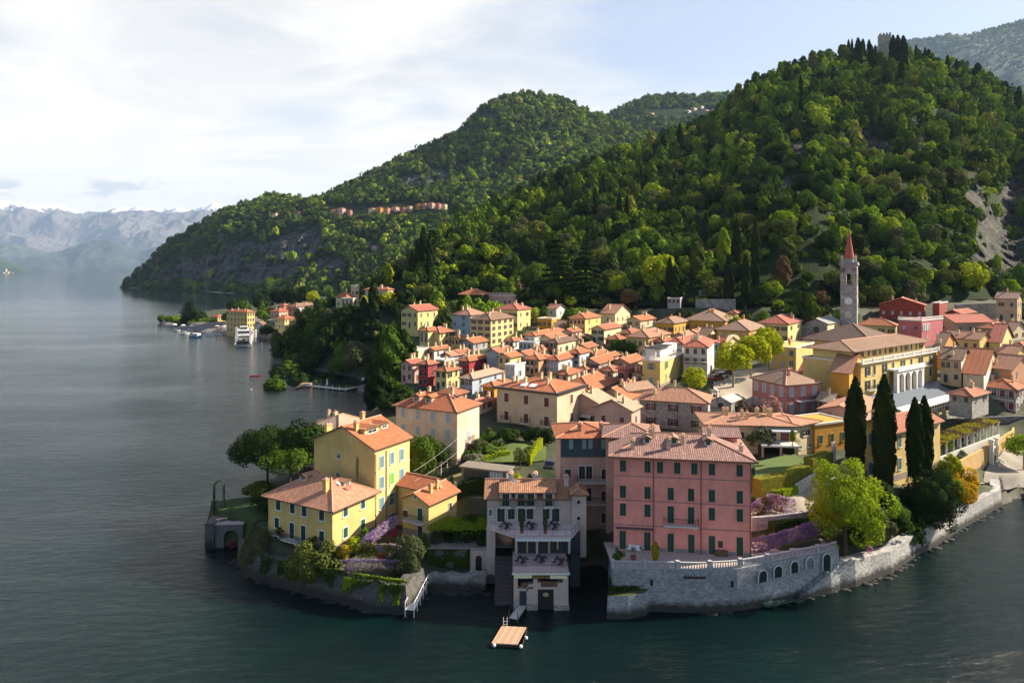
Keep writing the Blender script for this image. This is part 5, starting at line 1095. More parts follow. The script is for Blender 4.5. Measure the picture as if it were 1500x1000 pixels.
# ------------------------------------------------------------------ lake walls, terraces and the ground
LAKEW = stone('lake_wall_stone', (.34, .35, .37), 3.0, .75, 1.5, 0.0, waterline=True); DARKW = stone('garden_wall_stone', (.11, .105, .10), 2.4, .6, 1.5, .9, waterline=True); PALEW = stone('pale_wall_stone', (.41, .40, .385), 2.6, .65, 1.6, .15, waterline=True)
def offset_poly(pts, d):
    out = []
    for i, p in enumerate(pts):
        a = Vector(pts[max(i - 1, 0)]); b = Vector(pts[min(i + 1, len(pts) - 1)]); t = (b - a).normalized(); n = Vector((-t.y, t.x)); out.append((p[0] + n.x * d, p[1] + n.y * d))
    return out
def densify(pts, step):
    out = []
    for a, b in zip(pts, pts[1:]):
        n = max(1, int(math.dist(a[:2], b[:2]) / step))
        for k in range(n): out.append(tuple(a[i] + (b[i] - a[i]) * k / n for i in range(len(a))))
    out.append(tuple(pts[-1])); return out
def seawall(label, pts, mat, thick=1.6, z0=-1.5, cope=True, name='lake_wall', batter=.35, jag=0.0, cat='wall'):
    """pts: (x, y, top z), walked with the land on the left"""
    pts = densify(pts, 1.2 if jag else 3.0); r_ = random.Random(len(pts))
    xy = [(p[0], p[1]) for p in pts]; fo = offset_poly(xy, -batter); inn = offset_poly(xy, thick); q = MB()
    jz = [p[2] + (r_.uniform(-jag, jag) if jag else 0) for p in pts]; jb = [r_.uniform(-jag, jag) * 1.2 if jag else 0 for p in pts]
    for i in range(len(pts) - 1):
        a, b = i, i + 1
        A0 = (fo[a][0] + jb[a], fo[a][1] + jb[a] * .5, z0); B0 = (fo[b][0] + jb[b], fo[b][1] + jb[b] * .5, z0); A1 = (*xy[a], jz[a]); B1 = (*xy[b], jz[b])
        q.face([A0, B0, B1, A1]); q.face([A1, B1, (*inn[b], jz[b]), (*inn[a], jz[a])]); q.face([(*inn[a], jz[a]), (*inn[b], jz[b]), (*inn[b], z0), (*inn[a], z0)])
    for k, s in ((0, 1), (-1, -1)):
        f = [(*fo[k], z0), (*xy[k], jz[k]), (*inn[k], jz[k]), (*inn[k], z0)]; q.face(f[::-1] if s < 0 else f)
    o = q.build(name, mat); tag(o, label, cat)
    return o
def w3(px, py, z): p = W(px, py, 0); return (p[0], p[1], z)
# wall under the pink house; land on the left when walked from the right end to the left is the far side, so walk left -> right
PT = [w3(893, 850, 5.3), w3(898, 893, 5.3), w3(953, 894, 5.3), w3(1026, 896, 5.3), w3(1080, 893, 5.35), w3(1114, 887, 5.4), w3(1169, 876, 5.5), w3(1216, 868, 5.6), w3(1228, 863, 5.6)]
wl = seawall('high grey stone lake wall carrying the terrace of the pink house', PT, LAKEW, 2.2)
W2 = [w3(1228, 862, 3.7), w3(1252, 858, 3.6), w3(1275, 848, 3.3), w3(1304, 838, 3.1), w3(1343, 811, 3.2), w3(1370, 798, 3.6), w3(1415, 769, 3.3), w3(1466, 740, 3.0), w3(1464, 724, 2.9)]
wl2 = seawall('pale sunlit stone lake wall below the trees on the right', W2, PALEW, 1.6)
GWL = [w3(372, 812, 3.2), w3(350, 818, 3.0), w3(362, 837, 3.0), w3(384, 848, 3.0), w3(420, 858, 3.1), w3(460, 869, 3.2), w3(500, 881, 3.3), w3(550, 893, 3.4), w3(594, 897, 3.4), w3(606, 884, 3.4), w3(620, 866, 3.3)]
seawall('curved ivy-grown garden wall rising from the water below the yellow houses', GWL, DARKW, 1.6, batter=.9, jag=.22)
seawall('low pale boulder wall between the garden and the restaurant', [w3(622, 862, 1.5), w3(660, 863, 1.8), w3(712, 863, 1.7)], stone('boulder_wall', (.27, .265, .25), 1.7, .5, 1.2, .5, waterline=True), 1.6, jag=.25)
# bastion with grass top
bp_ = [w3(890, 906, 0)[:2], w3(920, 906, 0)[:2], w3(945, 901, 0)[:2], w3(952, 893, 0)[:2], w3(950, 880, 0)[:2], w3(893, 880, 0)[:2]]
ba = empty('bastion', (*bp_[0], 0), 0, 'low round stone bastion with a grassy top at the corner of the lake wall', 'bastion')
q = MB()
sm = [(p[0] - bp_[0][0], p[1] - bp_[0][1]) for p in bp_]; cxm = sum(p[0] for p in sm) / 6; cym = sum(p[1] for p in sm) / 6
lo = [(cxm + (p[0] - cxm) * 1.06, cym + (p[1] - cym) * 1.06) for p in sm]
for i in range(6):
    j = (i + 1) % 6; q.face([(*lo[i], -1.5), (*lo[j], -1.5), (*sm[j], 2.9), (*sm[i], 2.9)])
q.build('wall', LAKEW, ba); q = MB(); q.face([(*p, 2.9) for p in sm]); q.build('top', plain('soil', (.05, .06, .02)), ba)
def leafpatch(n, fn, s, jit=.8, up=(0, 0, 1.)):
    c = np.array([fn(rs.rand(), rs.rand()) for _ in range(n)]); return cards(c, np.tile(np.array(up), (n, 1)), s, jit)
VQ = leafpatch(1500, lambda u, v: ((sm[0][0] * (1 - u) + sm[3][0] * u) * v + (sm[5][0] * (1 - u) + sm[4][0] * u) * (1 - v), (sm[0][1] * (1 - u) + sm[3][1] * u) * v + (sm[5][1] * (1 - u) + sm[4][1] * u) * (1 - v) - .25 * rs.rand(), 2.95 + .35 * rs.rand() - .5 * (v > .93)), .13)
o = link('grass', np_mesh('grass', VQ[0], VQ[1], LM['dark']), None, (*bp_[0], 0)); tag(o, 'thick dark grass on top of the bastion', 'grass', kind='stuff')
# wall details: arched openings, slots, stair
def arch_mesh(w, h, dark=True, frame=.16, bars=True):
    q = MB(); n = 10; r = w / 2; base = h - r
    out = [(-r, 0), (r, 0)] + [(r * math.cos(math.pi * k / n), base + r * math.sin(math.pi * k / n)) for k in range(n + 1)]
    q.face([(x, -.02, z) for x, z in out], 0)
    R2 = r + frame; arc = [(math.cos(math.pi * k / n), math.sin(math.pi * k / n)) for k in range(n + 1)]
    for (a, b), (c, d) in zip(arc, arc[1:]):
        q.face([(r * a, -.12, base + r * b), (R2 * a, -.12, base + R2 * b), (R2 * c, -.12, base + R2 * d), (r * c, -.12, base + r * d)][::-1], 1); q.face([(R2 * a, -.12, base + R2 * b), (R2 * a, .05, base + R2 * b), (R2 * c, .05, base + R2 * d), (R2 * c, -.12, base + R2 * d)], 1); q.face([(r * a, .05, base + r * b), (r * a, -.12, base + r * b), (r * c, -.12, base + r * d), (r * c, .05, base + r * d)], 1)
    for s in (-1, 1): x0, x1 = sorted((s * r, s * R2)); q.box(x0, -.12, 0, x1, .05, base, 1)
    if bars:
        for k in range(1, 5): x = -r + w * k / 5; q.box(x - .02, -.06, 0, x + .02, -.03, base + math.sqrt(max(r * r - x * x, 0)), 2)
        for z in (base * .5, base): q.box(-r, -.06, z, r, -.03, z + .04, 2)
    return q
ARCHST = plain('arch_stone', (.46, .46, .45), .9); GREENIR = plain('green_iron', (.03, .07, .055), .6)
def on_wall(pts, f, z, out=.0):
    """point at fraction f along a wall polyline and its heading"""
    L = [math.dist(a[:2], b[:2]) for a, b in zip(pts, pts[1:])]; s = f * sum(L)
    for (a, b), l in zip(zip(pts, pts[1:]), L):
        if s <= l: break
        s -= l
    t = s / l; d = Vector((b[0] - a[0], b[1] - a[1], 0)).normalized(); n = Vector((d.y, -d.x, 0))
    zt = (a[2] + (b[2] - a[2]) * t + 1.5); k = .35 * (1 - (z + 1.5) / zt)
    return Vector((a[0] + (b[0] - a[0]) * t, a[1] + (b[1] - a[1]) * t, z)) + n * (k + out), math.atan2(d.y, d.x), d
def wall_frac(pts, px):
    best = min(((abs((on_wall(pts, k / 400, 3)[0].x / on_wall(pts, k / 400, 3)[0].y * F + CX) - px), k / 400) for k in range(80, 401))); return best[1]
for i, (px, zz, w_, h_) in enumerate([(1116, 3.2, 1.25, 1.5), (1139, 3.45, 1.25, 1.5), (1163, 3.65, 1.2, 1.5), (1186, 3.85, 1.2, 1.5), (1210, 3.2, 1.2, 2.3)]):
    p, rz, d = on_wall(PT, wall_frac(PT, px), zz, .12); nm = 'arched_window' if i < 4 else 'arched_gate'
    o = arch_mesh(w_, h_).build(nm, [DARKM if i != 3 else plain('board_grey', (.3, .32, .34)), ARCHST, GREENIR], None, p, rz); o.parent = wl; o.matrix_parent_inverse.identity()
for px, zz in ((955, 3.3), (1072, 3.1)):
    p, rz, d = on_wall(PT, wall_frac(PT, px), zz, .02); q = MB(); q.box(-.16, -.05, 0, .16, .3, .75); q.build('drain_slot', DARKM, wl, p, rz)
p, rz, d = on_wall(PT, wall_frac(PT, 1018), 4.35, .03); q = MB(); q.box(-1.4, -.1, 0, 1.4, .3, .24); q.build('beam', plain('rusty_beam', (.06, .03, .03)), wl, p, rz)
# stair down the wall
fa, fb = wall_frac(PT, 1208), wall_frac(PT, 1162); q = MB(); p0 = on_wall(PT, fa, 3.2)[0]; NS = 16
for k in range(NS):
    f = fa + (fb - fa) * k / (NS - 1); z = 3.2 - 2.7 * k / (NS - 1); p, rz, d = on_wall(PT, f, z, .05); n = Vector((d.y, -d.x, 0)); a = p - d * .2 - p0; b = p + d * .2 - p0
    q.prism([(x.x, x.y) for x in (a + n * .75, b + n * .75, b, a)], z - .9 - 3.2, z - 3.2)
st_ = q.build('stair', LAKEW, None, p0); st_.parent = wl
ra = [on_wall(PT, fa + (fb - fa) * k / 6, 0, .72)[0] for k in range(7)]
q = MB()
for k in range(6):
    za, zb = 3.2 - 2.7 * k / 6, 3.2 - 2.7 * (k + 1) / 6; A = ra[k].copy(); A.z = za; B_ = ra[k + 1].copy(); B_.z = zb; u = Vector((0, 0, .9)); q.cyl(A + u, B_ + u, .025, n=5); q.cyl(A, A + u, .02, n=5)
q.build('handrail', GREENIR, wl)
fs = [wall_frac(PT, x) for x in (1115, 1130, 1145, 1158)]
for a, b in zip(fs, fs[1:]):
    A = on_wall(PT, a, .55, .02); B_ = on_wall(PT, b, .55, .02); n = Vector((A[2].y, -A[2].x, 0)); q = MB(); q.prism([(x.x, x.y) for x in (A[0] + n * .9, B_[0] + n * .9, B_[0], A[0])], .35, .5)
    for k in range(5): p = (A[0] + n * .88).lerp(B_[0] + n * .88, k / 4); q.cyl((p.x, p.y, .3), (p.x, p.y, 1.4), .02, n=5)
    u = n * .88 + Vector((0, 0, .8)); q.cyl(A[0] + u, B_[0] + u, .025, n=5); q.build('landing_stage', GREENIR, wl)
# balustrade along the terrace
BAL = [(p[0], p[1], p[2] + .02) for p in PT[1:]]
bl = empty('balustrade', (BAL[0][0], BAL[0][1], 5.3), 0, 'long pale stone balustrade edging the terrace of the pink house', 'balustrade'); o0 = Vector(bl.location)
bpath = densify(BAL, .34); bi = offset_poly([(p[0], p[1]) for p in bpath], .35); qa, qb, qc, qd = MB(), MB(), MB(), MB()
for k, (p, i2) in enumerate(zip(bpath, bi)):
    c = Vector((i2[0], i2[1], p[2])) - o0
    if k % 12 == 0: qd.box(c.x - .2, c.y - .2, c.z, c.x + .2, c.y + .2, c.z + 1.0); qd.box(c.x - .25, c.y - .25, c.z + 1.0, c.x + .25, c.y + .25, c.z + 1.08)
    else: qa.lathe([(.07, .12), (.1, .25), (.055, .5), (.07, .78)], 6, 0, c)
    if k + 1 < len(bpath):
        e = Vector((bi[k + 1][0], bi[k + 1][1], bpath[k + 1][2])) - o0; d = (e - c).normalized(); n = Vector((-d.y, d.x, 0)) * .14
        for q_, z0, z1 in ((qb, .78, .92), (qc, .0, .12)):
            A = [c + n, c - n, e - n, e + n]; q_.face([x + Vector((0, 0, z1)) for x in (A[0], A[1], A[2], A[3])]); q_.face([A[1] + Vector((0, 0, z0)), A[2] + Vector((0, 0, z0)), A[2] + Vector((0, 0, z1)), A[1] + Vector((0, 0, z1))]); q_.face([A[3] + Vector((0, 0, z0)), A[0] + Vector((0, 0, z0)), A[0] + Vector((0, 0, z1)), A[3] + Vector((0, 0, z1))])
BALST = plain('balustrade_stone', (.38, .39, .40), .85, ns=1.5, var=.2)
o = qa.build('baluster', BALST, bl); o['kind'] = 'stuff'; qb.build('handrail', BALST, bl); qc.build('plinth', BALST, bl); qd.build('pier', BALST, bl)
# terrace floor of the pink house
tf = [(p[0], p[1]) for p in offset_poly([(p[0], p[1]) for p in PT[1:]], .3)]
q = MB(); q.face([(*p, 5.36) for p in tf] + [(44.5, 98.5, 5.36), (33, 97, 5.36), (13, 97, 5.36)]); tagk(q.build('terrace_paving', plain('terrace_stone', (.42, .34, .31), .9, var=.25, ns=2)), 'structure')
q = MB()
# ------------------------------------------------------------------ terrain
shore = [W(1466, 741), W(1490, 732), W(1560, 712), (135, 142), (150, 150), (420, 150), (420, 900), (-60, 1000), W(430, 442), W(400, 446), W(330, 455), W(290, 460), W(240, 470), W(231, 474), W(240, 479), W(265, 484), W(300, 488), W(345, 492), W(400, 496), W(425, 502), W(408, 513), W(396, 522), W(394, 530), W(420, 536), W(470, 544), W(520, 553), W(535, 562), W(533, 580), W(545, 590), (-38, 205), (-44, 178), (-46, 150), (-46, 128), (-47, 118)] + \
    [w3(300, 772, 0)[:2], w3(300, 803, 0)[:2], w3(350, 806, 0)[:2], w3(352, 818, 0)[:2]] + [p[:2] for p in GWL[2:]] + [W(622, 862), W(712, 862), W(750, 858), (1.0, 97.5), (10.0, 99.5), (12.4, 100.5)] + [p[:2] for p in PT] + [p[:2] for p in W2]
sh = np.array(shore)
def G(px, py, z, d=0): p = W(px, py, z); CTRL.append((p[0], p[1], z - d))
for a in [(320, 775, 4.4), (345, 745, 4.6), (380, 722, 4.8), (420, 700, 4.8), (440, 830, 3.2), (480, 812, 4.2), (540, 842, 3.3), (590, 852, 3.3), (600, 812, 3.8), (560, 862, 3.3), (480, 858, 3.1), (420, 842, 3.0), (380, 832, 2.9), (500, 840, 3.3), (640, 795, 4.0), (690, 795, 4.0), (650, 765, 4.8), (690, 720, 8.0), (680, 690, 8.6), (725, 660, 11.0), (760, 650, 11.2), (700, 672, 10.4), (790, 655, 10.6), (680, 700, 8.4), (660, 735, 6.0),
          (1120, 800, 5.3), (1180, 790, 5.4), (1150, 770, 6.6), (1120, 750, 7.4), (1150, 720, 9.2), (1190, 705, 9.6), (1215, 690, 10.2), (1130, 680, 10.2), (1150, 664, 10.6), (1110, 690, 10.0), (1175, 672, 10.6), (1240, 800, 4.0), (1280, 790, 3.8), (1340, 770, 4.0), (1390, 745, 3.6), (1440, 725, 3.0), (1420, 732, 3.0), (1428, 718, 3.2), (1400, 728, 3.8), (1380, 738, 3.9), (1360, 755, 3.9), (1310, 715, 7.6), (1350, 720, 6.0), (1260, 740, 7.0), (1220, 760, 6.6),
          (1480, 690, 1.3), (1500, 665, 1.6), (1460, 715, 1.6), (1440, 690, 2.2), (1540, 680, 1.2), (1420, 640, 6.0), (1480, 630, 6.5), (1500, 600, 9), (1100, 555, 16.4), (1080, 575, 15.4), (1120, 548, 17), (1060, 560, 15.6),
          (430, 515, 3), (470, 515, 8), (520, 520, 7), (450, 480, 12), (480, 470, 15), (560, 500, 15), (540, 470, 22), (570, 460, 27), (420, 500, 4), (590, 480, 23), (560, 540, 5), (555, 575, 3),
          (300, 484, 1.6), (260, 478, 1.6), (245, 474, 1.6), (330, 476, 1.6), (360, 492, 1.6), (390, 488, 1.6), (420, 480, 3), (440, 470, 6), (400, 460, 2), (350, 458, 2), (320, 458, 2), (300, 463, 2), (380, 450, 2), (420, 452, 2), (350, 470, 2), (440, 450, 3), (460, 455, 6)]: G(*a)
CTRL += [((px - 750) * .001 * D_, D_, .7) for px in (630, 645, 660, 675, 690, 705) for D_ in (95.5, 96.8, 97.8)] + [((px - 750) * .001 * 103, 103, 4.0) for px in (630, 650, 670, 690)] + [((px - 750) * .001 * D_, D_, z_) for px in (1395, 1420, 1445) for D_, z_ in ((146, 6.2), (150, 6.6), (155, 6.9), (159, 7.0))] + [((px - 750) * .001 * D_, D_, 6.8) for px in (1462, 1476) for D_ in (157, 160)] + [W(x_, y_, 1.9) + (1.8,) for x_, y_ in ((1458, 688), (1466, 680), (1478, 672), (1488, 664), (1450, 692))] + [((px - 750) * .001 * D_, D_, 1.8) for px in (1495, 1520) for D_ in (142, 148, 154)] + [(-3, 100, 5), (4, 101, 5.0), (10, 104, 4.0), (14, 103, 5.2), (22, 98, 5.2), (33, 98, 5.3), (40, 97.5, 5.3), (12, 118, 9), (-2, 110, 7)]
for i in range(0, len(H1.U), 6): v = H1.V[i, 0]; CTRL.append((v[0], v[1] - 3, v[2] - 1.0)); v = H1.V[i, 8]; CTRL.append((v[0], v[1], v[2] - 4))
C = np.array(CTRL)
def terr(x, y):
    x = np.atleast_1d(x).astype(float); y = np.atleast_1d(y).astype(float); out = np.zeros_like(x)
    for s in range(0, len(x), 20000):
        d2 = (x[s:s + 20000, None] - C[None, :, 0]) ** 2 + (y[s:s + 20000, None] - C[None, :, 1]) ** 2
        w = 1 / (d2 + 5) ** 1.7; out[s:s + 20000] = (w * C[None, :, 2]).sum(1) / w.sum(1)
    return out
def shore_dist(x, y):
    inside = np.zeros(len(x), bool); d = np.full(len(x), 1e9); n = len(sh)
    for i in range(n):
        a, b = sh[i], sh[(i + 1) % n]
        c = ((a[1] > y) != (b[1] > y)); xx = (b[0] - a[0]) * (y - a[1]) / (b[1] - a[1] + 1e-12) + a[0]; inside ^= c & (x < xx)
        e = b - a; t = np.clip(((x - a[0]) * e[0] + (y - a[1]) * e[1]) / (e @ e + 1e-9), 0, 1); d = np.minimum(d, np.hypot(x - a[0] - t * e[0], y - a[1] - t * e[1]))
    return np.where(inside, d, -d)
def height(x, y):
    z = terr(x, y); s = shore_dist(np.atleast_1d(x).astype(float), np.atleast_1d(y).astype(float)); y = np.atleast_1d(y)
    slope = np.where(y < 150, 5.0, .9); off = np.where((y < 112), 1.3, .0)
    return np.minimum(z, np.maximum(-4, (s - off) * slope - .3))
gx = np.concatenate([np.arange(-330, -60, 4.0), np.arange(-60, 90, 1.0), np.arange(90, 421, 4.0)]); gy = np.concatenate([np.arange(80, 170, 1.0), np.arange(170, 300, 2.5), np.arange(300, 900, 8.0)])
XX, YY = np.meshgrid(gx, gy, indexing='ij'); ZZ = height(XX.ravel(), YY.ravel()).reshape(XX.shape)
ZZ = ZZ + np.where(ZZ > 0, (fbm(XX / 3, YY / 3, 3) - .5) * .35, 0) - .1
nX, nY = XX.shape; ii, jj = np.meshgrid(np.arange(nX - 1), np.arange(nY - 1), indexing='ij'); a = (ii * nY + jj).ravel(); Q = np.stack([a, a + nY, a + nY + 1, a + 1], 1)
zq = ZZ.ravel()[Q].max(1); Q = Q[zq > -3.5]
def groundmat():
    m, t, b = newmat('town_ground'); g = t.new('ShaderNodeNewGeometry').outputs['Position']; n = t.noise(g, .12, 5, .6, .4); n2 = t.noise(g, .8, 5, .65)
    col = t.mix(t.ramp(n, .42, .56), (.022, .036, .012), (.062, .062, .038)); col = t.mix(t.ramp(n2, .4, .8, 0, .6), col, (.05, .065, .025))
    z = t.new('ShaderNodeSeparateXYZ'); t.l.new(g, z.inputs[0]); col = t.mix(t.ramp(t.math('ADD', z.outputs[2], n2), .9, 1.9, 1, 0), col, (.09, .085, .075)); t.set(b.inputs['Base Color'], col); return m
V = np.stack([XX, YY, ZZ], -1).reshape(-1, 3); tagk(link('ground', np_mesh('ground', V, Q, groundmat(), None, True)), 'structure')
def gz(x, y): return float(height(np.array([x]), np.array([y]))[0])
def drape(name, pts, mat, lift=.12, n=14, flat=None, kind='structure'):
    """a sheet over the ground: pts = left edge and right edge polylines of equal length [(l, r), ...] in world x, y"""
    L = densify([(a[0][0], a[0][1], a[1][0], a[1][1]) for a in pts], 1.0); V = []; Q = []
    for l in L:
        for k in range(n + 1): t = k / n; V.append((l[0] + (l[2] - l[0]) * t, l[1] + (l[3] - l[1]) * t))
    A = np.array(V); Z = height(A[:, 0], A[:, 1]) + lift if flat is None else np.full(len(A), flat)
    for i in range(len(L) - 1):
        for k in range(n): a = i * (n + 1) + k; Q.append((a, a + n + 1, a + n + 2, a + 1))
    o = link(name, np_mesh(name, np.column_stack([A, Z]), np.array(Q), mat, None, True)); return tagk(o, kind)
def U(px, py, z): return W(px, py, z)
ROADM = plain('road_paving', (.30, .26, .22), .9, var=.18, ns=1.2); GRAVEL = plain('gravel', (.27, .245, .21), .95, var=.3, ns=2.2); LAWN = plain('lawn_grass', (.085, .125, .028), .95, var=.3, ns=1.4)
drape('road', [(U(1100, 742, 7.8), U(1100, 765, 7.2)), (U(1135, 730, 8.8), U(1150, 752, 8.0)), (U(1165, 712, 9.4), U(1195, 735, 8.6)), (U(1200, 690, 10.2), U(1235, 715, 9)), (U(1228, 664, 11), U(1262, 700, 9)), (U(1238, 650, 11.6), U(1258, 660, 11))], ROADM, .16)
drape('lawn', [(U(1106, 676, 11), U(1106, 700, 11)), (U(1140, 668, 11), U(1150, 690, 11)), (U(1165, 664, 11), U(1180, 676, 11))], LAWN, flat=10.95)
drape('piazza', [(U(1045, 540, 17.2), U(1045, 575, 15.4)), (U(1075, 538, 17.4), U(1080, 592, 14.8)), (U(1125, 535, 17.6), U(1098, 585, 15.2)), (U(1160, 545, 17.2), U(1105, 575, 15.6))], plain('piazza_paving', (.36, .30, .24), .9, ns=1.5), .15)
drape('beach', [(U(1446, 690, 1.9), U(1436, 724, 1.6)), (U(1475, 672, 2.0), U(1470, 730, .6)), (U(1500, 668, 1.8), U(1500, 722, .7)), (U(1560, 662, 1.8), U(1560, 705, .7))], GRAVEL, .12)
drape('lawn', [(U(335, 718, 4.7), U(318, 750, 4.5)), (U(360, 716, 4.8), U(350, 760, 4.5)), (U(400, 712, 4.8), U(390, 760, 4.5))], plain('dark_lawn', (.04, .07, .02), .95), .12)
drape('garden_lawn', [(U(690, 655, 11), U(676, 676, 10.2)), (U(740, 645, 11.6), U(740, 672, 10.4)), (U(800, 645, 11.4), U(800, 668, 10.2))], LAWN, .13)
drape('dry_lawn', [(U(664, 694, 8.7), U(664, 710, 8.0)), (U(690, 690, 8.8), U(690, 712, 8.0)), (U(715, 690, 8.8), U(720, 712, 8.0))], plain('dry_grass', (.22, .2, .08), .95, var=.3), .13)
drape('quay', [(U(236, 471, 1.7), U(238, 480, 1.6)), (U(300, 474, 1.7), U(300, 489, 1.6)), (U(345, 478, 1.7), U(345, 493, 1.6)), (U(400, 482, 1.8), U(400, 497, 1.6)), (U(425, 484, 2), U(424, 502, 1.6))], plain('quay_paving', (.19, .175, .16), .9), .2)
# hedges
def hedge(label, pts, w, h, mat, name='hedge', dens=55, s=.11, base=None):
    pts = densify(pts, .6); cores = MB(); C_ = []; N_ = []
    for a, b in zip(pts, pts[1:]):
        d = Vector((b[0] - a[0], b[1] - a[1])); L = d.length; d.normalize(); n = Vector((-d.y, d.x)); z = base if base is not None else gz(a[0], a[1])
        p = [(a[0] + n.x * w * .42, a[1] + n.y * w * .42), (a[0] - n.x * w * .42, a[1] - n.y * w * .42), (b[0] - n.x * w * .42, b[1] - n.y * w * .42), (b[0] + n.x * w * .42, b[1] + n.y * w * .42)]
        cores.prism(p, z - .4, z + h * .92)
        for _ in range(int(dens * L)):
            u = rs.rand(); f = rs.rand(); t = w / (w + 2 * h)
            if f < t: o = (rs.rand() - .5) * w; zz = h * (.97 + .06 * rs.rand()); nn = (0, 0, 1)
            else: sg_ = 1 if rs.rand() < .5 else -1; o = sg_ * w * .5; zz = rs.rand() * h; nn = (n.x * sg_, n.y * sg_, .25)
            C_.append((a[0] + d.x * L * u + n.x * o, a[1] + d.y * L * u + n.y * o, z + zz + .05 * math.sin(a[0] * 2))); N_.append(nn)
    v, q = cards(np.array(C_), np.array(N_, float), s, .75); v2 = np.array(cores.v); q2 = np.array(cores.f)
    me = np_mesh(name, *join([(v, q), (v2, q2)]), LM[mat]); o = link(name, me); return tag(o, label, 'hedge')
hedge('tall yellow-green clipped hedge beside the lawn of the cream villa', [U(1108, 712, 10.8), U(1150, 702, 11), U(1168, 694, 11), U(1182, 688, 11.2)], 1.9, 2.7, 'gold2', base=9.5)
hedge('yellow-green clipped hedge block rising at the end of the long hedge', [U(1184, 686, 11.2), U(1200, 680, 11.4), U(1213, 672, 11.6)], 2.0, 3.4, 'gold2', base=9.8)
hedge('bright green rounded hedge along the upper road', [U(1110, 731, 8.6), U(1140, 726, 9), U(1162, 716, 9.4)], 2.2, 2.3, 'bright', base=8.0)
hedge('small light green hedge on the pale road wall', [U(1196, 700, 9.8), U(1210, 690, 10.2)], 1.2, 1.3, 'bright')
hedge('low dark green hedge beneath the road by the wisteria', [U(1128, 775, 6.2), U(1150, 770, 6.4), U(1185, 765, 6.4)], 2.6, 1.2, 'dark')
hedge('dark clipped hedge closing the lawn on the left point', [U(330, 724, 4.7), U(390, 718, 4.8)], 1.2, 1.6, 'deep')
hedge('sunny climbing hedge screen in the terrace garden', [U(775, 668, 10.6), U(793, 652, 11)], .7, 2.0, 'lime')
hedge('low green border between the garden terraces', [U(690, 676, 10.2), U(715, 668, 10.6), U(745, 664, 10.6)], 1.6, .7, 'bright')
hedge('dark hedge under the white fence beside the small yellow house', [U(670, 735, 5.6), U(712, 735, 5.6)], 2.2, 2.4, 'deep')
rw_ = seawall('pale retaining wall along the upper road', [(*U(1167, 722, 9.0), 10.3), (*U(1196, 705, 9.6), 11.0)], stone('road_wall', (.55, .52, .46), 1.5, .8), .4, 6, name='road_wall', batter=0)
seawall('grey retaining wall behind the lower wisteria', [(*U(1102, 778, 5.8), 7.8), (*U(1140, 775, 6.0), 8.0), (*U(1215, 765, 6.4), 8.4)], stone('grey_retaining', (.36, .37, .38), 1.2, .7), .5, 4, name='retaining_wall', batter=0)
# flowers and climbers hanging over walls
def mound(label, path, w, h, mats, n, s=.12, z=None, name='wisteria', cat='wisteria', dz=0.0, hang=0.0):
    path = densify(path, .8); C_ = []; N_ = []
    for _ in range(n):
        i = rs.randint(0, len(path) - 1); u = rs.rand(); p = [path[i][k] * (1 - u) + path[i + 1][k] * u for k in range(len(path[0]))]
        zz = p[2] if len(p) > 2 else (z if z is not None else gz(p[0], p[1])); a = rs.rand() * math.pi * 2; r = (.75 + .3 * rs.rand()) * (.75 + .35 * fbm(np.array([p[0] * .8]), np.array([p[1] * .8 + a]), 2)[0])
        C_.append((p[0] + math.cos(a) * w * r, p[1] + math.cos(a) * w * r * .3 + math.sin(a * 3) * .1, zz + dz + math.sin(a) * h * r * (1 if math.sin(a) > 0 else (1 + hang)) + rs.randn() * .06)); N_.append((math.cos(a), -.5, math.sin(a) + .2))
    C_ = np.array(C_); N_ = np.array(N_); k = len(mats); pick = rs.randint(0, k, len(C_)) if k > 1 else np.zeros(len(C_), int)
    if k > 1: pick = np.clip(((fbm(C_[:, 0] * .9, C_[:, 2] * .9 + C_[:, 1], 2) + .25 * rs.rand(len(C_)) - .35) * 2 * k).astype(int), 0, k - 1)
    root = empty(name, C_.mean(0) * (1, 1, 0) + (0, 0, C_[:, 2].min()), 0, label, cat)
    for j, m in enumerate(mats):
        if (pick == j).sum(): v, q = cards(C_[pick == j] - np.array(root.location), N_[pick == j], s, .8); link('blossom' if m.startswith(('wist', 'pink', 'mag')) else 'foliage', np_mesh('foliage', v, q, LM[m]), root)
    return root
# ------------------------------------------------------------------ church, bell tower, hotel, villa details
GREYST = stone('church_stone', (.34, .32, .30), 1.1, .75, 1.8)
TD = 250.0; tx, ty, tz = P(1231, 487, TD)
tw = empty('bell_tower', (tx, ty, tz), R(-31), 'tall grey stone bell tower with clock and red conical spire', 'tower')
TWW = 5.4; q = MB(); q.box(0, 0, -6, TWW, TWW, 17.0); q.box(-.15, -.15, 8.6, TWW + .15, TWW + .15, 9.0); q.box(-.12, -.12, 14.4, TWW + .12, TWW + .12, 14.8)
for a in ((0, 0), (TWW - 1.6, 0), (0, TWW - 1.6), (TWW - 1.6, TWW - 1.6)): q.box(a[0], a[1], 17, a[0] + 1.6, a[1] + 1.6, 23.6)
q.box(0, 0, 21.9, TWW, TWW, 24.6); q.box(1.9, .9, 17, TWW - 1.9, 1.1, 17.9); q.box(.9, 1.9, 17, 1.1, TWW - 1.9, 17.9); q.box(1.9, 2.4, 17, 3.1, 2.6, 21.9, 1)
q.build('shaft', [GREYST, DARKM], tw)
q = MB(); q.box(-.45, -.45, 24.6, TWW + .45, TWW + .45, 25.1); q.box(-.25, -.25, 25.1, TWW + .25, TWW + .25, 25.8); q.build('cornice', GREYST, tw)
q = MB(); q.lathe([(1.8, 25.8), (1.8, 27.0), (1.7, 27.1)], 8, 0, (2.7, 2.7, 0)); q.build('drum', GREYST, tw)
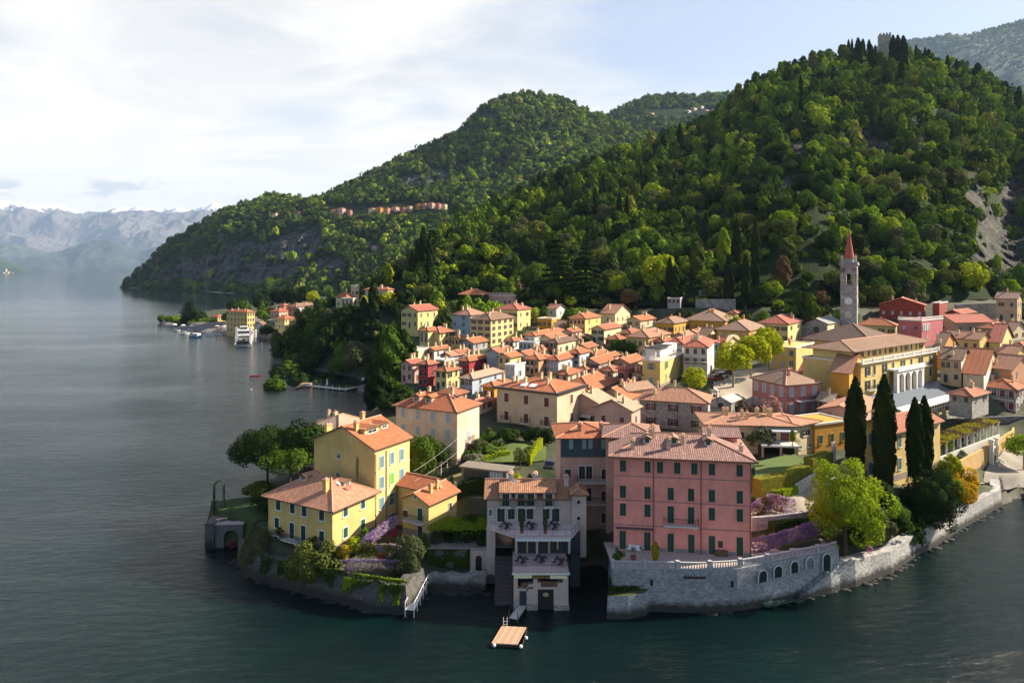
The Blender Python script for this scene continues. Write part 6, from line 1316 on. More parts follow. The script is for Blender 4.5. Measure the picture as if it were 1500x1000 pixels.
q = MB(); q.lathe([(1.85, 27.1), (1.35, 29.4), (.72, 33.4), (.1, 37.6)], 12, 0, (2.7, 2.7, 0)); q.build('spire', plain('spire_red', (.36, .085, .055), .8, var=.25, ns=1), tw)
q = MB(); q.cyl((2.7, 2.7, 37.2), (2.7, 2.7, 39.2), .09); q.lathe([(.02, -.3), (.3, 0), (.02, .3)], 8, 0, (2.7, 2.7, 37.8)); q.build('finial', IRON, tw)
pn = MB(); pn.cyl((0, 0, 0), (0, 0, 1.6), .28, .2); pn.lathe([(.3, 1.6), (.02, 2.9)], 6); pm = pn.mesh('pinnacle', GREYST)
for a in ((.2, .2), (4.8, .2), (.2, 4.8), (4.8, 4.8)): link('pinnacle', pm, tw, (*a, 25.8))
def clock(face, z, hands=True, r=1.35, c=(.72, .71, .68)):
    q = MB(); q.lathe([(.02, 0), (r, 0), (r, .1), (r * .96, .1)], 28); o = q.build('clock_face' if hands else 'roundel', plain('clock_white' if hands else 'roundel_tan', c), tw, (2.7, -.02, z) if face == 'B' else (TWW + .02, 2.7, z)); o.rotation_euler = (R(90), 0, 0 if face == 'B' else R(90))
    if hands:
        d = MB()
        for k in range(12): a = k * math.pi / 6; x, y = math.sin(a) * r * .8, math.cos(a) * r * .8; dx, dy = math.sin(a) * r * .13, math.cos(a) * r * .13; nx, ny = math.cos(a) * .06, -math.sin(a) * .06; d.face([(x - dx - nx, y - dy - ny, .125), (x + dx - nx, y + dy - ny, .125), (x + dx + nx, y + dy + ny, .125), (x - dx + nx, y - dy + ny, .125)])
        d.build('numeral', IRON, o); h = MB()
        for a, l, w_ in ((R(150), .62, .09), (R(128), .4, .11)): x, y = math.sin(a) * r * l, math.cos(a) * r * l; nx, ny = math.cos(a) * w_, -math.sin(a) * w_; h.face([(-nx, -ny, .13), (x, y, .13), (nx, ny, .13), (-x * .2, -y * .2, .13)])
        h.build('hand', IRON, o)
    return o
clock('B', 11.6); clock('B', 6.7, False, 1.25, (.46, .42, .36)); clock('A', 11.6)
q = MB(); q.box(2.35, -.03, 2.0, 2.65, .05, 3.4); q.build('slit_window', DARKM, tw)
def bell(): q = MB(); q.lathe([(.1, 1.0), (.35, .9), (.45, .5), (.6, .1), (.68, 0)], 12); return q
bell().build('bell', plain('bronze', (.12, .09, .04), .4, .8), tw, (2.5, 1.6, 18.4))
for f in ('B', 'A'):
    q = MB(); n = 8; r_ = 1.1
    pts = [(-1.1, 4.9), (-1.1, 3.4)] + [(-r_ * math.cos(math.pi * k / n), 3.4 + r_ * math.sin(math.pi * k / n)) for k in range(n + 1)] + [(1.1, 4.9)]
    for a, b in zip(pts[1:-1], pts[2:-1]): q.face([(a[0], -.02, a[1]), (b[0], -.02, b[1]), (b[0], -.02, 4.95), (a[0], -.02, 4.95)])
    q.build('arch', GREYST, tw, (2.7, -.01, 17) if f == 'B' else (TWW + .01, 2.7, 17), 0 if f == 'B' else R(90))
ch = house('grey stone church with stepped gable, rose window and mossy slate roof', 1180, 1212, 1232, 474, 503, 50, 'gx', 'stone', 'grey', (0, 0), (1, 1), 'dark', D=238, chim=0, group=None, pitch=24, wall2='cream', name='church', cat='church', door=False)
ch.wall.data.materials[0] = GREYST
q = MB(); q.lathe([(1.0, 0), (1.0, .12), (.8, .12), (.8, .03), (.01, .03)], 18); o = q.build('rose_window', [plain('rose_dark', (.03, .03, .035), .3)], ch.root, (-.05, ch.W / 2, ch.h - 2.2)); o.rotation_euler = (0, -R(90), 0)
q = MB(); q.box(-.05, ch.W, -3, ch.L, ch.W + 5.5, 3.0); q.face([(-.05, ch.W, 3), (-.05, ch.W, 6.4), (-.05, ch.W + 5.5, 3)]); q.face([(-.3, ch.W, 6.5), (ch.L, ch.W, 6.5), (ch.L, ch.W + 5.9, 2.9), (-.3, ch.W + 5.9, 2.9)][::-1], 1); q.build('aisle', [GREYST, tilemat('grey')], ch.root)
q = MB(); q.box(-2.2, -3.8, -3, ch.L - 2, 0, 2.6); q.face([(-2.4, -4.1, 2.6), (ch.L - 2, -4.1, 2.6), (ch.L - 2, 0, 4.6), (-2.4, 0, 4.6)], 1); q.face([(-2.2, 0, 2.6), (-2.2, 0, 4.6), (-2.2, -3.8, 2.6)]); q.build('aisle', [GREYST, tilemat('grey')], ch.root)
# baroque chapel front in the piazza
cp = house('cream baroque chapel front with curved pediment above the plane trees', 1046, 1061, 1084, 505, 532, 42, 'gy', 'cream', 'red', (0, 0), (1, 1), 'grey', D=196, chim=0, group=None, name='chapel', cat='chapel', door=False, wh=2.4, pitch=24)
q = MB(); L = cp.L; n = 14; h0 = cp.h - .3
prof = [(-.3, 0), (-.2, .9)] + [(L / 2 - (L / 2 - .4) * math.cos(math.pi * k / n), .9 + 2.1 * math.sin(math.pi * k / n) ** .8) for k in range(n + 1)] + [(L + .2, .9), (L + .3, 0)]
q.face([(x, -.25, h0 + z) for x, z in prof]); q.face([(x, .1, h0 + z) for x, z in reversed(prof)])
for a, b in zip(prof, prof[1:]): q.face([(a[0], .1, h0 + a[1]), (b[0], .1, h0 + b[1]), (b[0], -.25, h0 + b[1]), (a[0], -.25, h0 + a[1])][::-1])
q.box(-.35, -.35, h0 - .2, L + .35, 0, h0); q.box(-.2, -.2, -2, .5, .0, h0); q.box(L - .5, -.2, -2, L + .2, 0, h0)
q.build('pediment', plaster(WALLC['cream']), cp.root)
# little stone church with belfry
mc = house('little grey stone church with open belfry and pale slate roof', 1041, 1071, 1086, 590, 607, 52, 'gx', 'stone', 'grey', (0, 0), (1, 1), 'dark', D=149, chim=0, group=None, name='stone_chapel', cat='chapel', door=False, pitch=24, over=.25)
mc.roof.data.materials[0] = tile('roof_slate_pale', (.52, .51, .46), .5)
q = MB(); y_ = mc.W - 1.6
for x0 in (0, 1.25): q.box(-.1, y_ + x0, mc.h - .5, .5, y_ + x0 + .35, mc.h + 2.0)
q.box(-.1, y_, mc.h - 1, .5, y_ + 1.6, mc.h + .4); q.box(-.1, y_, mc.h + 2.0, .5, y_ + 1.6, mc.h + 2.3); q.face([(-.2, y_ - .15, mc.h + 2.3), (.6, y_ - .15, mc.h + 2.3), (.6, y_ + .8, mc.h + 2.9), (-.2, y_ + .8, mc.h + 2.9)]); q.face([(.6, y_ + 1.75, mc.h + 2.3), (-.2, y_ + 1.75, mc.h + 2.3), (-.2, y_ + .8, mc.h + 2.9), (.6, y_ + .8, mc.h + 2.9)])
q.build('belfry', plain('belfry_stone', (.45, .4, .37)), mc.root); bl_ = bell().build('bell', plain('bronze', (.12, .09, .04)), mc.root, (.2, y_ + .8, mc.h + .9)); bl_.scale = (.6, .6, .6)
q = MB(); q.lathe([(.01, 0), (.7, 0), (.7, .08)], 16); o = q.build('rose_window', plain('rose_dark', (.03, .03, .035)), mc.root, (-.04, mc.W / 2, mc.h - .9)); o.rotation_euler = (0, -R(90), 0)
# grand hotel above the cypresses
ht = house('large yellow hotel with white arcade and veranda above the tall cypresses', 1192, 1261, 1373, 532, 585, 37, 'flat', 'lemon', 'old', (0, 0), (0, 0), 'dark', D=155, near=True, chim=0, group=None, name='hotel', cat='hotel', door=False, LA=14)
ht.wall.data.materials[0] = plaster(WALLC['yellow'])
L = ht.L; h = ht.h
q = MB(); q.box(1.0, 2.4, h - .3, L - 1.5, 12.0, h + 2.6); q.build('attic', plaster(WALLC['lemon']), ht.root)
ar, _ = roof_build(ht.root, L - 1.2, 11.0, h + 2.6, 'hip', tilemat('brown'), 15, .9); ar.location = (.2, 2.0, 0)
for k in range(13): link('window', win_mesh(.9, 1.5, 'closed' if k % 3 else 'open', 'dark'), ht.root, (3 + k * (L - 7) / 12, 2.4, h + .7))
q = MB(); q.box(-.3, -.5, h - .25, L + .3, .0, h + .02); q.box(-.3, -.5, h + .75, L + .3, -.3, h + .9)
for k in range(60): x = -.2 + (L + .3) * k / 59; q.box(x - .07, -.46, h + .02, x + .07, -.34, h + .75)
for k in range(9): x = -.1 + L * k / 8; q.box(x - .22, -.55, h, x + .22, -.25, h + .98)
q.build('balustrade', plain('hotel_white', (.74, .72, .68)), ht.root)
for z, hh in ((h - 3.1, 2.1), (h - 6.3, 2.1)):
    for k, s in enumerate((3.2, 6.4, 11.5, 15.8, 21.0, 25.6, 31.0, 36.5)):
        if s > L - 1.5 or (z < h - 5 and 13 < s < 29): continue
        put_window(ht.root, 'B', L, ht.W, s, z, 1.1, hh, 'open' if k % 2 == 0 else 'closed', 'dark', True)
put_balcony(ht.root, 'B', L, 33.5, h - 3.2, 7.0, .8); put_balcony(ht.root, 'B', L, 5.0, h - 6.4, 5.0, .8)
q = MB(); ax0, ax1 = 14.0, 27.5; nA = 4; wA_ = (ax1 - ax0) / nA; bz, tz_ = h - 7.2, h - 2.9
for k in range(nA + 1): x = ax0 + wA_ * k; e = .55 if k in (0, nA) else .28; q.box(x - e, -2.0, bz - 1, x + e, -1.2, tz_)
q.box(ax0 - .6, -2.3, tz_, ax1 + .6, 0, tz_ + .45); q.box(ax0 - .6, -2.25, tz_ + .45, ax1 + .6, -2.05, tz_ + 1.1); q.box(ax1 - .6, -1.6, bz - 1, ax1 + .5, 0, tz_)
for k in range(nA):
    c_ = ax0 + wA_ * (k + .5); r_ = wA_ / 2 - .28; n = 10; zb = bz + 2.3
    for j in range(n): a, b = math.pi * j / n, math.pi * (j + 1) / n; q.face([(c_ + r_ * math.cos(a), -2.0, zb + r_ * math.sin(a)), (c_ + r_ * math.cos(a), -2.0, tz_), (c_ + r_ * math.cos(b), -2.0, tz_), (c_ + r_ * math.cos(b), -2.0, zb + r_ * math.sin(b))])
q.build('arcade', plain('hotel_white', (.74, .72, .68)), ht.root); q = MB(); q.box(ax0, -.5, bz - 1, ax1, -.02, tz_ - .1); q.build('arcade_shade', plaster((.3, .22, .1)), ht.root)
q = MB(); vz = h - 7.6; v0, v1 = 1.5, L + 3; q.face([(v0, -7.0, vz - 1.5), (v1, -7.0, vz - 1.5), (v1 - 1, -.6, vz), (v0, -.6, vz)]); 
for k in range(46): x = v0 + (v1 - v0) * k / 45; q.box(x - .04, -7.0, vz - 1.5, x + .04, -6.95, vz - 1.38)
vr_ = q.build('veranda_roof', plain('zinc_roof', (.10, .125, .16), .5, var=.2, ns=1.5), ht.root)
q = MB(); q.face([(v0, -8.6, vz - 2.2), (v1, -8.6, vz - 2.2), (v1, -6.9, vz - 1.55), (v0, -6.9, vz - 1.55)]); q.box(v0, -8.62, vz - 2.6, v1, -8.58, vz - 2.2); q.build('awning', WHITE, ht.root)
q = MB(); q.box(v0, -6.6, vz - 5.2, v1, -.3, vz - 1.7); q.build('glass_front', plain('veranda_glass', (.05, .055, .06), .15, spec=.6, var=.5), ht.root); q = MB()
for k in range(30): x = v0 + (v1 - v0) * k / 29; q.box(x - .08, -6.75, vz - 5.2, x + .08, -6.6, vz - 1.6)
q.box(v0, -6.8, vz - 4.3, v1, -6.62, vz - 4.15); q.build('frame', WHITE, ht.root)
q = MB(); q.box(v0 - 1, -9.5, vz - 9.5, v1 + 1, -.5, vz - 5.2); q.build('terrace', stone('terrace_wall', (.42, .40, .37), 1.2, .75), ht.root); q = MB()
q.box(-.3, 0, 0, .3, .6, 1.3); pm2 = q.mesh('pier', plaster(WALLC['yellow']))
for k in range(12): link('pier', pm2, ht.root, (v0 + (v1 - v0) * k / 11, -9.5, vz - 5.2))
rl = MB()
for k in range(90): x = v0 + (v1 - v0) * k / 89; rl.box(x - .02, -9.22, vz - 5.2, x + .02, -9.18, vz - 4.2)
rl.box(v0, -9.24, vz - 4.25, v1, -9.16, vz - 4.18); rl.build('railing', IRON, ht.root)
# roof terrace of the golden house
r_ = c8; q = MB(); q.box(1.2, r_.W * .35, r_.h - .2, r_.L - .5, r_.W - .3, r_.h + 2.9); q.build('penthouse', plaster(WALLC['white']), r_.root); q = MB(); q.box(.9, r_.W * .35 - .9, r_.h + 2.9, r_.L * .6, r_.W - .3, r_.h + 3.1); q.build('canopy', IRON, r_.root)
link('window', win_mesh(2.4, 1.7, 'none', 'dark'), r_.root, (2.9, r_.W * .35, r_.h + .4)); q = MB()
for k in range(24): x = r_.L * k / 23; q.box(x - .03, -.1, r_.h + .2, x + .03, -.04, r_.h + 1.1); q.box(-.1, r_.W * k / 23 - .03, r_.h + .2, -.04, r_.W * k / 23 + .03, r_.h + 1.1)
q.box(-.1, -.1, r_.h + 1.1, r_.L, -.02, r_.h + 1.18); q.box(-.1, -.1, r_.h + 1.1, -.02, r_.W, r_.h + 1.18); q.build('railing', WHITE, r_.root)
put_balcony(d1.root, 'A', d1.L, d1.W / 2, d1.h * .52, d1.W * .9, 1.2); put_balcony(e17.root, 'B', e17.L, 6.0, 3.6, 6.4, 1.1); put_balcony(d8.root, 'A', d8.L, d8.W * .78, d8.h * .4, 5, 1.2); put_balcony(e16.root, 'B', e16.L, 4, 2.9, 3.4, 1.2); put_balcony(e23.root, 'A', e23.L, e23.W / 2, e23.h * .55, e23.W * .9, .9); put_balcony(b5.root, 'A', b5.L, 3, 2.4, 3.4, .9)
put_balcony(h8.root, 'A', h8.L, h8.W / 2, h8.h * .5, h8.W, 1.2)
for s in (1.6, 3.6, 5.6): arch_mesh(1.3, 2.4, True, .2).build('arched_window', [DARKM, WHITE, WHITE], e7.root, (s, -.06, e7.h - 3.6))
q = MB()
for k in range(26): x = e7.L * k / 25; q.box(x - .07, -.12, e7.h + .2, x + .07, .02, e7.h + 1.0); y = e7.W * k / 25; q.box(-.12, y - .07, e7.h + .2, .02, y + .07, e7.h + 1.0)
q.box(-.2, -.2, e7.h + 1.0, e7.L + .1, .1, e7.h + 1.15); q.box(-.2, .1, e7.h + 1.0, .1, e7.W, e7.h + 1.15); q.build('balustrade', plain('hotel_white', (.74, .72, .68)), e7.root)
for k in range(7): q = MB(); q.box(-.1, a7.W * k / 6.5 - .1, a7.h + .2, .6, a7.W * k / 6.5 + 1.0, a7.h + 1.3); q.build('battlement', plaster(WALLC['palepink']), a7.root)
# ivy coat of the square house
C_ = []; N_ = []
for _ in range(2600):
    u = rs.rand(); z = rs.rand() * a8.h * .97; f = rs.rand() < .75
    C_.append((-.12, u * a8.W, z) if f else (u * a8.L, -.12, z)); N_.append((-1, 0, .2) if f else (0, -1, .2))
v, qd_ = cards(np.array(C_), np.array(N_, float), .3); link('ivy', np_mesh('ivy', v, qd_, LM['ivy']), a8.root)
# cream villa: terrace, awning, openings
L = cb.W
for s in (20.5, 25.5): pass
put_window(cb.root, 'A', cb.L, L, L - 3.0, 2.9, 1.0, 1.5, 'closed', 'brown', True); put_window(cb.root, 'A', cb.L, L, L - 6.3, 2.9, .8, 1.2, 'closed', 'brown', True)
q = MB(); q.box(-3.6, .2, 2.3, .1, 7.0, 2.6); q.build('terrace', TRIM, cb.root); link('window', win_mesh(2.6, 2.2, 'none', 'brown'), cb.root, (-.02, 4.8, 2.65), -R(90)); link('window', win_mesh(1.6, 2.2, 'closed', 'brown'), cb.root, (-.02, 2.0, 2.65), -R(90))
o = rail([(-3.5, 7.0), (-3.5, .3), (0, .3)], 2.6, .95, cb.root, base=(0, 0, 0)); q = MB()
for y_ in (.6, 3.4, 6.6): q.box(-3.4, y_, -3, -3.05, y_ + .35, 2.3)
q.build('column', plaster(WALLC['cream']), cb.root); q = MB(); q.box(-.05, .3, -.2, .02, 6.8, 2.2); q.build('opening', DARKM, cb.root)
aw = MB(); aw.face([(-.02, .2, 5.1), (-.02, 7.2, 5.1), (-1.6, 7.2, 4.8), (-1.6, .2, 4.8)]); aw.face([(-1.6, .2, 4.55), (-1.6, .2, 4.8), (-1.6, 7.2, 4.8), (-1.6, 7.2, 4.55)]); aw.build('awning', plain('awning_stripe', (.62, .66, .66)), cb.root)
rwb = MB(); rwb.box(0, 0, -3, 7.5, 8, cb.h - .12); rg = rwb.build('side_wing', plaster(WALLC['cream']), cb.root, (.2, .3, 0), R(-50)); roof_build(rg, 7.5, 8, cb.h - .1, 'hip', tilemat('pinkish'), 9, .7)
link('window', win_mesh(1.3, 1.1, 'open', 'dark'), rg, (3.5, 0, 3.1)); link('window', win_mesh(.9, .6, 'none', 'dark'), rg, (2.0, 0, .9)); link('window', win_mesh(.9, .6, 'none', 'dark'), rg, (5.0, 0, .9))
# castle tower on the crest
ctp = hill_at(H1, 1296, 92); cw = 11.0; zt = HC - (49 - HY) / F * ctp[1]
ct = empty('castle_tower', (ctp[0] - cw / 2, ctp[1], ctp[2] - 6), R(-18), 'square battlemented stone castle tower among cypresses on the hill crest', 'tower'); hh = zt - ctp[2] + 6
q = MB(); q.box(0, 0, -8, cw, cw, hh - 2); q.build('wall', stone('castle_stone', (.36, .32, .28), .7, .7), ct); q = MB()
for k in range(4):
    for a in ((k * (cw - 1.7) / 3, 0), (k * (cw - 1.7) / 3, cw - 1.0)): q.box(a[0], a[1], hh - 2, a[0] + 1.7, a[1] + 1.0, hh)
for k in (1, 2):
    for a in ((0, k * (cw - 1.7) / 3), (cw - 1.0, k * (cw - 1.7) / 3)): q.box(a[0], a[1], hh - 2, a[0] + 1.0, a[1] + 1.7, hh)
q.build('battlement', stone('castle_stone', (.36, .32, .28)), ct)
# ------------------------------------------------------------------ waterfront right: yellow garden wall and pergola
YW = [(*W(1408, 706, 2.2), 6.4), (*W(1440, 690, 2.0), 6.6), (*W(1452, 684, 2.0), 7.4), (*W(1462, 678, 2.0), 6.9), (*W(1476, 668, 2.0), 6.9), (*W(1486, 658, 2.2), 6.7), (*W(1486, 640, 3.0), 6.6)]
yw = seawall('weathered yellow garden wall with stone gate above the beach', YW, plaster((.72, .50, .22), .9), .5, 0, name='garden_wall', batter=.1)
gp = W(1455, 685, 2.0); gt = empty('stone_gate', (gp[0], gp[1] - .3, 1.7), R(38), 'white stone gateway with arched door in the yellow garden wall', 'gate')
q = MB()
for x in (-1.6, 1.1): q.box(x, -.3, 0, x + .5, .5, 6.3); q.box(x - .1, -.4, 6.3, x + .6, .6, 6.6)
q.box(-1.1, -.1, 4.6, 1.1, .3, 5.0); q.build('pillar', plain('gate_stone', (.66, .63, .57), .85), gt); arch_mesh(1.5, 3.2, True, .25).build('door', [plain('door_brown', (.10, .06, .04)), plain('gate_stone', (.66, .63, .57)), IRON], gt, (0, -.05, 0))
PG0, PG1 = Vector((*W(1376, 672, 6.5), 6.5)), Vector(P(1462, 637, 150))
pg = empty('pergola', PG0, 0, 'long vine pergola on white columns above the yellow garden wall', 'pergola'); dv = PG1 - PG0; nv_ = Vector((-dv.y, dv.x, 0)).normalized(); cm = MB(); cm.cyl((0, 0, -1), (0, 0, 2.7), .2, .17, 8); cm.box(-.26, -.26, 2.7, .26, .26, 2.85); cmm = cm.mesh('column', plain('pergola_white', (.68, .66, .62)))
for k in range(10): p = dv * (k / 9); link('column', cmm, pg, p); link('column', cmm, pg, p + nv_ * 3)
q = MB()
for k in range(20): p = dv * (k / 19); a = p - nv_ * .5 + Vector((0, 0, 2.95)); b = p + nv_ * 3.5 + Vector((0, 0, 2.95)); q.cyl(a, b, .06, n=4)
q.cyl(Vector((0, 0, 2.9)), dv + Vector((0, 0, 2.9)), .09, n=4); q.cyl(nv_ * 3 + Vector((0, 0, 2.9)), dv + nv_ * 3 + Vector((0, 0, 2.9)), .09, n=4); q.build('beam', WOODB, pg)
C_ = np.array([tuple(dv * rs.rand() + nv_ * (rs.rand() * 4.2 - .6) + Vector((0, 0, 3.05 + .35 * rs.rand() - .6 * (rs.rand() < .12)))) for _ in range(3600)]); v, qq = cards(C_, np.tile([0, -.2, 1.], (len(C_), 1)), .16)
sel = fbm(C_[:, 0] * .5, C_[:, 1] * .5, 2) > .5
for m_, s_ in (('brown', sel), ('gold', ~sel)): v, qq = cards(C_[s_], np.tile([0, -.2, 1.], (s_.sum(), 1)), .16); link('foliage', np_mesh('foliage', v, qq, LM[m_]), pg)
bsm = seawall('low pale parapet walls of the garden terrace behind the yellow wall', [(PG0.x - .5, PG0.y - .6, 6.9), (PG1.x, PG1.y - .6, 8.0)], plain('parapet', (.6, .58, .53)), .3, 3, name='parapet_wall', batter=0)
seawall('dark stone retaining wall between the vine pergola and the rubble house', [(*P(x_, 600, d_)[:2], 9.0) for x_, d_ in ((1388, 160), (1440, 162), (1490, 163.5), (1545, 163))], stone('dark_retaining', (.2, .185, .17), 1.2, .6, 1.4, .4), .6, 3, name='retaining_wall', batter=0)
# jetty on the beach
j0, j1 = W(1464, 716, .9), W(1560, 728, .9); jt = empty('beach_jetty', (*j0, .9), math.atan2(j1[1] - j0[1], j1[0] - j0[0]), 'grey wooden jetty with posts at the beach', 'jetty'); jl = math.dist(j0, j1); q = MB(); q.box(0, -.8, -.12, jl, .8, 0); q.build('deck', plain('grey_planks', (.46, .44, .43)), jt); q = MB()
for k in range(9): x = jl * k / 8; q.cyl((x, -.75, -2.5), (x, -.75, 1.0), .08); q.cyl((x, .75, -2.5), (x, .75, 1.0), .08)
q.cyl((0, -.75, .9), (jl, -.75, .9), .04); q.build('post', WOODB, jt)
# terrace walls on the hillside and at the right
for i, (x0, y0, x1, y1, top, lab) in enumerate([(1023, 432, 1060, 432, 8, 'upper grey terrace wall below the tall cypresses'), (1018, 446, 1076, 446, 9, 'lower grey terrace wall above the long yellow building')]):
    a, b = hill_at(H1, x0, y0), hill_at(H1, x1, y1); hgt = top * a[1] / F
    seawall(lab, [(a[0], a[1] - 1.5, a[2] + hgt * .9), (b[0], b[1] - 1.5, b[2] + hgt * .9)], stone('hill_terrace', (.26, .26, .25), .9, .7), 1.2, min(a[2], b[2]) - 3, name='terrace_wall', batter=0)
RWL = [(1428, 462), (1460, 462), (1510, 460)]
seawall('long high grey stone retaining wall below the rocky hillside on the right', [(*P(1400, 462, 272)[:2], P(1400, 446, 272)[2]), (*P(1440, 462, 270)[:2], P(1440, 444, 270)[2]), (*P(1490, 462, 268)[:2], P(1490, 443, 268)[2]), (*P(1540, 462, 266)[:2], P(1540, 443, 266)[2])], stone('long_wall', (.34, .32, .29), .8, .7, 1.5, .2), 1.5, 10, name='retaining_wall', batter=0)
p = hill_at(H1, 994, 444); hs = house('small grey garden building with sloping parapet under the wood', 978, 996, 1001, 437, 446, 70, 'flat', 'grey', 'terra', (3, 1), (0, 0), 'dark', D=float(p[1]) - 6, chim=0, group=None, ctrl=False)
# garden buildings left of the centre
gg = empty('garden_garage', (*W(676, 702, 8.6), 8.6), R(-22), 'dark blue-grey garage with white latticed door under the garden terrace', 'garage'); q = MB(); q.box(0, 0, -1, 8.2, 3, 2.1); q.build('wall', plaster((.24, .26, .28)), gg); q = MB(); q.box(-.3, -.4, 2.1, 8.4, 3.2, 2.35); q.build('roof', plain('flat_brown', (.2, .17, .14)), gg); q = MB(); q.box(.5, -.06, .2, 5.0, .02, 1.9); q.build('garage_door', plain('garage_door', (.05, .06, .07)), gg); q = MB(); q.box(5.3, -.06, 0, 7.6, .02, 2.0)
q.build('door', plain('pale_blue_door', (.38, .46, .5)), gg); q = MB()
for k in range(5): q.box(5.4 + k * .52, -.1, .9, 5.48 + k * .52, -.05, 1.9)
q.build('lattice', WHITE, gg)
fn = empty('white_fence', (*W(667, 716, 7.6), 7.6), 0, 'white picket fence with stone piers along the dry lawn', 'fence'); a = Vector((*W(667, 716, 7.6), 0)); b = Vector((*W(716, 717, 7.6), 0)); dd = b - a; q = MB(); pq = MB()
for k in range(26): p = dd * (k / 25); q.box(p.x - .05, p.y - .02, .1, p.x + .05, p.y + .02, 1.0)
q.box(0, -.05, .95, dd.x, .05, 1.05); q.build('picket', WHITE, fn)
for k in range(3): p = dd * (k / 2); pq.box(p.x - .18, p.y - .18, -1, p.x + .18, p.y + .18, 1.3)
pq.build('pier', plain('pale_pier', (.6, .56, .5)), fn)
po = MB(); po.cyl((0, 0, -1), (0, 0, 2.3), .1, .09, 8); po.box(-.13, -.13, 2.3, .13, .13, 2.4); pm_ = po.mesh('fence_post', plain('pale_pier', (.6, .56, .5)))
for x, y, w_ in ((646, 690, 'left'), (655, 685, 'middle'), (664, 681, 'right')): o = link('stone_post', pm_, None, (*W(x, y, 8.9), 8.9)); tag(o, '%s one of three slim pale stone posts beside the peach house' % w_, 'post', 'slim posts by the peach house')
# terrace and arch between garden and restaurant
tr = empty('vine_terrace', (*W(625, 803, 4.0), 0), 0, 'vine-shaded terrace with iron railing on an ivy-covered wall', 'terrace'); x0, yy0 = W(622, 803, 4.0); x1, _ = W(716, 803, 4.0)
q = MB(); q.box(0, .2, -1, x1 - x0, 6, 3.95); q.build('wall', stone('terrace_dark', (.16, .15, .14), 1.3, .6), tr); q = MB(); q.box(-.1, 0, 3.95, x1 - x0, 6, 4.1); q.build('floor', PAVM, tr); rail([(x0, yy0 + .1), (x1 - 1, yy0 + .1)], 4.1, .95, tr, base=(x0, yy0, 0))
q = MB()
for x in (1.2, 4.2, 7.2): q.cyl((x, .8, 4.1), (x, .8, 6.4), .05); q.cyl((x, 4.5, 4.1), (x, 4.5, 6.4), .05)
q.build('pergola_post', IRON, tr)
C_ = np.array([(rs.rand() * (x1 - x0 + .3), .3 + rs.rand() * 5, 6.4 + .35 * rs.rand() - .5 * (rs.rand() < .15)) for _ in range(2000)]); v, qq = cards(C_, np.tile([0, -.2, 1.], (len(C_), 1)), .17); link('vine', np_mesh('vine', v, qq, LM['bright']), tr)
C_ = np.array([((x1 - x0) * (.02 + .66 * rs.rand() ** 1.0), .12 - .1 * rs.rand(), 3.9 * (1 - rs.rand() * .92)) for _ in range(2600)]); C_ = C_[fbm(C_[:, 0] * .6, C_[:, 2] * .6, 3) > .36]; v, qq = cards(C_, np.tile([0, -1, .3], (len(C_), 1)), .13); link('ivy', np_mesh('ivy', v, qq, LM['ivy']), tr)
q = MB(); q.box(6.3, -.6, -.5, 9.6, .2, 3.9); q.build('bay', CREAMW, tr); arch_mesh(.9, 2.2, True, .2).build('arched_door', [DARKM, CREAMW, IRON], tr, (7.5, -.62, 1.1)); q = MB(); q.box(6.2, -1.0, .9, 9.0, -.6, 1.1); q.build('sill', TRIM, tr)
# boathouse on the left tip
bh0 = W(300, 804, 0); bh = empty('boathouse', (*bh0, 0), R(4), 'dark stone boathouse with arched opening and terrace on the left tip', 'boathouse'); q = MB(); q.box(0, 0, -1.5, 1.4, 3.5, 4.0); q.build('pillar', DARKW, bh)
q = MB(); n = 10; ax, ar_, zb = 3.9, 1.15, 1.6
for a, b in ((1.4, ax - ar_), (ax + ar_, 5.7)): q.box(a, .4, -1.5, b, 4, 3.6)
q.box(ax - ar_, 1.5, 2.9, ax + ar_, 4, 3.6)
for j in range(n): a, b = math.pi * j / n, math.pi * (j + 1) / n; q.face([(ax + ar_ * math.cos(a), .4, zb + ar_ * math.sin(a)), (ax + ar_ * math.cos(a), .4, 3.6), (ax + ar_ * math.cos(b), .4, 3.6), (ax + ar_ * math.cos(b), .4, zb + ar_ * math.sin(b))]); q.face([(ax + ar_ * math.cos(a), .4, zb + ar_ * math.sin(a)), (ax + ar_ * math.cos(b), .4, zb + ar_ * math.sin(b)), (ax + ar_ * math.cos(b), 1.6, zb + ar_ * math.sin(b)), (ax + ar_ * math.cos(a), 1.6, zb + ar_ * math.sin(a))])
q.face([(ax - 1.6, .4, 3.6), (ax + 1.6, .4, 3.6), (ax + 1.6, 1.5, 3.6), (ax - 1.6, 1.5, 3.6)]); q.build('wall', plain('grey_render', (.13, .13, .13), .95, var=.3), bh); q = MB(); q.box(ax - 1.5, 3.2, -1, ax + 1.5, 3.3, 3.2); q.build('opening', DARKM, bh); q = MB(); q.box(1.3, .3, 3.6, 5.8, 6, 3.75); q.build('terrace', PAVM, bh)
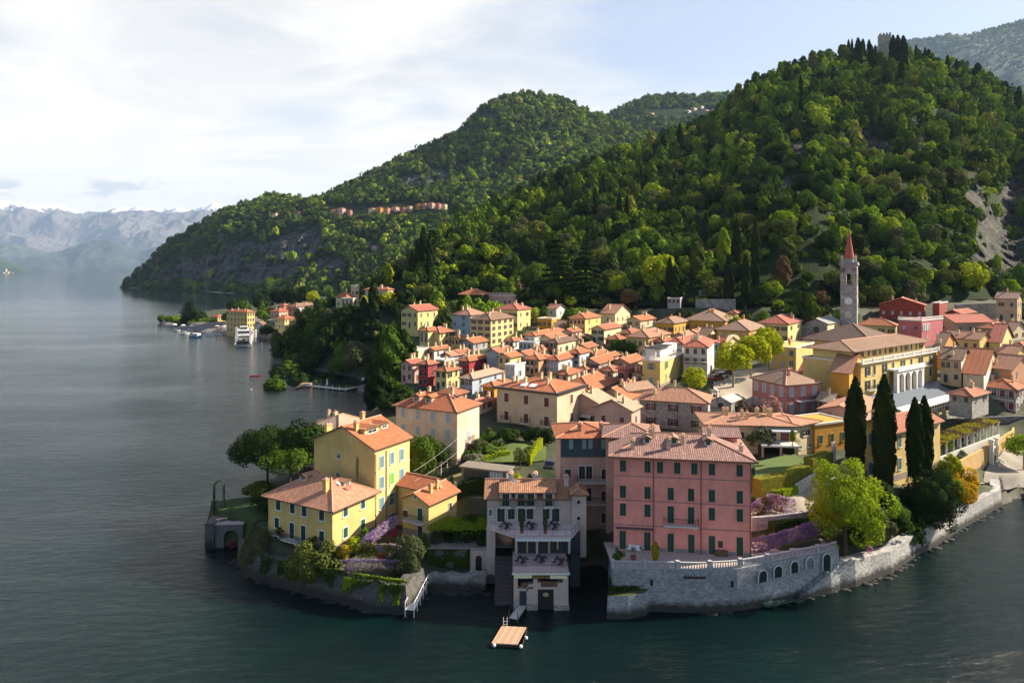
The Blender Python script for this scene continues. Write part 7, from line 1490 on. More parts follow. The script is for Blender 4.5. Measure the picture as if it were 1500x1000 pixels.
def rowboat(name, label, loc, rz, L, w, cols, cabin=None, group=None, cat='boat', h=.7):
    """hull with sheer and pointed bow along +x"""
    r_ = empty(name, loc, rz, label, cat, group); q = MB(); N = 9; st = []
    for k in range(N):
        t = k / (N - 1); b = w / 2 * (math.sin(min(1, (1 - t) * 1.7) * math.pi / 2)) * (.82 + .18 * min(1, t * 4)); s = h * (1 + .55 * t ** 2); st.append([(t * L - L / 2, -b, s), (t * L - L / 2, -b * .7, -.25), (t * L - L / 2, b * .7, -.25), (t * L - L / 2, b, s)])
    for a, b in zip(st, st[1:]):
        for j in range(3): q.face([a[j], a[j + 1], b[j + 1], b[j]][::-1], 0)
        q.face([(a[0][0], a[0][1] * .92, a[0][2] - .25), (b[0][0], b[0][1] * .92, b[0][2] - .25), (b[3][0], b[3][1] * .92, b[3][2] - .25), (a[3][0], a[3][1] * .92, a[3][2] - .25)], 1); q.face([a[0], b[0], (b[0][0], b[0][1] * .88, b[0][2] + .05), (a[0][0], a[0][1] * .88, a[0][2] + .05)], 2); q.face([b[3], a[3], (a[3][0], a[3][1] * .88, a[3][2] + .05), (b[3][0], b[3][1] * .88, b[3][2] + .05)], 2)
    q.face(st[0], 0); q.build('hull', cols, r_)
    if cabin:
        c = MB(); x0, x1, zc = cabin; c.box(L * x0, -w * .36, h * .6, L * x1, w * .36, h + zc * .62, 0); c.box(L * x0 + .05, -w * .37, h + zc * .25, L * x1 - .05, w * .37, h + zc * .55, 1); c.box(L * x0 - .2, -w * .4, h + zc * .62, L * x1 + .2, w * .4, h + zc * .72, 0); c.build('cabin', [WHITE, GLASS], r_)
    return r_
WB = [WHITE, plain('boat_deck', (.3, .27, .22)), WHITE]
bt = rowboat('motorboat', 'red and yellow wooden boat moored inside the boathouse arch', (bh0[0] + 4.1, bh0[1] + 1.6, .1), R(-95), 3.6, 1.5, [plain('boat_red', (.20, .035, .03)), plain('boat_yellow', (.42, .36, .12)), plain('boat_trim', (.3, .2, .08))])
# iron rose arbour, loungers on the tip
ab = empty('iron_arbour', (*W(313, 748, 4.5), 4.4), R(15), 'tall dark iron arbour wound with climbers on the left tip', 'arbour'); q = MB()
for x in (0, 1.5):
    for y_ in (0, 1.0): q.cyl((x, y_, -.5), (x, y_, 4.0), .08)
for y_ in (0, 1.0):
    for k in range(8): a, b = math.pi * k / 8, math.pi * (k + 1) / 8; q.cyl((.75 - .75 * math.cos(a), y_, 4 + .75 * math.sin(a)), (.75 - .75 * math.cos(b), y_, 4 + .75 * math.sin(b)), .08)
for z in np.arange(.3, 4.0, .35): q.cyl((0, 0, z), (0, 1, z), .03); q.cyl((1.5, 0, z), (1.5, 1, z), .03); q.cyl((0, 1, z), (1.5, 1, z), .02)
q.build('frame', IRON, ab); C_ = np.array([(rs.choice([0, 1.5]) + .12 * rs.randn(), rs.rand(), rs.rand() * 4.2) for _ in range(420)]); v, qq = cards(C_, rs.randn(len(C_), 3), .1); link('foliage', np_mesh('foliage', v, qq, LM['dark']), ab)
for i, (x, y) in enumerate([(322, 760), (330, 764), (327, 757)]):
    p = W(x, y, 4.3); r_ = empty('sun_lounger', (*p, gz(*p) + .05), R(20 + 8 * i), 'pale pink cushioned sun lounger on the boathouse terrace, %s' % ['nearest the tip', 'nearest the shrub', 'farthest from the water gate'][i], 'sun lounger', 'sun loungers on the boathouse terrace'); q = MB(); q.box(-1, -.3, .3, .5, .3, .42); q.build('mattress', plain('lounger_pink', (.5, .36, .32)), r_); q = MB(); q.face([(.5, -.3, .42), (.5, .3, .42), (1.0, .3, .8), (1.0, -.3, .8)][::-1]); q.face([(.5, -.3, .34), (.5, .3, .34), (1.0, .3, .72), (1.0, -.3, .72)]); q.build('backrest', plain('lounger_pink', (.5, .36, .32)), r_); q = MB()
    for a in ((-.9, -.28), (-.9, .28), (.45, -.28), (.45, .28)): q.box(a[0] - .03, a[1] - .03, 0, a[0] + .03, a[1] + .03, .3)
    q.build('frame', WHITE, r_)
# garden table and chairs
p = W(514, 842, 3.4); z = gz(*p) + .05; gt_ = empty('garden_table', (*p, z), 0, 'long white oval garden table on the lower garden terrace', 'table'); q = MB(); q.lathe([(.02, .7), (1.0, .7), (1.0, .76)], 16); o = q.build('tabletop', WHITE, gt_); o.scale = (.95, .5, 1); q = MB(); q.box(-.5, -.05, 0, -.4, .05, .7); q.box(.4, -.05, 0, .5, .05, .7); q.build('pedestal', WHITE, gt_)
for i, (x, y, w_) in enumerate([(505, 842, 'left of the white table'), (531, 842, 'right of the white table'), (552, 843, 'left of the white lounge pair'), (562, 843, 'at the end of the terrace')]):
    p = W(x, y + 4, 3.4); c = empty('garden_chair', (*p, gz(*p) + .03), R(40 * i), 'white garden chair %s' % w_, 'chair', 'white garden chairs'); q = MB(); q.box(-.25, -.25, .4, .25, .25, .45); q.build('seat', WHITE, c); q = MB(); q.box(-.25, .2, .45, .25, .25, .95); q.build('backrest', WHITE, c)
    for a in ((-.22, -.22), (.22, -.22), (.22, .22), (-.22, .22)): q = MB(); q.box(a[0] - .02, a[1] - .02, 0, a[0] + .02, a[1] + .02, .4); q.build('leg', WHITE, c)
# white pier at the garden wall
q0, q1 = Vector((*W(600, 893, .9), .9)), Vector((*W(622, 850, 1.1), 1.1)); pr = empty('white_pier', q0, 0, 'white wooden pier with railing along the right end of the garden wall', 'pier'); d = q1 - q0; n_ = Vector((-d.y, d.x, 0)).normalized(); q = MB()
pl = 14
for k in range(pl): a, b = d * (k / pl), d * ((k + .9) / pl); q.face([a - n_ * .6, b - n_ * .6, b + n_ * .6, a + n_ * .6][::-1]); q.face([a - n_ * .6 - Vector((0, 0, .1)), b - n_ * .6 - Vector((0, 0, .1)), b - n_ * .6, a - n_ * .6])
q.build('deck', plain('white_planks', (.66, .65, .63), .8, ns=5), pr); q = MB()
for k in range(6): a = d * (k / 5); [q.cyl(a + n_ * s * .58 - Vector((0, 0, 2)), a + n_ * s * .58 + Vector((0, 0, .95)), .05) for s in (-1, 1)]
for s in (-1, 1): q.cyl(n_ * s * .58 + Vector((0, 0, .95)), d + n_ * s * .58 + Vector((0, 0, .95)), .035)
q.build('railing', WHITE, pr)
# terrace things at the pink house
p = W(930, 805, 5.4); gt2 = empty('terrace_table', (p[0], p[1], 5.36), .3, 'white table with pale chairs set on the terrace of the pink house', 'table'); q = MB(); q.lathe([(.02, .7), (.8, .7), (.8, .75)], 14); q.build('tabletop', WHITE, gt2); q = MB(); q.cyl((0, 0, 0), (0, 0, .7), .05); q.build('pedestal', WHITE, gt2)
for k in range(5): a = k * 1.25; c = empty('garden_chair', (p[0] + 1.15 * math.cos(a), p[1] + .9 * math.sin(a), 5.36), a + 1.57, 'white chair %s the terrace table of the pink house' % ['right of', 'behind', 'left of', 'in front left of', 'in front right of'][k], 'chair', 'white garden chairs'); q = MB(); q.box(-.25, -.25, .4, .25, .25, .45); q.build('seat', WHITE, c); q = MB(); q.box(-.25, .2, .45, .25, .25, .95); q.build('backrest', WHITE, c); q = MB(); [q.box(s[0] - .02, s[1] - .02, 0, s[0] + .02, s[1] + .02, .4) for s in ((-.22, -.22), (.22, -.22), (.22, .22), (-.22, .22))]; q.build('leg', WHITE, c)
p = W(929, 822, 5.4); pb = empty('plant_tub', (p[0], p[1] + .6, 5.36), 0, 'red-brown plant tub by the balustrade of the pink house', 'planter'); q = MB(); q.lathe([(.3, 0), (.4, .6), (.34, .6), (.3, .5)], 12); q.build('tub', plain('tub_terracotta', (.3, .09, .06)), pb)
# overhead cables by the peach house
a, b = Vector((*W(702, 640, 12)[:2], 14.5)), None
for i, (A, B_, lab) in enumerate([(P(606, 690, 108), P(672, 640, 121), 'upper overhead cable between the tall yellow and peach houses'), (P(608, 704, 107), P(672, 660, 121), 'lower overhead cable between the tall yellow and peach houses')]):
    q = MB(); A, B_ = Vector(A), Vector(B_)
    for k in range(10): s, t = k / 10, (k + 1) / 10; f = lambda u: A.lerp(B_, u) - Vector((0, 0, 1.2 * u * (1 - u))); q.cyl(f(s), f(t), .02, n=4, cap=False)
    tag(q.build('overhead_cable', plain('cable_grey', (.5, .48, .45))), lab, 'cable')
# ------------------------------------------------------------------ boats and landing stages
fx, fy = W(356, 507, 0); fr = empty('car_ferry', (fx, fy, 0), R(110), 'white car ferry with raised bow ramp arriving at the landing', 'ferry'); q = MB(); q.box(0, -4.6, -.8, 34, 4.6, 1.6); q.build('hull', [plain('ferry_hull', (.62, .64, .62))], fr); q = MB(); q.box(1, -4.0, 1.6, 33, 4.0, 1.64); q.build('deck', plain('ferry_deck', (.16, .17, .16)), fr); q = MB()
for y_ in (-4.6, 3.7): q.box(6, y_, 1.6, 30, y_ + .9, 4.6)
q.box(14, -4.6, 4.6, 27, 4.6, 5.0); q.box(16, -3.6, 5.0, 24, 3.6, 7.6); q.box(15.4, -4.2, 7.6, 25, 4.2, 7.9); q.box(17, -2.2, 7.9, 21, 2.2, 10.0); q.build('superstructure', WHITE, fr); q = MB(); q.box(15.9, -3.3, 6.0, 15.98, 3.3, 7.1); q.box(16.9, -2.0, 8.5, 16.98, 2.0, 9.5); q.build('window_strip', GLASS, fr)
for y_ in (-4.2, 3.2): q = MB(); q.box(4.5, y_, 1.6, 6.5, y_ + 1.0, 10.5); q.build('tower', WHITE, fr)
q = MB(); q.face([(0, -3.6, 1.4), (0, 3.6, 1.4), (-3.0, 3.4, 3.2), (-3.0, -3.4, 3.2)]); q.face([(0, -3.6, 1.1), (0, 3.6, 1.1), (-3.0, 3.4, 2.9), (-3.0, -3.4, 2.9)][::-1]); q.build('bow_ramp', plain('ramp_grey', (.4, .42, .4)), fr)
def car(label, loc, rz, col, group='cars in the picture', van=False, name='parked_car', cat='car'):
    r_ = empty(name, loc, rz, label, cat, group); m = plain('paint_%.2f_%.2f_%.2f' % col, col, .3, spec=.6); q = MB(); L, w_, h1_, h2_ = (4.2, 1.75, .78, 1.45) if not van else (5.0, 1.95, 1.0, 2.2); x0, x1 = (-1.2, 1.35) if not van else (-2.4, 1.5)
    bx = [(-L / 2, .25), (L / 2, .25), (L / 2, .62), (L / 2 - .25, h1_), (-L / 2 + .1, h1_ + .05), (-L / 2, .7)]
    for s in (1, -1):
        f = [(x, s * w_ / 2, z) for x, z in bx]; q.face(f[::-1] if s > 0 else f)
    for (a, b) in zip(bx, bx[1:] + bx[:1]): q.face([(a[0], -w_ / 2, a[1]), (a[0], w_ / 2, a[1]), (b[0], w_ / 2, b[1]), (b[0], -w_ / 2, b[1])])
    q.build('body', m, r_); g = MB(); ww_ = w_ * .44
    A = [(x0 - .35, -w_ * .48, h1_), (x1 + .35, -w_ * .48, h1_), (x1 + .35, w_ * .48, h1_), (x0 - .35, w_ * .48, h1_)]; B_ = [(x0, -ww_, h2_), (x1 - .3, -ww_, h2_), (x1 - .3, ww_, h2_), (x0, ww_, h2_)]
    for k in range(4): j = (k + 1) % 4; g.face([A[k], A[j], B_[j], B_[k]], 1)
    g.face(B_, 0); g.build('cabin', [m, GLASS], r_); wq = MB(); wq.cyl((0, -.1, 0), (0, .1, 0), .32, n=12); wm_ = wq.mesh('wheel', plain('tyre', (.02, .02, .02)))
    for a in ((-L * .3, -w_ / 2), (L * .3, -w_ / 2), (-L * .3, w_ / 2), (L * .3, w_ / 2)): link('wheel', wm_, r_, (*a, .32))
    return r_
for k, (x, y_, c, lab) in enumerate([(4, -1.9, (.6, .6, .6), 'white car at the front of the ferry deck'), (4, 1.5, (.05, .06, .08), 'dark car at the front of the ferry deck'), (9, -1.6, (.3, .05, .04), 'red car in the second row on the ferry deck'), (9, 1.6, (.45, .47, .5), 'silver car in the second row on the ferry deck')]):
    v = Vector((x, y_, 1.64)); v.rotate(fr.rotation_euler); car(lab, Vector(fr.location) + v, R(110), c, 'cars on the ferry')
pl_ = empty('mooring_piles', (*W(368, 503, 0), 0), 0, 'white and orange mooring pile cluster right of the ferry', 'pile'); q = MB(); [q.cyl((a, b, -3), (a, b, 8), .4) for a, b in ((0, 0), (1.2, .3), (.5, 6))]; q.build('pile', plain('pile_white', (.7, .66, .58)), pl_)
rowboat('tour_boat', 'blue and white passenger boat beside the ferry landing', (*W(287, 494, 0), 0), R(-28), 11, 3.4, [plain('boat_blue', (.10, .22, .42)), plain('boat_deck', (.3, .27, .22)), WHITE], (-.3, .28, 2.2), h=1.1)
for i, (x, y, rz, L, lab) in enumerate([(270, 489, 20, 7, 'small white boat moored left of the blue boat'), (258, 485, 10, 6, 'small white boat farthest out at the landing quay'), (305, 492, 160, 8, 'white boat at the bow of the blue boat'), (318, 491, 175, 7, 'white boat between the blue boat and the striped poles'), (278, 486, 30, 6, 'small white boat tied behind the blue boat')]): rowboat('motorboat', lab, (*W(x, y, 0), 0), R(rz), L, 2.3, WB, (-.2, .15, 1.5), 'white boats at the landing')
for x, w_ in ((318, 'left'), (323, 'right')):
    r_ = empty('striped_pole', (*W(x, 494, 0), 0), 0, '%s red and white mooring pole before the landing' % w_, 'pole', 'striped mooring poles'); q = MB()
    for k in range(6): q.cyl((0, 0, -1 + k * 1.2), (0, 0, .2 + k * 1.2), .35, n=8, mi=k % 2)
    q.build('pole', [WHITE, plain('pole_red', (.5, .06, .06))], r_)
for i, (x, y) in enumerate([(247, 477), (256, 480), (268, 481), (281, 482), (296, 481), (309, 479), (318, 482), (329, 483), (384, 487), (378, 488), (390, 490)]):
    p = W(x, y, 1.8); r_ = empty('parasol', (p[0], p[1], 1.7), 0, ['white', 'cream', 'pale'][i % 3] + ' parasol on the landing quay ' + ('left of the ferry' if x < 340 else 'right of the ferry'), 'parasol', 'parasols on the landing quay'); q = MB(); q.cyl((0, 0, 0), (0, 0, 2.7), .05); q.build('pole', WOODB, r_); q = MB(); q.lathe([(1.9, 2.3), (1.9, 2.4), (.05, 3.1)], 8); q.build('canopy', plain('parasol_white', (.74, .72, .68)) if i % 3 else plain('parasol_cream', (.66, .58, .44)), r_)
for i, (x, y, c, lab) in enumerate([(430, 479, (.04, .05, .07), 'dark coach parked below the yellow house near the landing'), (438, 480, (.5, .5, .5), 'pale coach parked beside the dark coach')]): car(lab, (*W(x, y, 1.8), 1.9), R(12), c, 'vehicles at the landing', True, 'parked_van', 'van')
# swimming pier with float
a, b = Vector((*W(432, 568, .6), .6)), Vector((*W(450, 561, .6), .6)); sp_ = empty('swimming_pier', a, 0, 'T-shaped wooden swimming pier with grey walkway in the bay', 'pier'); q = MB(); b -= a; n_ = Vector((.5, 1, 0)).normalized() * 3; q.prism([(0, 0), (b.x + 1, b.y - 3), (b.x + 2, b.y), (b.x - 2, b.y + 1)], -.5, .1); q.build('platform', plain('plank_b', (.56, .35, .22)), sp_)
c, d = Vector((*W(449, 564, .6), .6)) - a, Vector((*W(508, 570, .6), .6)) - a; n_ = Vector((0, .9, 0)); q = MB(); q.prism([(c.x, c.y - .9), (d.x, d.y - .9), (d.x, d.y + .9), (c.x, c.y + .9)], -.2, .05); e = Vector((*W(524, 564, 1.2), 1.2)) - a; q.prism([(d.x - 2, d.y), (d.x, d.y - .9), (e.x, e.y - .5), (e.x, e.y + .7)], -.15, .1); q.build('walkway', plain('pier_grey', (.6, .52, .46)), sp_); q = MB(); [q.cyl((c.x + (d.x - c.x) * k / 6, c.y + (d.y - c.y) * k / 6 - .9, -2), (c.x + (d.x - c.x) * k / 6, c.y + (d.y - c.y) * k / 6 - .9, 1.2), .09) for k in range(7)]; q.build('post', WHITE, sp_)
q = MB(); q.cyl((0, 0, -2), (0, 0, 2.0), .3); tag(q.build('marker_post', WHITE, None, (*W(479, 563, 0), 0)), 'thick white marker post standing behind the swimming pier', 'post')
qy = empty('bathing_quay', (*W(524, 575, 0), 0), R(-25), 'square stone quay with a white boat on top beside the big cypress', 'quay'); q = MB(); q.box(0, 0, -1.5, 9, 8, 2.4); q.build('wall', stone('quay_stone', (.24, .19, .18), 1.0, .7), qy); rowboat('motorboat', 'white covered boat lying on the bathing quay', (*W(539, 556, 2.6), 2.6), R(5), 4.5, 1.6, WB)
rowboat('kayak', 'red kayak gliding in the bay', (*W(374, 551, 0), 0), R(15), 4.6, .8, [plain('kayak_red', (.55, .07, .05)), plain('kayak_dark', (.1, .03, .03)), plain('kayak_red', (.55, .07, .05))], h=.35)
for x, y, lab in ((368, 571, 'white mooring buoy below the red kayak'), (384, 503, 'small white buoy right of the ferry'), (228, 480, 'small white buoy off the landing point')): q = MB(); q.lathe([(.02, -.3), (.4, -.1), (.45, .15), (.3, .45), (.02, .55)], 12); tag(q.build('buoy', WHITE, None, (*W(x, y, 0), 0)), lab, 'buoy')
car('dark car parked in the lane beside the glazed house', (*W(808, 684, 9.6), 9.5), R(70), (.05, .055, .06))
for i, (x, y, c, lab) in enumerate([(1049, 552, (.25, .03, .03), 'red car on the piazza under the plane trees'), (1056, 549, (.6, .6, .6), 'white car on the piazza beside the red car'), (1063, 546, (.05, .06, .07), 'black car on the piazza behind the white car')]): p = W(x, y, 16.6); car(lab, (*p, gz(*p) + .2), R(30), c)
lp = empty('street_lamp', (*W(1221, 672, 11), 10.6), 0, 'street lamp on a pale pillar beside the hedge end', 'lamp'); q = MB(); q.box(-.3, -.3, 0, .3, .3, 2.6); q.build('pillar', plain('lamp_pillar', (.4, .36, .38)), lp); q = MB(); q.lathe([(.1, 2.6), (.3, 2.8), (.35, 3.2), (.05, 3.5)], 8); q.build('lamp_head', WHITE, lp)
# ------------------------------------------------------------------ single trees and plants
def at(px, py, D=None, z=None):
    if z is not None: x, y = W(px, py, z); return (x, y, z)
    D = D or Df(py); x, y, zz = P(px, py, D); return (x, y, gz(x, y) if D < 330 else zz)
T = tree
T('big:x', 'bright', at(1238, 812, 97), 5.1, 13.8, 'big bright green round tree at the right end of the terrace wall')
for x, y, D, r, h, w_ in [(1253, 690, 117, 1.6, 16.2, 'leftmost of the four tall dark cypresses before the yellow house'), (1295, 716, 113, 1.7, 19.0, 'tallest dark cypress, second from the left before the yellow house'), (1340, 700, 113, 1.25, 13.4, 'left half of the cypress pair before the yellow house'), (1354, 700, 114.5, 1.3, 13.8, 'right half of the cypress pair before the yellow house')]: T('cypress:x', 'cypress', P(x, y, D), r, h, w_, 'cypress_tree', 'tall waterfront cypresses')
T('big:x', 'deep', P(1360, 758, 110.5), 4.4, 7.8, 'broad dark evergreen oak leaning over the pale lake wall')
T('round:x', 'yellow', P(1406, 731, 122), 3.5, 5.6, 'orange-yellow flowering tree at the end of the pale lake wall'); T('round', 'gold', P(1390, 722, 124), 2.4, 5, 'smaller golden shrub tree behind the orange-yellow tree')
T('shrub:x', 'olive', at(1284, 815, 101.5), 2.4, 4.6, 'round grey-green shrub hanging over the lake wall right of the bright tree', 'shrub', cat='shrub'); T('shrub:x', 'mid', at(1308, 795, 105), 2.6, 5.0, 'green bush between the round shrub and the dark oak', 'shrub', cat='shrub'); T('shrub', 'dark', at(1332, 790, 107.5), 2.6, 5, 'dark bush under the evergreen oak', 'shrub', cat='shrub'); T('shrub', 'dark', at(1350, 775, 110.5), 3, 4, 'low dark bush below the evergreen oak at the wall', 'shrub', cat='shrub'); T('shrub', 'deep', at(1275, 760, 106), 3.4, 5, 'dark shrub behind the bright tree', 'shrub', cat='shrub'); T('shrub', 'mid', at(1385, 700, 119), 2.2, 4, 'green shrub at the foot of the cypress pair', 'shrub', cat='shrub'); T('shrub', 'lime', at(1391, 690, 124), 2.0, 4.2, 'yellow-green creeper bush against the yellow house', 'shrub', cat='shrub'); T('shrub', 'gold', at(1276, 690, 122), 1.6, 3, 'golden bush between the first two cypresses', 'shrub', cat='shrub')
T('umbrella:x', 'dark', at(392, 712, 123), 5.4, 9.0, 'dark umbrella pine with flat round crown left of the yellow house', 'pine_tree'); T('umbrella:x', 'mid', at(425, 716, 119), 4.0, 7.0, 'lighter green layered pine beside the umbrella pine', 'pine_tree'); T('umbrella', 'dark', at(447, 712, 122), 4.2, 8.4, 'dark pine close to the gable of the tall yellow house', 'pine_tree'); T('shrub', 'oliveg', at(378, 740, 117), 2.2, 3.2, 'green shrub with white loungers below the pines', 'shrub', cat='shrub'); T('shrub', 'dark', at(395, 760, 112), 3, 3.4, 'dark shrub against the left corner of the yellow garden house', 'shrub', cat='shrub')
T('shrub:x', 'olive', P(380, 825, 101), 2.9, 5.4, 'large round olive-green bush at the left end of the garden wall', 'shrub', cat='shrub'); T('shrub:x', 'oliveg', P(462, 848, 94.5), 3.5, 5.4, 'largest round bush in front of the yellow garden house', 'shrub', cat='shrub'); T('shrub', 'olive', at(346, 775, 107.5), 2.2, 3.4, 'spiky olive bush behind the boathouse arch', 'shrub', cat='shrub')
T('tall:x', 'olive', P(599, 838, 93), 2.3, 5.2, 'tall olive tree at the right end of the flowering garden', 'olive_tree'); T('shrub', 'lime', at(517, 818, 96.5), 1.5, 2.2, 'bright yellow-green shrub at the corner of the yellow house', 'shrub', cat='shrub'); T('shrub', 'mid', at(533, 806, 98), 1.5, 2.8, 'round green shrub beside the bright yellow-green one', 'shrub', cat='shrub'); T('shrub', 'gold', at(505, 830, 95), 1.1, 1.8, 'small yellow shrub at the garden steps', 'shrub', cat='shrub'); T('shrub', 'dark', at(425, 800, 102), 2, 2.2, 'dark climber bush below the balcony of the yellow house', 'shrub', cat='shrub')
T('tall:x', 'mid', at(617, 700, 117), 3.0, 9.2, 'dense round green tree between the tall yellow and peach houses'); T('round', 'dark', at(640, 690, 120), 2.4, 5.4, 'small dark tree at the foot of the peach house'); T('shrub', 'silver', at(696, 680, 121), 1.7, 1.8, 'silver-green cushion shrub left on the garage terrace', 'shrub', cat='shrub'); T('shrub', 'silver', at(732, 682, 118), 1.7, 1.8, 'silver-green cushion shrub right on the garage terrace', 'shrub', cat='shrub'); T('shrub:x', 'olive', at(701, 656, 126), 1.8, 3.0, 'clipped round pale shrub beside the peach house', 'shrub', cat='shrub'); T('shrub', 'mid', at(684, 668, 124), 1.0, 1.4, 'small green shrub left of the clipped round shrub', 'shrub', cat='shrub')
T('open:x', 'oliveg', at(762, 676, 121), 1.6, 3.6, 'small bare-stemmed tree in the middle of the terrace garden'); T('shrub', 'lime', at(756, 690, 117), 1.4, 2.4, 'yellow-green shrub in front of the bare-stemmed tree', 'shrub', cat='shrub'); T('shrub', 'dark', at(745, 640, 133), 2.4, 2.6, 'dark shrub under the left balconies of the tan house', 'shrub', cat='shrub'); T('shrub', 'dark', at(775, 640, 133), 2.0, 2.4, 'dark shrub under the middle balconies of the tan house', 'shrub', cat='shrub'); T('shrub', 'deep', at(797, 645, 131), 2.0, 3.2, 'dark shrub under the right balcony of the tan house', 'shrub', cat='shrub'); T('shrub', 'mid', at(715, 638, 134), 1.6, 2.6, 'green shrub at the wall between peach and tan houses', 'shrub', cat='shrub'); T('shrub', 'mid', at(718, 662, 126), 3.0, 1.2, 'low spreading green shrub in the terrace garden', 'shrub', cat='shrub'); T('shrub', 'mid', at(778, 680, 119), .9, 1.6, 'small shrub near the lane beside the hotel roof', 'shrub', cat='shrub')
T('shrub', 'dark', at(680, 775, 102), 2.8, 3.6, 'broad dark shrub above the vine terrace', 'shrub', cat='shrub'); T('shrub', 'dark', at(700, 752, 104), 2.2, 3.0, 'rounded dark shrub under the white fence', 'shrub', cat='shrub'); T('shrub', 'olive', at(640, 770, 100.5), 1.2, 2.4, 'grey-green shrub against the small yellow house', 'shrub', cat='shrub'); T('shrub', 'mid', at(615, 800, 99), 1.5, 2.6, 'green bush below the balcony of the small yellow house', 'shrub', cat='shrub'); T('shrub', 'mid', at(705, 850, 95.2), 1.6, 1.4, 'dark creeping bush above the boulder wall', 'shrub', cat='shrub')
q0 = T('poplar', 'olive', at(764, 765, 93.9, 7.62), .35, 2.4, 'left slim potted cypress on the upper hotel terrace', 'potted_cypress', 'potted cypresses on the hotel terrace', cat='potted plant'); T('poplar', 'olive', at(797, 765, 93.9, 7.62), .35, 2.4, 'right slim potted cypress on the upper hotel terrace', 'potted_cypress', 'potted cypresses on the hotel terrace', cat='potted plant')
for o, x in zip(TREES[-2:], (1.35, 4.6)):
    o.location = (x, 94.3, 7.9); q = MB(); q.lathe([(.2, -.28), (.28, .15), (.22, .15)], 10); q.build('pot', plain('tub_terracotta', (.3, .09, .06)), o)
T('poplar', 'gold', at(960, 822, 88.6, 5.36), .55, 2.6, 'slim yellow-green shrub on the terrace of the pink house', 'shrub', cat='shrub'); T('shrub', 'mid', at(906, 822, 88.9, 5.36), .7, 1.5, 'green pot shrub at the left corner of the pink house terrace', 'shrub', cat='shrub')
T('fatcypress:x', 'mid', (*W(572, 612, 4)[:2], gz(*W(572, 612, 4)) - 1), 4.6, 21.5, 'huge broad cypress with lit crown behind the yellow houses', 'cypress_tree'); T('fatcypress', 'dark', at(591, 612, 186), 3.6, 17, 'narrower dark cypress at the right side of the huge one', 'cypress_tree'); T('fatcypress', 'deep', at(553, 612, 180), 3.4, 13, 'low dark cypress at the left side of the huge one', 'cypress_tree')
# piazza planes
for x, y, D, r, h, w_ in [(1074, 577, 168, 4.0, 11.0, 'pale green plane tree with a visible pale trunk on the piazza'), (1100, 566, 176, 4.2, 10.5, 'pale green plane tree in the middle of the piazza group'), (1124, 556, 184, 3.6, 10.5, 'pale green plane tree at the right of the piazza group'), (1120, 545, 190, 3.8, 11, 'pale green plane tree at the back of the piazza'), (1017, 585, 160, 2.9, 7.5, 'pale green plane tree before the white balcony house')]: T('round', 'lime', at(x, y, D), r, h, w_, 'plane_tree', 'plane trees of the piazza', trunk='p')
T('palm', 'palm', at(1390, 562, 176), 2.3, 6.5, 'palm tree in front of the tan house by the hotel', 'palm_tree'); T('umbrella', 'bright', at(1500, 655, 143), 3.2, 6.4, 'bright pollarded tree at the right edge', 'plane_tree', trunk='p'); T('round', 'bright', at(1382, 628, 139), 1.6, 4, 'small light green tree behind the yellow house', 'broadleaf_tree'); T('shrub', 'silver', at(1402, 634, 140), 1.8, 2.2, 'silver shrub in the walled garden', 'shrub', cat='shrub'); T('open', 'olive', at(1113, 660, 124), 2.6, 5.6, 'airy olive tree beside the pink house roof', 'olive_tree'); T('open', 'blossom', at(1128, 615, 143), 2.8, 6.5, 'bare pinkish budding tree in front of the salmon house'); T('open', 'brown', at(1092, 612, 146), 2.2, 5, 'bare dark tree beside the little stone church'); T('poplar', 'bright', at(1161, 648, 122, 14.4), .5, 2.2, 'slim potted shrub on the cream villa terrace', 'shrub', cat='shrub')
for x, y, r, m, w_ in [(855, 505, 2, 'dark', 'dark garden shrub below the cream four-storey house'), (765, 500, 2.4, 'mid', 'green garden tree right of the cream four-storey house'), (752, 500, 2, 'bright', 'light shrub beside the cream four-storey house'), (655, 500, 3.6, 'dark', 'dark tree between the yellow mansion and grey-white house'), (645, 484, 3.2, 'dark', 'dark tree behind the glazed tower house'), (912, 515, 2.6, 'dark', 'dark garden tree below the yellow arched house'), (925, 517, 2.4, 'dark', 'second dark garden tree below the yellow arched house'), (900, 510, 1.8, 'mid', 'clipped green shrub before the pavilion'), (835, 470, 3.2, 'mid', 'green tree right of the small white house'), (842, 466, 2.4, 'lime', 'yellow-green tree right of the small white house'), (1162, 476, 2.5, 'mid', 'green tree left of the stone church'), (1140, 470, 2.6, 'bright', 'small green tree behind the cream three-storey house')]: T('round', m, at(x, y), r, r * 1.7, w_)
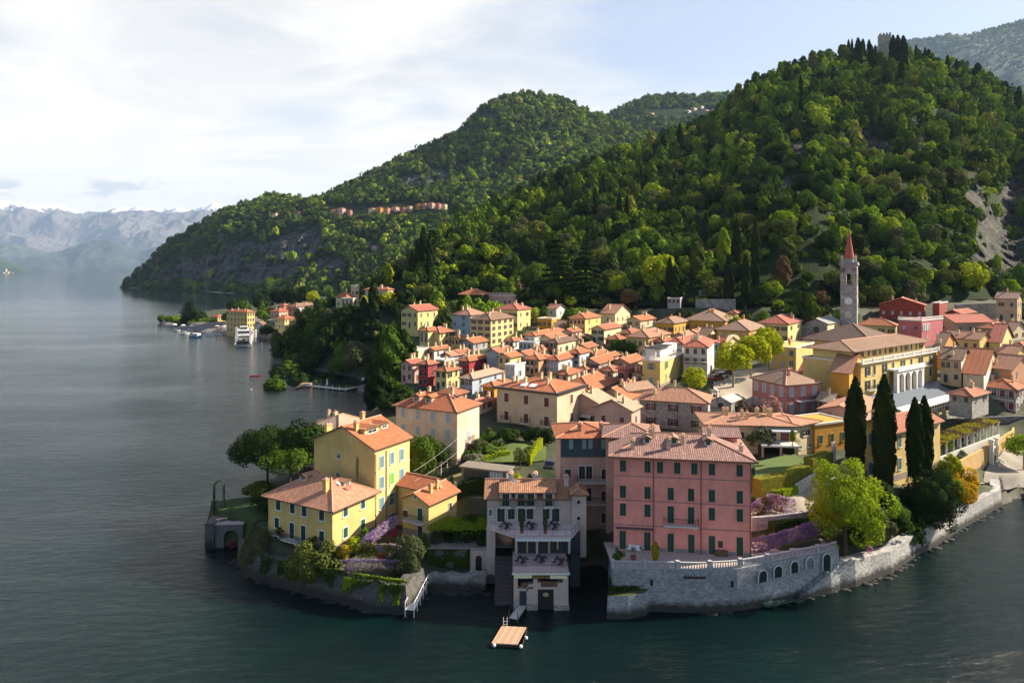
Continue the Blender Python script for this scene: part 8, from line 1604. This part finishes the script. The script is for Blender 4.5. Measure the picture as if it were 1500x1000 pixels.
for x, y, r, h, m, w_ in [(650, 592, 2, 2.6, 'dark', 'dark shrub in the lane above the peach house roof, left'), (672, 597, 1.6, 2.2, 'deep', 'very dark shrub in the lane above the peach house roof'), (572, 600, 3, 4, 'deep', 'dark bush on the harbour slope beside the huge cypress'), (588, 585, 2.6, 3.4, 'dark', 'dark bush below the pinkish harbour house'), (600, 598, 2.6, 3, 'deep', 'very dark bush behind the left end of the peach house'), (560, 640, 3, 4, 'dark', 'dark bush at the back of the tall yellow house'), (1395, 605, 2.0, 2.6, 'dark', 'dark bush below the hotel terrace'), (1300, 745, 2.4, 2.4, 'deep', 'very dark bush under the second cypress'), (1322, 735, 2.2, 2.2, 'dark', 'dark bush on the garden path by the cypresses'), (1262, 775, 2.4, 3.4, 'dark', 'dark bush just right of the bright round tree'), (1295, 775, 2.4, 3, 'dark', 'dark bush on the slope between the bright tree and the oak'), (1320, 765, 2.4, 3.2, 'deep', 'very dark bush left of the evergreen oak'), (1215, 745, 2.0, 2.2, 'dark', 'dark bush left of the bright round tree'), (1190, 762, 1.6, 1.8, 'mid', 'green bush above the violet wisteria'), (660, 760, 2.2, 2.6, 'deep', 'very dark bush beside the small yellow house'), (650, 745, 1.8, 2.4, 'dark', 'dark bush behind the small yellow house wall'), (712, 770, 1.8, 3.2, 'dark', 'dark bush against the hotel wall above the vine terrace')]: T('shrub', m, at(x, y), r, h, w_, 'shrub', cat='shrub')
# wisteria and flowers
mound('long band of violet wisteria over the garden pergola', [(*W(503, 828, 4.6), 4.9), (*W(582, 828, 4.6), 4.9)], .55, .55, ['wisteria', 'wisteriapale', 'wisteria'], 1500, .1, hang=.6)
mound('pale pink and gold wisteria on the upper garden pergola', [(*W(527, 806, 6), 6.3), (*W(580, 806, 6), 6.3)], .8, .7, ['wisteriapale', 'gold', 'oliveg'], 1700, .11, hang=.8)
mound('lilac wisteria climbing the steps beside the yellow house', [(*W(537, 796, 6), 6.2), (*W(560, 778, 6.5), 6.8), (*W(578, 762, 7), 7.0)], .9, .8, ['wisteriapale', 'wisteria'], 1500, .11)
mound('magenta flowers on the garden steps', [(*W(572, 784, 5.5), 5.2), (*W(580, 775, 5.5), 5.4)], .4, .5, ['magenta'], 240, .09, name='flowering_shrub', cat='shrub')
mound('magenta flower cushion in the lower garden', [(*W(555, 814, 5), 4.9), (*W(560, 812, 5), 4.9)], .4, .35, ['magenta'], 160, .08, name='flowering_shrub', cat='shrub')
mound('deep violet wisteria along the foot of the grey wall right of the pink house', [(*W(1108, 800, 6.2), 6.3), (*W(1140, 792, 6.6), 6.8), (*W(1170, 785, 6.6), 7.0), (*W(1200, 775, 6.8), 7.2)], 1.2, 1.1, ['wisteria', 'wisteria', 'wisteriapale'], 4200, .12)
mound('pale lilac wisteria hanging by the upper road', [(*W(1106, 745, 8.4), 8.4), (*W(1130, 735, 8.8), 9.2), (*W(1160, 742, 8.6), 8.6)], 1.0, 1.1, ['wisteria', 'wisteriapale', 'wisteriapale', 'brown'], 3000, .12, hang=.5)
mound('pink and violet flowers on the pale lake wall', [(*W(1268, 800, 4.5), 4.6), (*W(1276, 806, 4.4), 4.4)], .5, .5, ['pinkflower', 'wisteria'], 300, .1, name='flowering_shrub', cat='shrub')
def wall_ivy(label, pts, x0, x1, n, mats, lo, bat, s=.12):
    C_ = []; N_ = []; f0, f1 = wall_frac(pts, x0), wall_frac(pts, x1)
    for _ in range(n):
        f = f0 + (f1 - f0) * rs.rand(); u = rs.rand(); top = on_wall(pts, f, 3)[0]; p, rz, d = on_wall(pts, f, 0); zt = 3.3; z = zt - (zt - lo) * u
        if fbm(np.array([f * 60.]), np.array([z * .5]), 3)[0] < .36 + .3 * u: continue
        nx, ny = d.y, -d.x; k = bat * (1 - (z + 1.5) / (zt + 1.5)) + .12 + .2 * rs.rand() - .35 * (1 - 1.5 / (zt + 1.5)); C_.append((p.x + nx * k, p.y + ny * k, z + .25)); N_.append((nx, ny, .4))
    C_ = np.array(C_); N_ = np.array(N_); root = empty('ivy', (*C_[0][:2], 0), 0, label, 'ivy'); pk_ = np.clip((fbm(C_[:, 0] * .5, C_[:, 2] * .8 + C_[:, 1], 2) * len(mats) * 1.6 - .3).astype(int), 0, len(mats) - 1)
    for j, m in enumerate(mats):
        if (pk_ == j).sum(): v, q = cards(C_[pk_ == j] - np.array(root.location), N_[pk_ == j], s, .7); link('foliage', np_mesh('foliage', v, q, LM[m]), root)
wall_ivy('dark ivy coat over the left part of the garden wall', GWL, 385, 490, 3600, ['deep', 'ivy', 'dark'], .9, .9)
wall_ivy('bright green creeper coat over the right part of the garden wall', GWL, 505, 590, 4200, ['ivy', 'mid', 'bright'], 1.0, .9)
mound('ivy hanging over the left part of the garden wall', [(*W(455, 868, 0), 2.8), (*W(505, 880, 0), 3.0)], .5, .6, ['dark', 'ivy'], 1500, .12, hang=2.6, name='ivy', cat='ivy', dz=.4)
mound('bright green creeper over the right part of the garden wall', [(*W(520, 886, 0), 3.2), (*W(592, 897, 0), 3.2)], .5, .5, ['mid', 'oliveg', 'bright'], 2600, .12, hang=3.0, name='ivy', cat='ivy', dz=.5)
mound('violet wisteria over the harbour wall by the dark red house', [(*P(597, 545, 186)[:2], P(597, 545, 186)[2]), (*P(612, 555, 184)[:2], P(612, 552, 184)[2])], 1.6, 2.2, ['wisteria', 'wisteriapale'], 1300, .2)
# promontory and landing trees
pr_ = [(403, 545, 'round', 'mid', 4, 8), (425, 528, 'round', 'mid', 5, 9), (438, 515, 'round', 'oliveg', 5, 9), (452, 520, 'round', 'dark', 6, 11), (470, 512, 'round', 'dark', 7, 13), (488, 508, 'round', 'dark', 7, 13), (505, 500, 'round', 'deep', 7, 13), (522, 532, 'tall', 'olive', 5, 15), (500, 528, 'round', 'mid', 5, 9), (480, 532, 'shrub', 'dark', 6, 6), (450, 534, 'shrub', 'mid', 6, 5), (545, 525, 'round', 'deep', 6, 11), (560, 500, 'round', 'deep', 4, 7), (575, 488, 'round', 'dark', 3.4, 5), (590, 500, 'round', 'deep', 5, 10), (553, 548, 'shrub', 'dark', 6, 6), (520, 545, 'shrub', 'mid', 7, 4), (578, 520, 'round', 'deep', 4, 8), (440, 495, 'round', 'dark', 6, 11), (460, 490, 'round', 'mid', 5, 10), (480, 480, 'round', 'olive', 5, 8), (500, 480, 'round', 'mid', 3, 5), (515, 472, 'round', 'dark', 2.5, 4), (424, 508, 'round', 'mid', 4, 8), (600, 470, 'round', 'dark', 4, 9), (610, 500, 'round', 'dark', 3, 8), (412, 530, 'round', 'deep', 4.5, 8), (436, 538, 'round', 'dark', 4.5, 8)]
nms = {'mid': 'mid green', 'oliveg': 'olive green', 'dark': 'dark green', 'deep': 'very dark green', 'olive': 'grey-green'}
def where(x, y): return ('at the shore' if y > 525 else 'on the slope' if y > 495 else 'below the villas') + ' ' + ('at the tip' if x < 440 else 'in the middle' if x < 510 else 'at the town side') + ' of the wooded promontory'
for x, y, k, m, r, h in pr_: T(k, m, at(x, y, (44 - 6) / (y - 395) * 1000 if y > 520 else float(np.interp(y, [470, 520], [330, 300]))), r, h, '%s %s %s' % (nms[m], 'bush' if k == 'shrub' else 'tree', where(x, y)), 'shrub' if k == 'shrub' else 'broadleaf_tree', 'trees of the wooded promontory')
for x, y, k, m, r, h, w_ in [(523, 495, 'cypress', 'cypress', 2.2, 16, 'left of three cypresses on the promontory'), (533, 500, 'cypress', 'cypress', 2.4, 19, 'middle one of three cypresses on the promontory'), (547, 490, 'cypress', 'cypress', 2.3, 24, 'tallest cypress on the promontory in front of the large villa'), (569, 475, 'round', 'lime', 4.2, 9, 'bright lime tree in front of the large promontory villa'), (533, 462, 'poplar', 'lime', 2.6, 12, 'bright lime tree between the two promontory villas'), (457, 480, 'poplar', 'bright', 2.4, 9, 'light green poplar near the landing houses')]: T(k, m, at(x, y, 300 if y > 480 else 312), r, h, w_, 'cypress_tree' if k == 'cypress' else 'broadleaf_tree')
for x, y, k, m, r, h, D, w_ in [(277, 478, 'cedar', 'deep', 7, 15, 520, 'dark spreading conifer on the landing point'), (287, 480, 'round', 'deep', 6.5, 10, 515, 'dark round tree beside the conifer on the landing point'), (237, 474, 'round', 'mid', 2.6, 5, 555, 'leftmost small round tree on the landing quay'), (247, 474, 'round', 'mid', 2.2, 4.5, 550, 'second small round tree on the landing quay'), (257, 476, 'round', 'bright', 3, 6, 545, 'third small round tree on the landing quay'), (267, 480, 'round', 'bright', 3, 5, 520, 'bright small tree in front of the landing conifer'), (300, 482, 'round', 'bright', 3.4, 6, 500, 'bright tree right of the landing conifer'), (310, 481, 'round', 'mid', 3.2, 5.5, 500, 'mid green tree left of the tall landing hotel'), (282, 484, 'round', 'mid', 3, 5, 500, 'low mid green tree before the landing conifer'), (292, 485, 'round', 'dark', 3, 5, 498, 'low dark tree before the landing conifer'), (344, 472, 'round', 'dark', 6, 17, 490, 'dark tree behind the tall landing hotel'), (357, 468, 'round', 'mid', 5, 14, 500, 'round green tree behind the landing hotel roof'), (383, 470, 'round', 'mid', 4.5, 8, 470, 'green tree right of the landing hotel'), (390, 492, 'round', 'dark', 4.5, 8, 440, 'dark tree on the quay right of the ferry'), (332, 474, 'round', 'mid', 4, 8, 490, 'green tree at the left wall of the landing hotel'), (384, 458, 'round', 'deep', 7, 15, 540, 'very dark tree behind the landing village, left'), (396, 455, 'round', 'deep', 8, 17, 560, 'very dark tree behind the landing village, second'), (412, 450, 'round', 'deep', 8, 16, 560, 'very dark tree behind the landing village, third'), (428, 448, 'round', 'deep', 8, 15, 560, 'very dark tree behind the pink and white building, left'), (447, 446, 'round', 'deep', 8, 15, 540, 'very dark tree behind the pink and white building, right'), (458, 448, 'round', 'lime', 5, 11, 500, 'bright green tree behind the pink and white building'), (470, 460, 'round', 'dark', 5, 10, 420, 'dark tree half hiding the terracotta-roofed house'), (478, 470, 'round', 'deep', 5, 10, 400, 'very dark tree above the promontory slope'), (436, 470, 'poplar', 'mid', 2.2, 8, 425, 'slim green tree right of the pale yellow landing house'), (452, 468, 'round', 'mid', 4, 8, 425, 'mid green tree below the pink and white building')]: T(k, m, at(x, y, D), r * (1.45 if x < 345 and D >= 495 else 1), h * (1.4 if x < 345 and D >= 495 else 1), w_, 'broadleaf_tree' if k != 'cedar' else 'conifer_tree')
# castle hill: landmark trees
def hl(px, py): p = hill_at(H1, px, py); return (float(p[0]), float(p[1]), float(p[2]) - .5), float(p[1])
def spire(x, ytop, ybase, wpx, label, kind='cypress', mat='cypress', name='cypress_tree', group=None):
    loc, D = hl(x, ybase); H = (ybase - ytop) / F * D * 1.02; T(kind, mat, loc, wpx / 2 / F * D, H, label, name, group)
for x, a, b, w_, lab in [(620, 333, 410, 14, 'broad dark cypress in the group left above the town'), (629, 345, 412, 10, 'right cypress of the dark group left above the town'), (604, 366, 412, 10, 'left lower cypress of the dark group above the town'), (611, 350, 408, 8, 'second cypress of the dark group left above the town'), (1068, 372, 442, 15, 'nearest stout cypress above the terrace walls'), (1079, 322, 412, 12, 'tall cypress left of the tallest pair above the town'), (1107, 325, 415, 13, 'tall straight cypress farthest right above the terrace walls'), (1092, 374, 447, 12, 'brownish cypress between the tall ones above the terrace walls'), (981, 376, 438, 10, 'thin dark cypress beside the bright lime tree'), (989, 388, 440, 15, 'dark cone tree beside the thin cypress'), (1034, 310, 352, 8, 'lone reddish cypress high in the dark wood'), (884, 255, 300, 9, 'cypress on the left ridge, farthest left'), (880, 268, 305, 6, 'thin cypress on the left ridge'), (907, 282, 330, 8, 'cypress in the dark slope, right'), (918, 285, 330, 7, 'cypress in the dark slope, far right'), (900, 310, 340, 7, 'low cypress in the dark slope'), (872, 275, 315, 7, 'cypress in the dark slope, left'), (972, 195, 225, 9, 'cone tree on the left skyline ridge'), (996, 180, 222, 8, 'slim cypress on the left skyline ridge'), (820, 245, 285, 14, 'cone tree on the lower left ridge'), (790, 252, 282, 7, 'slim cypress on the lower left ridge'), (797, 252, 282, 7, 'second slim cypress on the lower left ridge')]: spire(x, a, b, w_, lab, group='cypresses on the castle hill')
for x, a, b, w_ in [(1243, 58, 88, 5), (1248, 57, 88, 4), (1257, 56, 106, 11), (1264, 57, 92, 7), (1273, 58, 84, 6), (1276, 66, 108, 9), (1282, 66, 96, 5), (1308, 52, 100, 10), (1315, 52, 100, 10), (1323, 53, 106, 12), (1327, 75, 104, 9), (1342, 66, 92, 5), (1355, 70, 96, 5), (1360, 72, 96, 8), (1388, 80, 104, 5), (1401, 86, 108, 5), (1432, 92, 122, 12), (1449, 105, 128, 6), (1474, 120, 140, 5), (1492, 127, 158, 8), (1173, 110, 148, 6), (1320, 88, 122, 8)]: spire(x, a, b, w_, 'dark cypress on the crest %s' % ('left of the castle tower' if x < 1290 else 'just right of the castle tower' if x < 1330 else 'far right of the castle tower'), group='crest cypresses')
for x, a, b, w_, lab in [(818, 340, 437, 66, 'huge layered cedar on the slope above the town, left'), (858, 352, 440, 62, 'huge layered cedar on the slope above the town, right'), (633, 332, 380, 40, 'layered cedar behind the dark cypress group')]: spire(x, a, b, w_, lab, 'cedar:x' if x > 700 else 'cedar', 'dark', 'cedar_tree')
for x, a, b, w_, lab, m in [(1060, 335, 400, 20, 'bright green poplar between the tall cypresses', 'bright'), (1021, 355, 410, 22, 'light green tree left of the poplar', 'oliveg'), (1152, 348, 380, 24, 'light green round tree right of the tall cypresses', 'oliveg'), (1147, 375, 420, 24, 'brownish budding tree right of the tall cypresses', 'brown')]: spire(x, a, b, w_, lab, 'poplar', m, 'poplar_tree')
for x, y, wpx, m, lab in [(967, 425, 56, 'lime', 'brilliant yellow-green tree above the yellow buildings'), (713, 388, 36, 'bright', 'bright green tree in the dark wood above the left houses'), (906, 345, 24, 'bright', 'bright tree high in the dark wood'), (897, 425, 34, 'oliveg', 'olive-coloured tree left of the brilliant one'), (922, 447, 26, 'brown', 'brownish budding tree at the back of the yellow houses'), (1115, 447, 22, 'lime', 'small lime green tree above the cream three-storey house'), (1042, 385, 22, 'brown', 'grey-brown budding tree beside the poplar'), (1225, 425, 34, 'oliveg', 'yellowish tree left of the bell tower spire'), (1202, 448, 22, 'brown', 'budding tree behind the stone church'), (1420, 425, 44, 'lime', 'brilliant leafy tree above the long retaining wall'), (1470, 430, 30, 'dark', 'dark round tree at the right end of the retaining wall'), (1350, 420, 30, 'bright', 'bright tree above the red villa'), (1315, 425, 32, 'mid', 'mid green tree above the red villa, left'), (1385, 420, 30, 'oliveg', 'olive tree between the red villa and the brilliant tree'), (1280, 400, 30, 'bright', 'bright tree right of the spire'), (1300, 350, 36, 'bright', 'bright tree on the slope right of the spire, high'), (1330, 365, 34, 'mid', 'green tree on the slope right of the spire'), (1215, 300, 28, 'mid', 'green tree up the slope above the church'), (885, 400, 40, 'oliveg', 'olive tree behind the right cedar'), (935, 380, 34, 'dark', 'dark tree above the brilliant tree'), (750, 420, 34, 'deep', 'very dark tree above the dusky red villa'), (690, 410, 30, 'deep', 'very dark tree above the ivy house'), (660, 425, 26, 'dark', 'dark tree left of the ivy house'), (1258, 445, 18, 'oliveg', 'olive bush right of the bell tower shaft')]:
    loc, D = hl(x, y); r = wpx / 2 / F * D; T('round', m, loc, r, r * 1.9, lab, group='trees on the castle hill')
# rocks along the foot of the walls
def rocks(name, label, path, n, r0, r1):
    path = densify(path, .5); parts = []
    for _ in range(n):
        p = path[rs.randint(len(path))]; r = r0 + (r1 - r0) * rs.rand() ** 2; V, Q = core(5, r, .6); parts.append((V * (1.6, 1, .6) + (p[0] + rs.randn() * .5, p[1] - .2 - abs(rs.randn()) * .4, -.1 + .15 * rs.rand()), Q))
    tag(link(name, np_mesh(name, *join(parts), stone('shore_rock', (.10, .095, .085), 2.0, .6, 1, .3, waterline=True))), label, 'rocks', None, 'stuff')
rocks('shore_rocks', 'dark wet rocks along the foot of the lake walls', [p[:2] for p in PT[3:]] + [p[:2] for p in W2[:8]], 110, .2, .6)
rocks('shore_rocks', 'dark wet rocks along the foot of the garden wall', [p[:2] for p in GWL[1:9]] + [w3(625, 864, 0)[:2], w3(710, 865, 0)[:2]], 170, .25, .7)
# hillside woods: the nearest as single trees, the rest as one wood per hill
rw1 = np.random.RandomState(1); p = scatter(H1, 4300, rw1); r1 = 1.5 + 4.8 * rw1.rand(len(p)) ** 1.5
r1 = r1 * np.clip(p[:, 1] / 420, .85, 1.15)
order = np.argsort(p[:, 1] / r1); vis = [i for i in order if not (480 < p[i, 0] / p[i, 1] * F + CX < 592 and p[i, 1] < 345) and -20 < p[i, 0] / p[i, 1] * F + CX < 1520]
NIND = 150; ind = vis[:NIND]; rest = np.setdiff1d(np.arange(len(p)), ind)
hues = [('mid', 'mid green'), ('dark', 'dark green'), ('deep', 'very dark green'), ('bright', 'fresh light green'), ('oliveg', 'olive green'), ('olive', 'grey-green'), ('mid', 'mid green')]
def zone(x):
    for lim, s in ((640, 'above the yellow mansion'), (720, 'above the ivy house'), (800, 'between the ivy house and the cedars'), (880, 'around the two cedars'), (950, 'left of the brilliant yellow-green tree'), (1020, 'above the long yellow wing'), (1090, 'around the terrace walls'), (1160, 'right of the tall cypresses'), (1230, 'left of the bell tower'), (1300, 'between the bell tower and the red villa'), (1380, 'above the red villa'), (1450, 'above the long retaining wall')):
        if x < lim: return s
    return 'at the right edge above the wall'
for i in ind:
    x, y, z = p[i]; px = x / y * F + CX; m, w_ = hues[rnd.randrange(len(hues))]; T('round', m, (x, y, z - .5), r1[i] * 1.05, r1[i] * rnd.uniform(1.6, 2.1), '%s %s hillside tree %s' % ('small' if r1[i] < 3.4 else 'large' if r1[i] > 4.6 else 'medium', w_, zone(px)), group='trees at the foot of the castle hill')
def clear(p, boxes, up=5.0):
    px = p[:, 0] / p[:, 1] * F + CX; py = HY - (p[:, 2] + up - HC) / p[:, 1] * F; k = np.ones(len(p), bool)
    for x0, y0, x1, y1, D in boxes: k &= ~((px > x0) & (px < x1) & (py > y0) & (py < y1) & (p[:, 1] < D))
    return k
HC_ = C[:, :2]
def ground_wood(n, x0, x1, D0, D1, sd, keep=7.5):
    r = np.random.RandomState(sd); y = D0 + (D1 - D0) * r.rand(n); x = (x0 + (x1 - x0) * r.rand(n) - CX) / F * y
    d = np.min(np.hypot(x[:, None] - HC_[None, :, 0], y[:, None] - HC_[None, :, 1]), 1); z = height(x, y); px = x / y * F + CX; k = (d > keep) & (z > 1.5) & ~((px > 1255) & (px < 1480) & (y < 300)); return np.column_stack([x, y, z])[k]
k = clear(p[rest], [(480, 380, 590, 460, 345), (1283, 40, 1306, 84, 790), (1244, 60, 1330, 78, 790)]); g1 = ground_wood(900, 560, 1520, 258, 335, 5)
g1 = g1[clear(g1, [(482, 380, 588, 458, 340)], 8.0)]; pp = np.concatenate([p[rest][k], g1]); rr_ = np.concatenate([r1[rest][k], 1.6 + 1.8 * np.random.RandomState(6).rand(len(g1))])
wood('hillside_woodland', 'dense mixed green wood covering the slope of the castle hill', pp, rr_, 340, .132, [4, 4, 3, 3.5, 2.2, 1, 1, .8, 1.2])
g2 = np.concatenate([ground_wood(900, 400, 640, 285, 420, 8, 6), ground_wood(260, 380, 500, 420, 600, 9, 9)])
g2 = g2[clear(g2, [(482, 380, 588, 458, 326)], 8.0)]
wood('promontory_undergrowth', 'dark undergrowth and trees covering the wooded promontory', g2, 1.6 + 2.4 * np.random.RandomState(7).rand(len(g2)), 120, .2, [3, 4, 4, 1, .3, 1, 1, 3, .3])
rw2 = np.random.RandomState(3); p = scatter(H2, 9500, rw2); p = p[clear(p, [(478, 296, 662, 318, 1620), (430, 306, 446, 318, 1700), (540, 355, 558, 370, 1400)])]; wood('mountain_woodland', 'green wood over the mountain falling to the lake', p, 5.0 + 5.5 * rw2.rand(len(p)), 84, .26, [4, 4, 3, 2.5, 1.2, 2, 2, 1, 1])
p = scatter(H3, 1800, rw2); p = p[clear(p, [(950, 158, 1058, 172, 2780)])]; wood('saddle_woodland', 'pale green wood on the far saddle hill', p, 8 + 6 * rw2.rand(len(p)), 30, .4, [4, 4, 3, 2, .6, 2, 2, 1, 1])
p = scatter(H4, 3000, rw2); wood('ridge_woodland', 'bluish green wood on the far right ridge', p, 11 + 9 * rw2.rand(len(p)), 26, .42, [4, 4, 3, 2, .6, 2, 2, 1, 1])
# ------------------------------------------------------------------ haze
def build_haze():
    m = bpy.data.materials.new('haze_air'); m.use_nodes = True; t = NT(m.node_tree); t.n.clear()
    v = t.new('ShaderNodeVolumePrincipled'); v.inputs['Color'].default_value = (.48, .68, 1.0, 1); v.inputs['Density'].default_value = HAZE
    o = t.new('ShaderNodeOutputMaterial'); t.l.new(v.outputs[0], o.inputs['Volume'])
    q = MB().box(-15800, -140, -8, 9900, 24800, 2600); tagk(q.build('haze', m), 'stuff')
HAZE = 2.7e-5
build_haze()
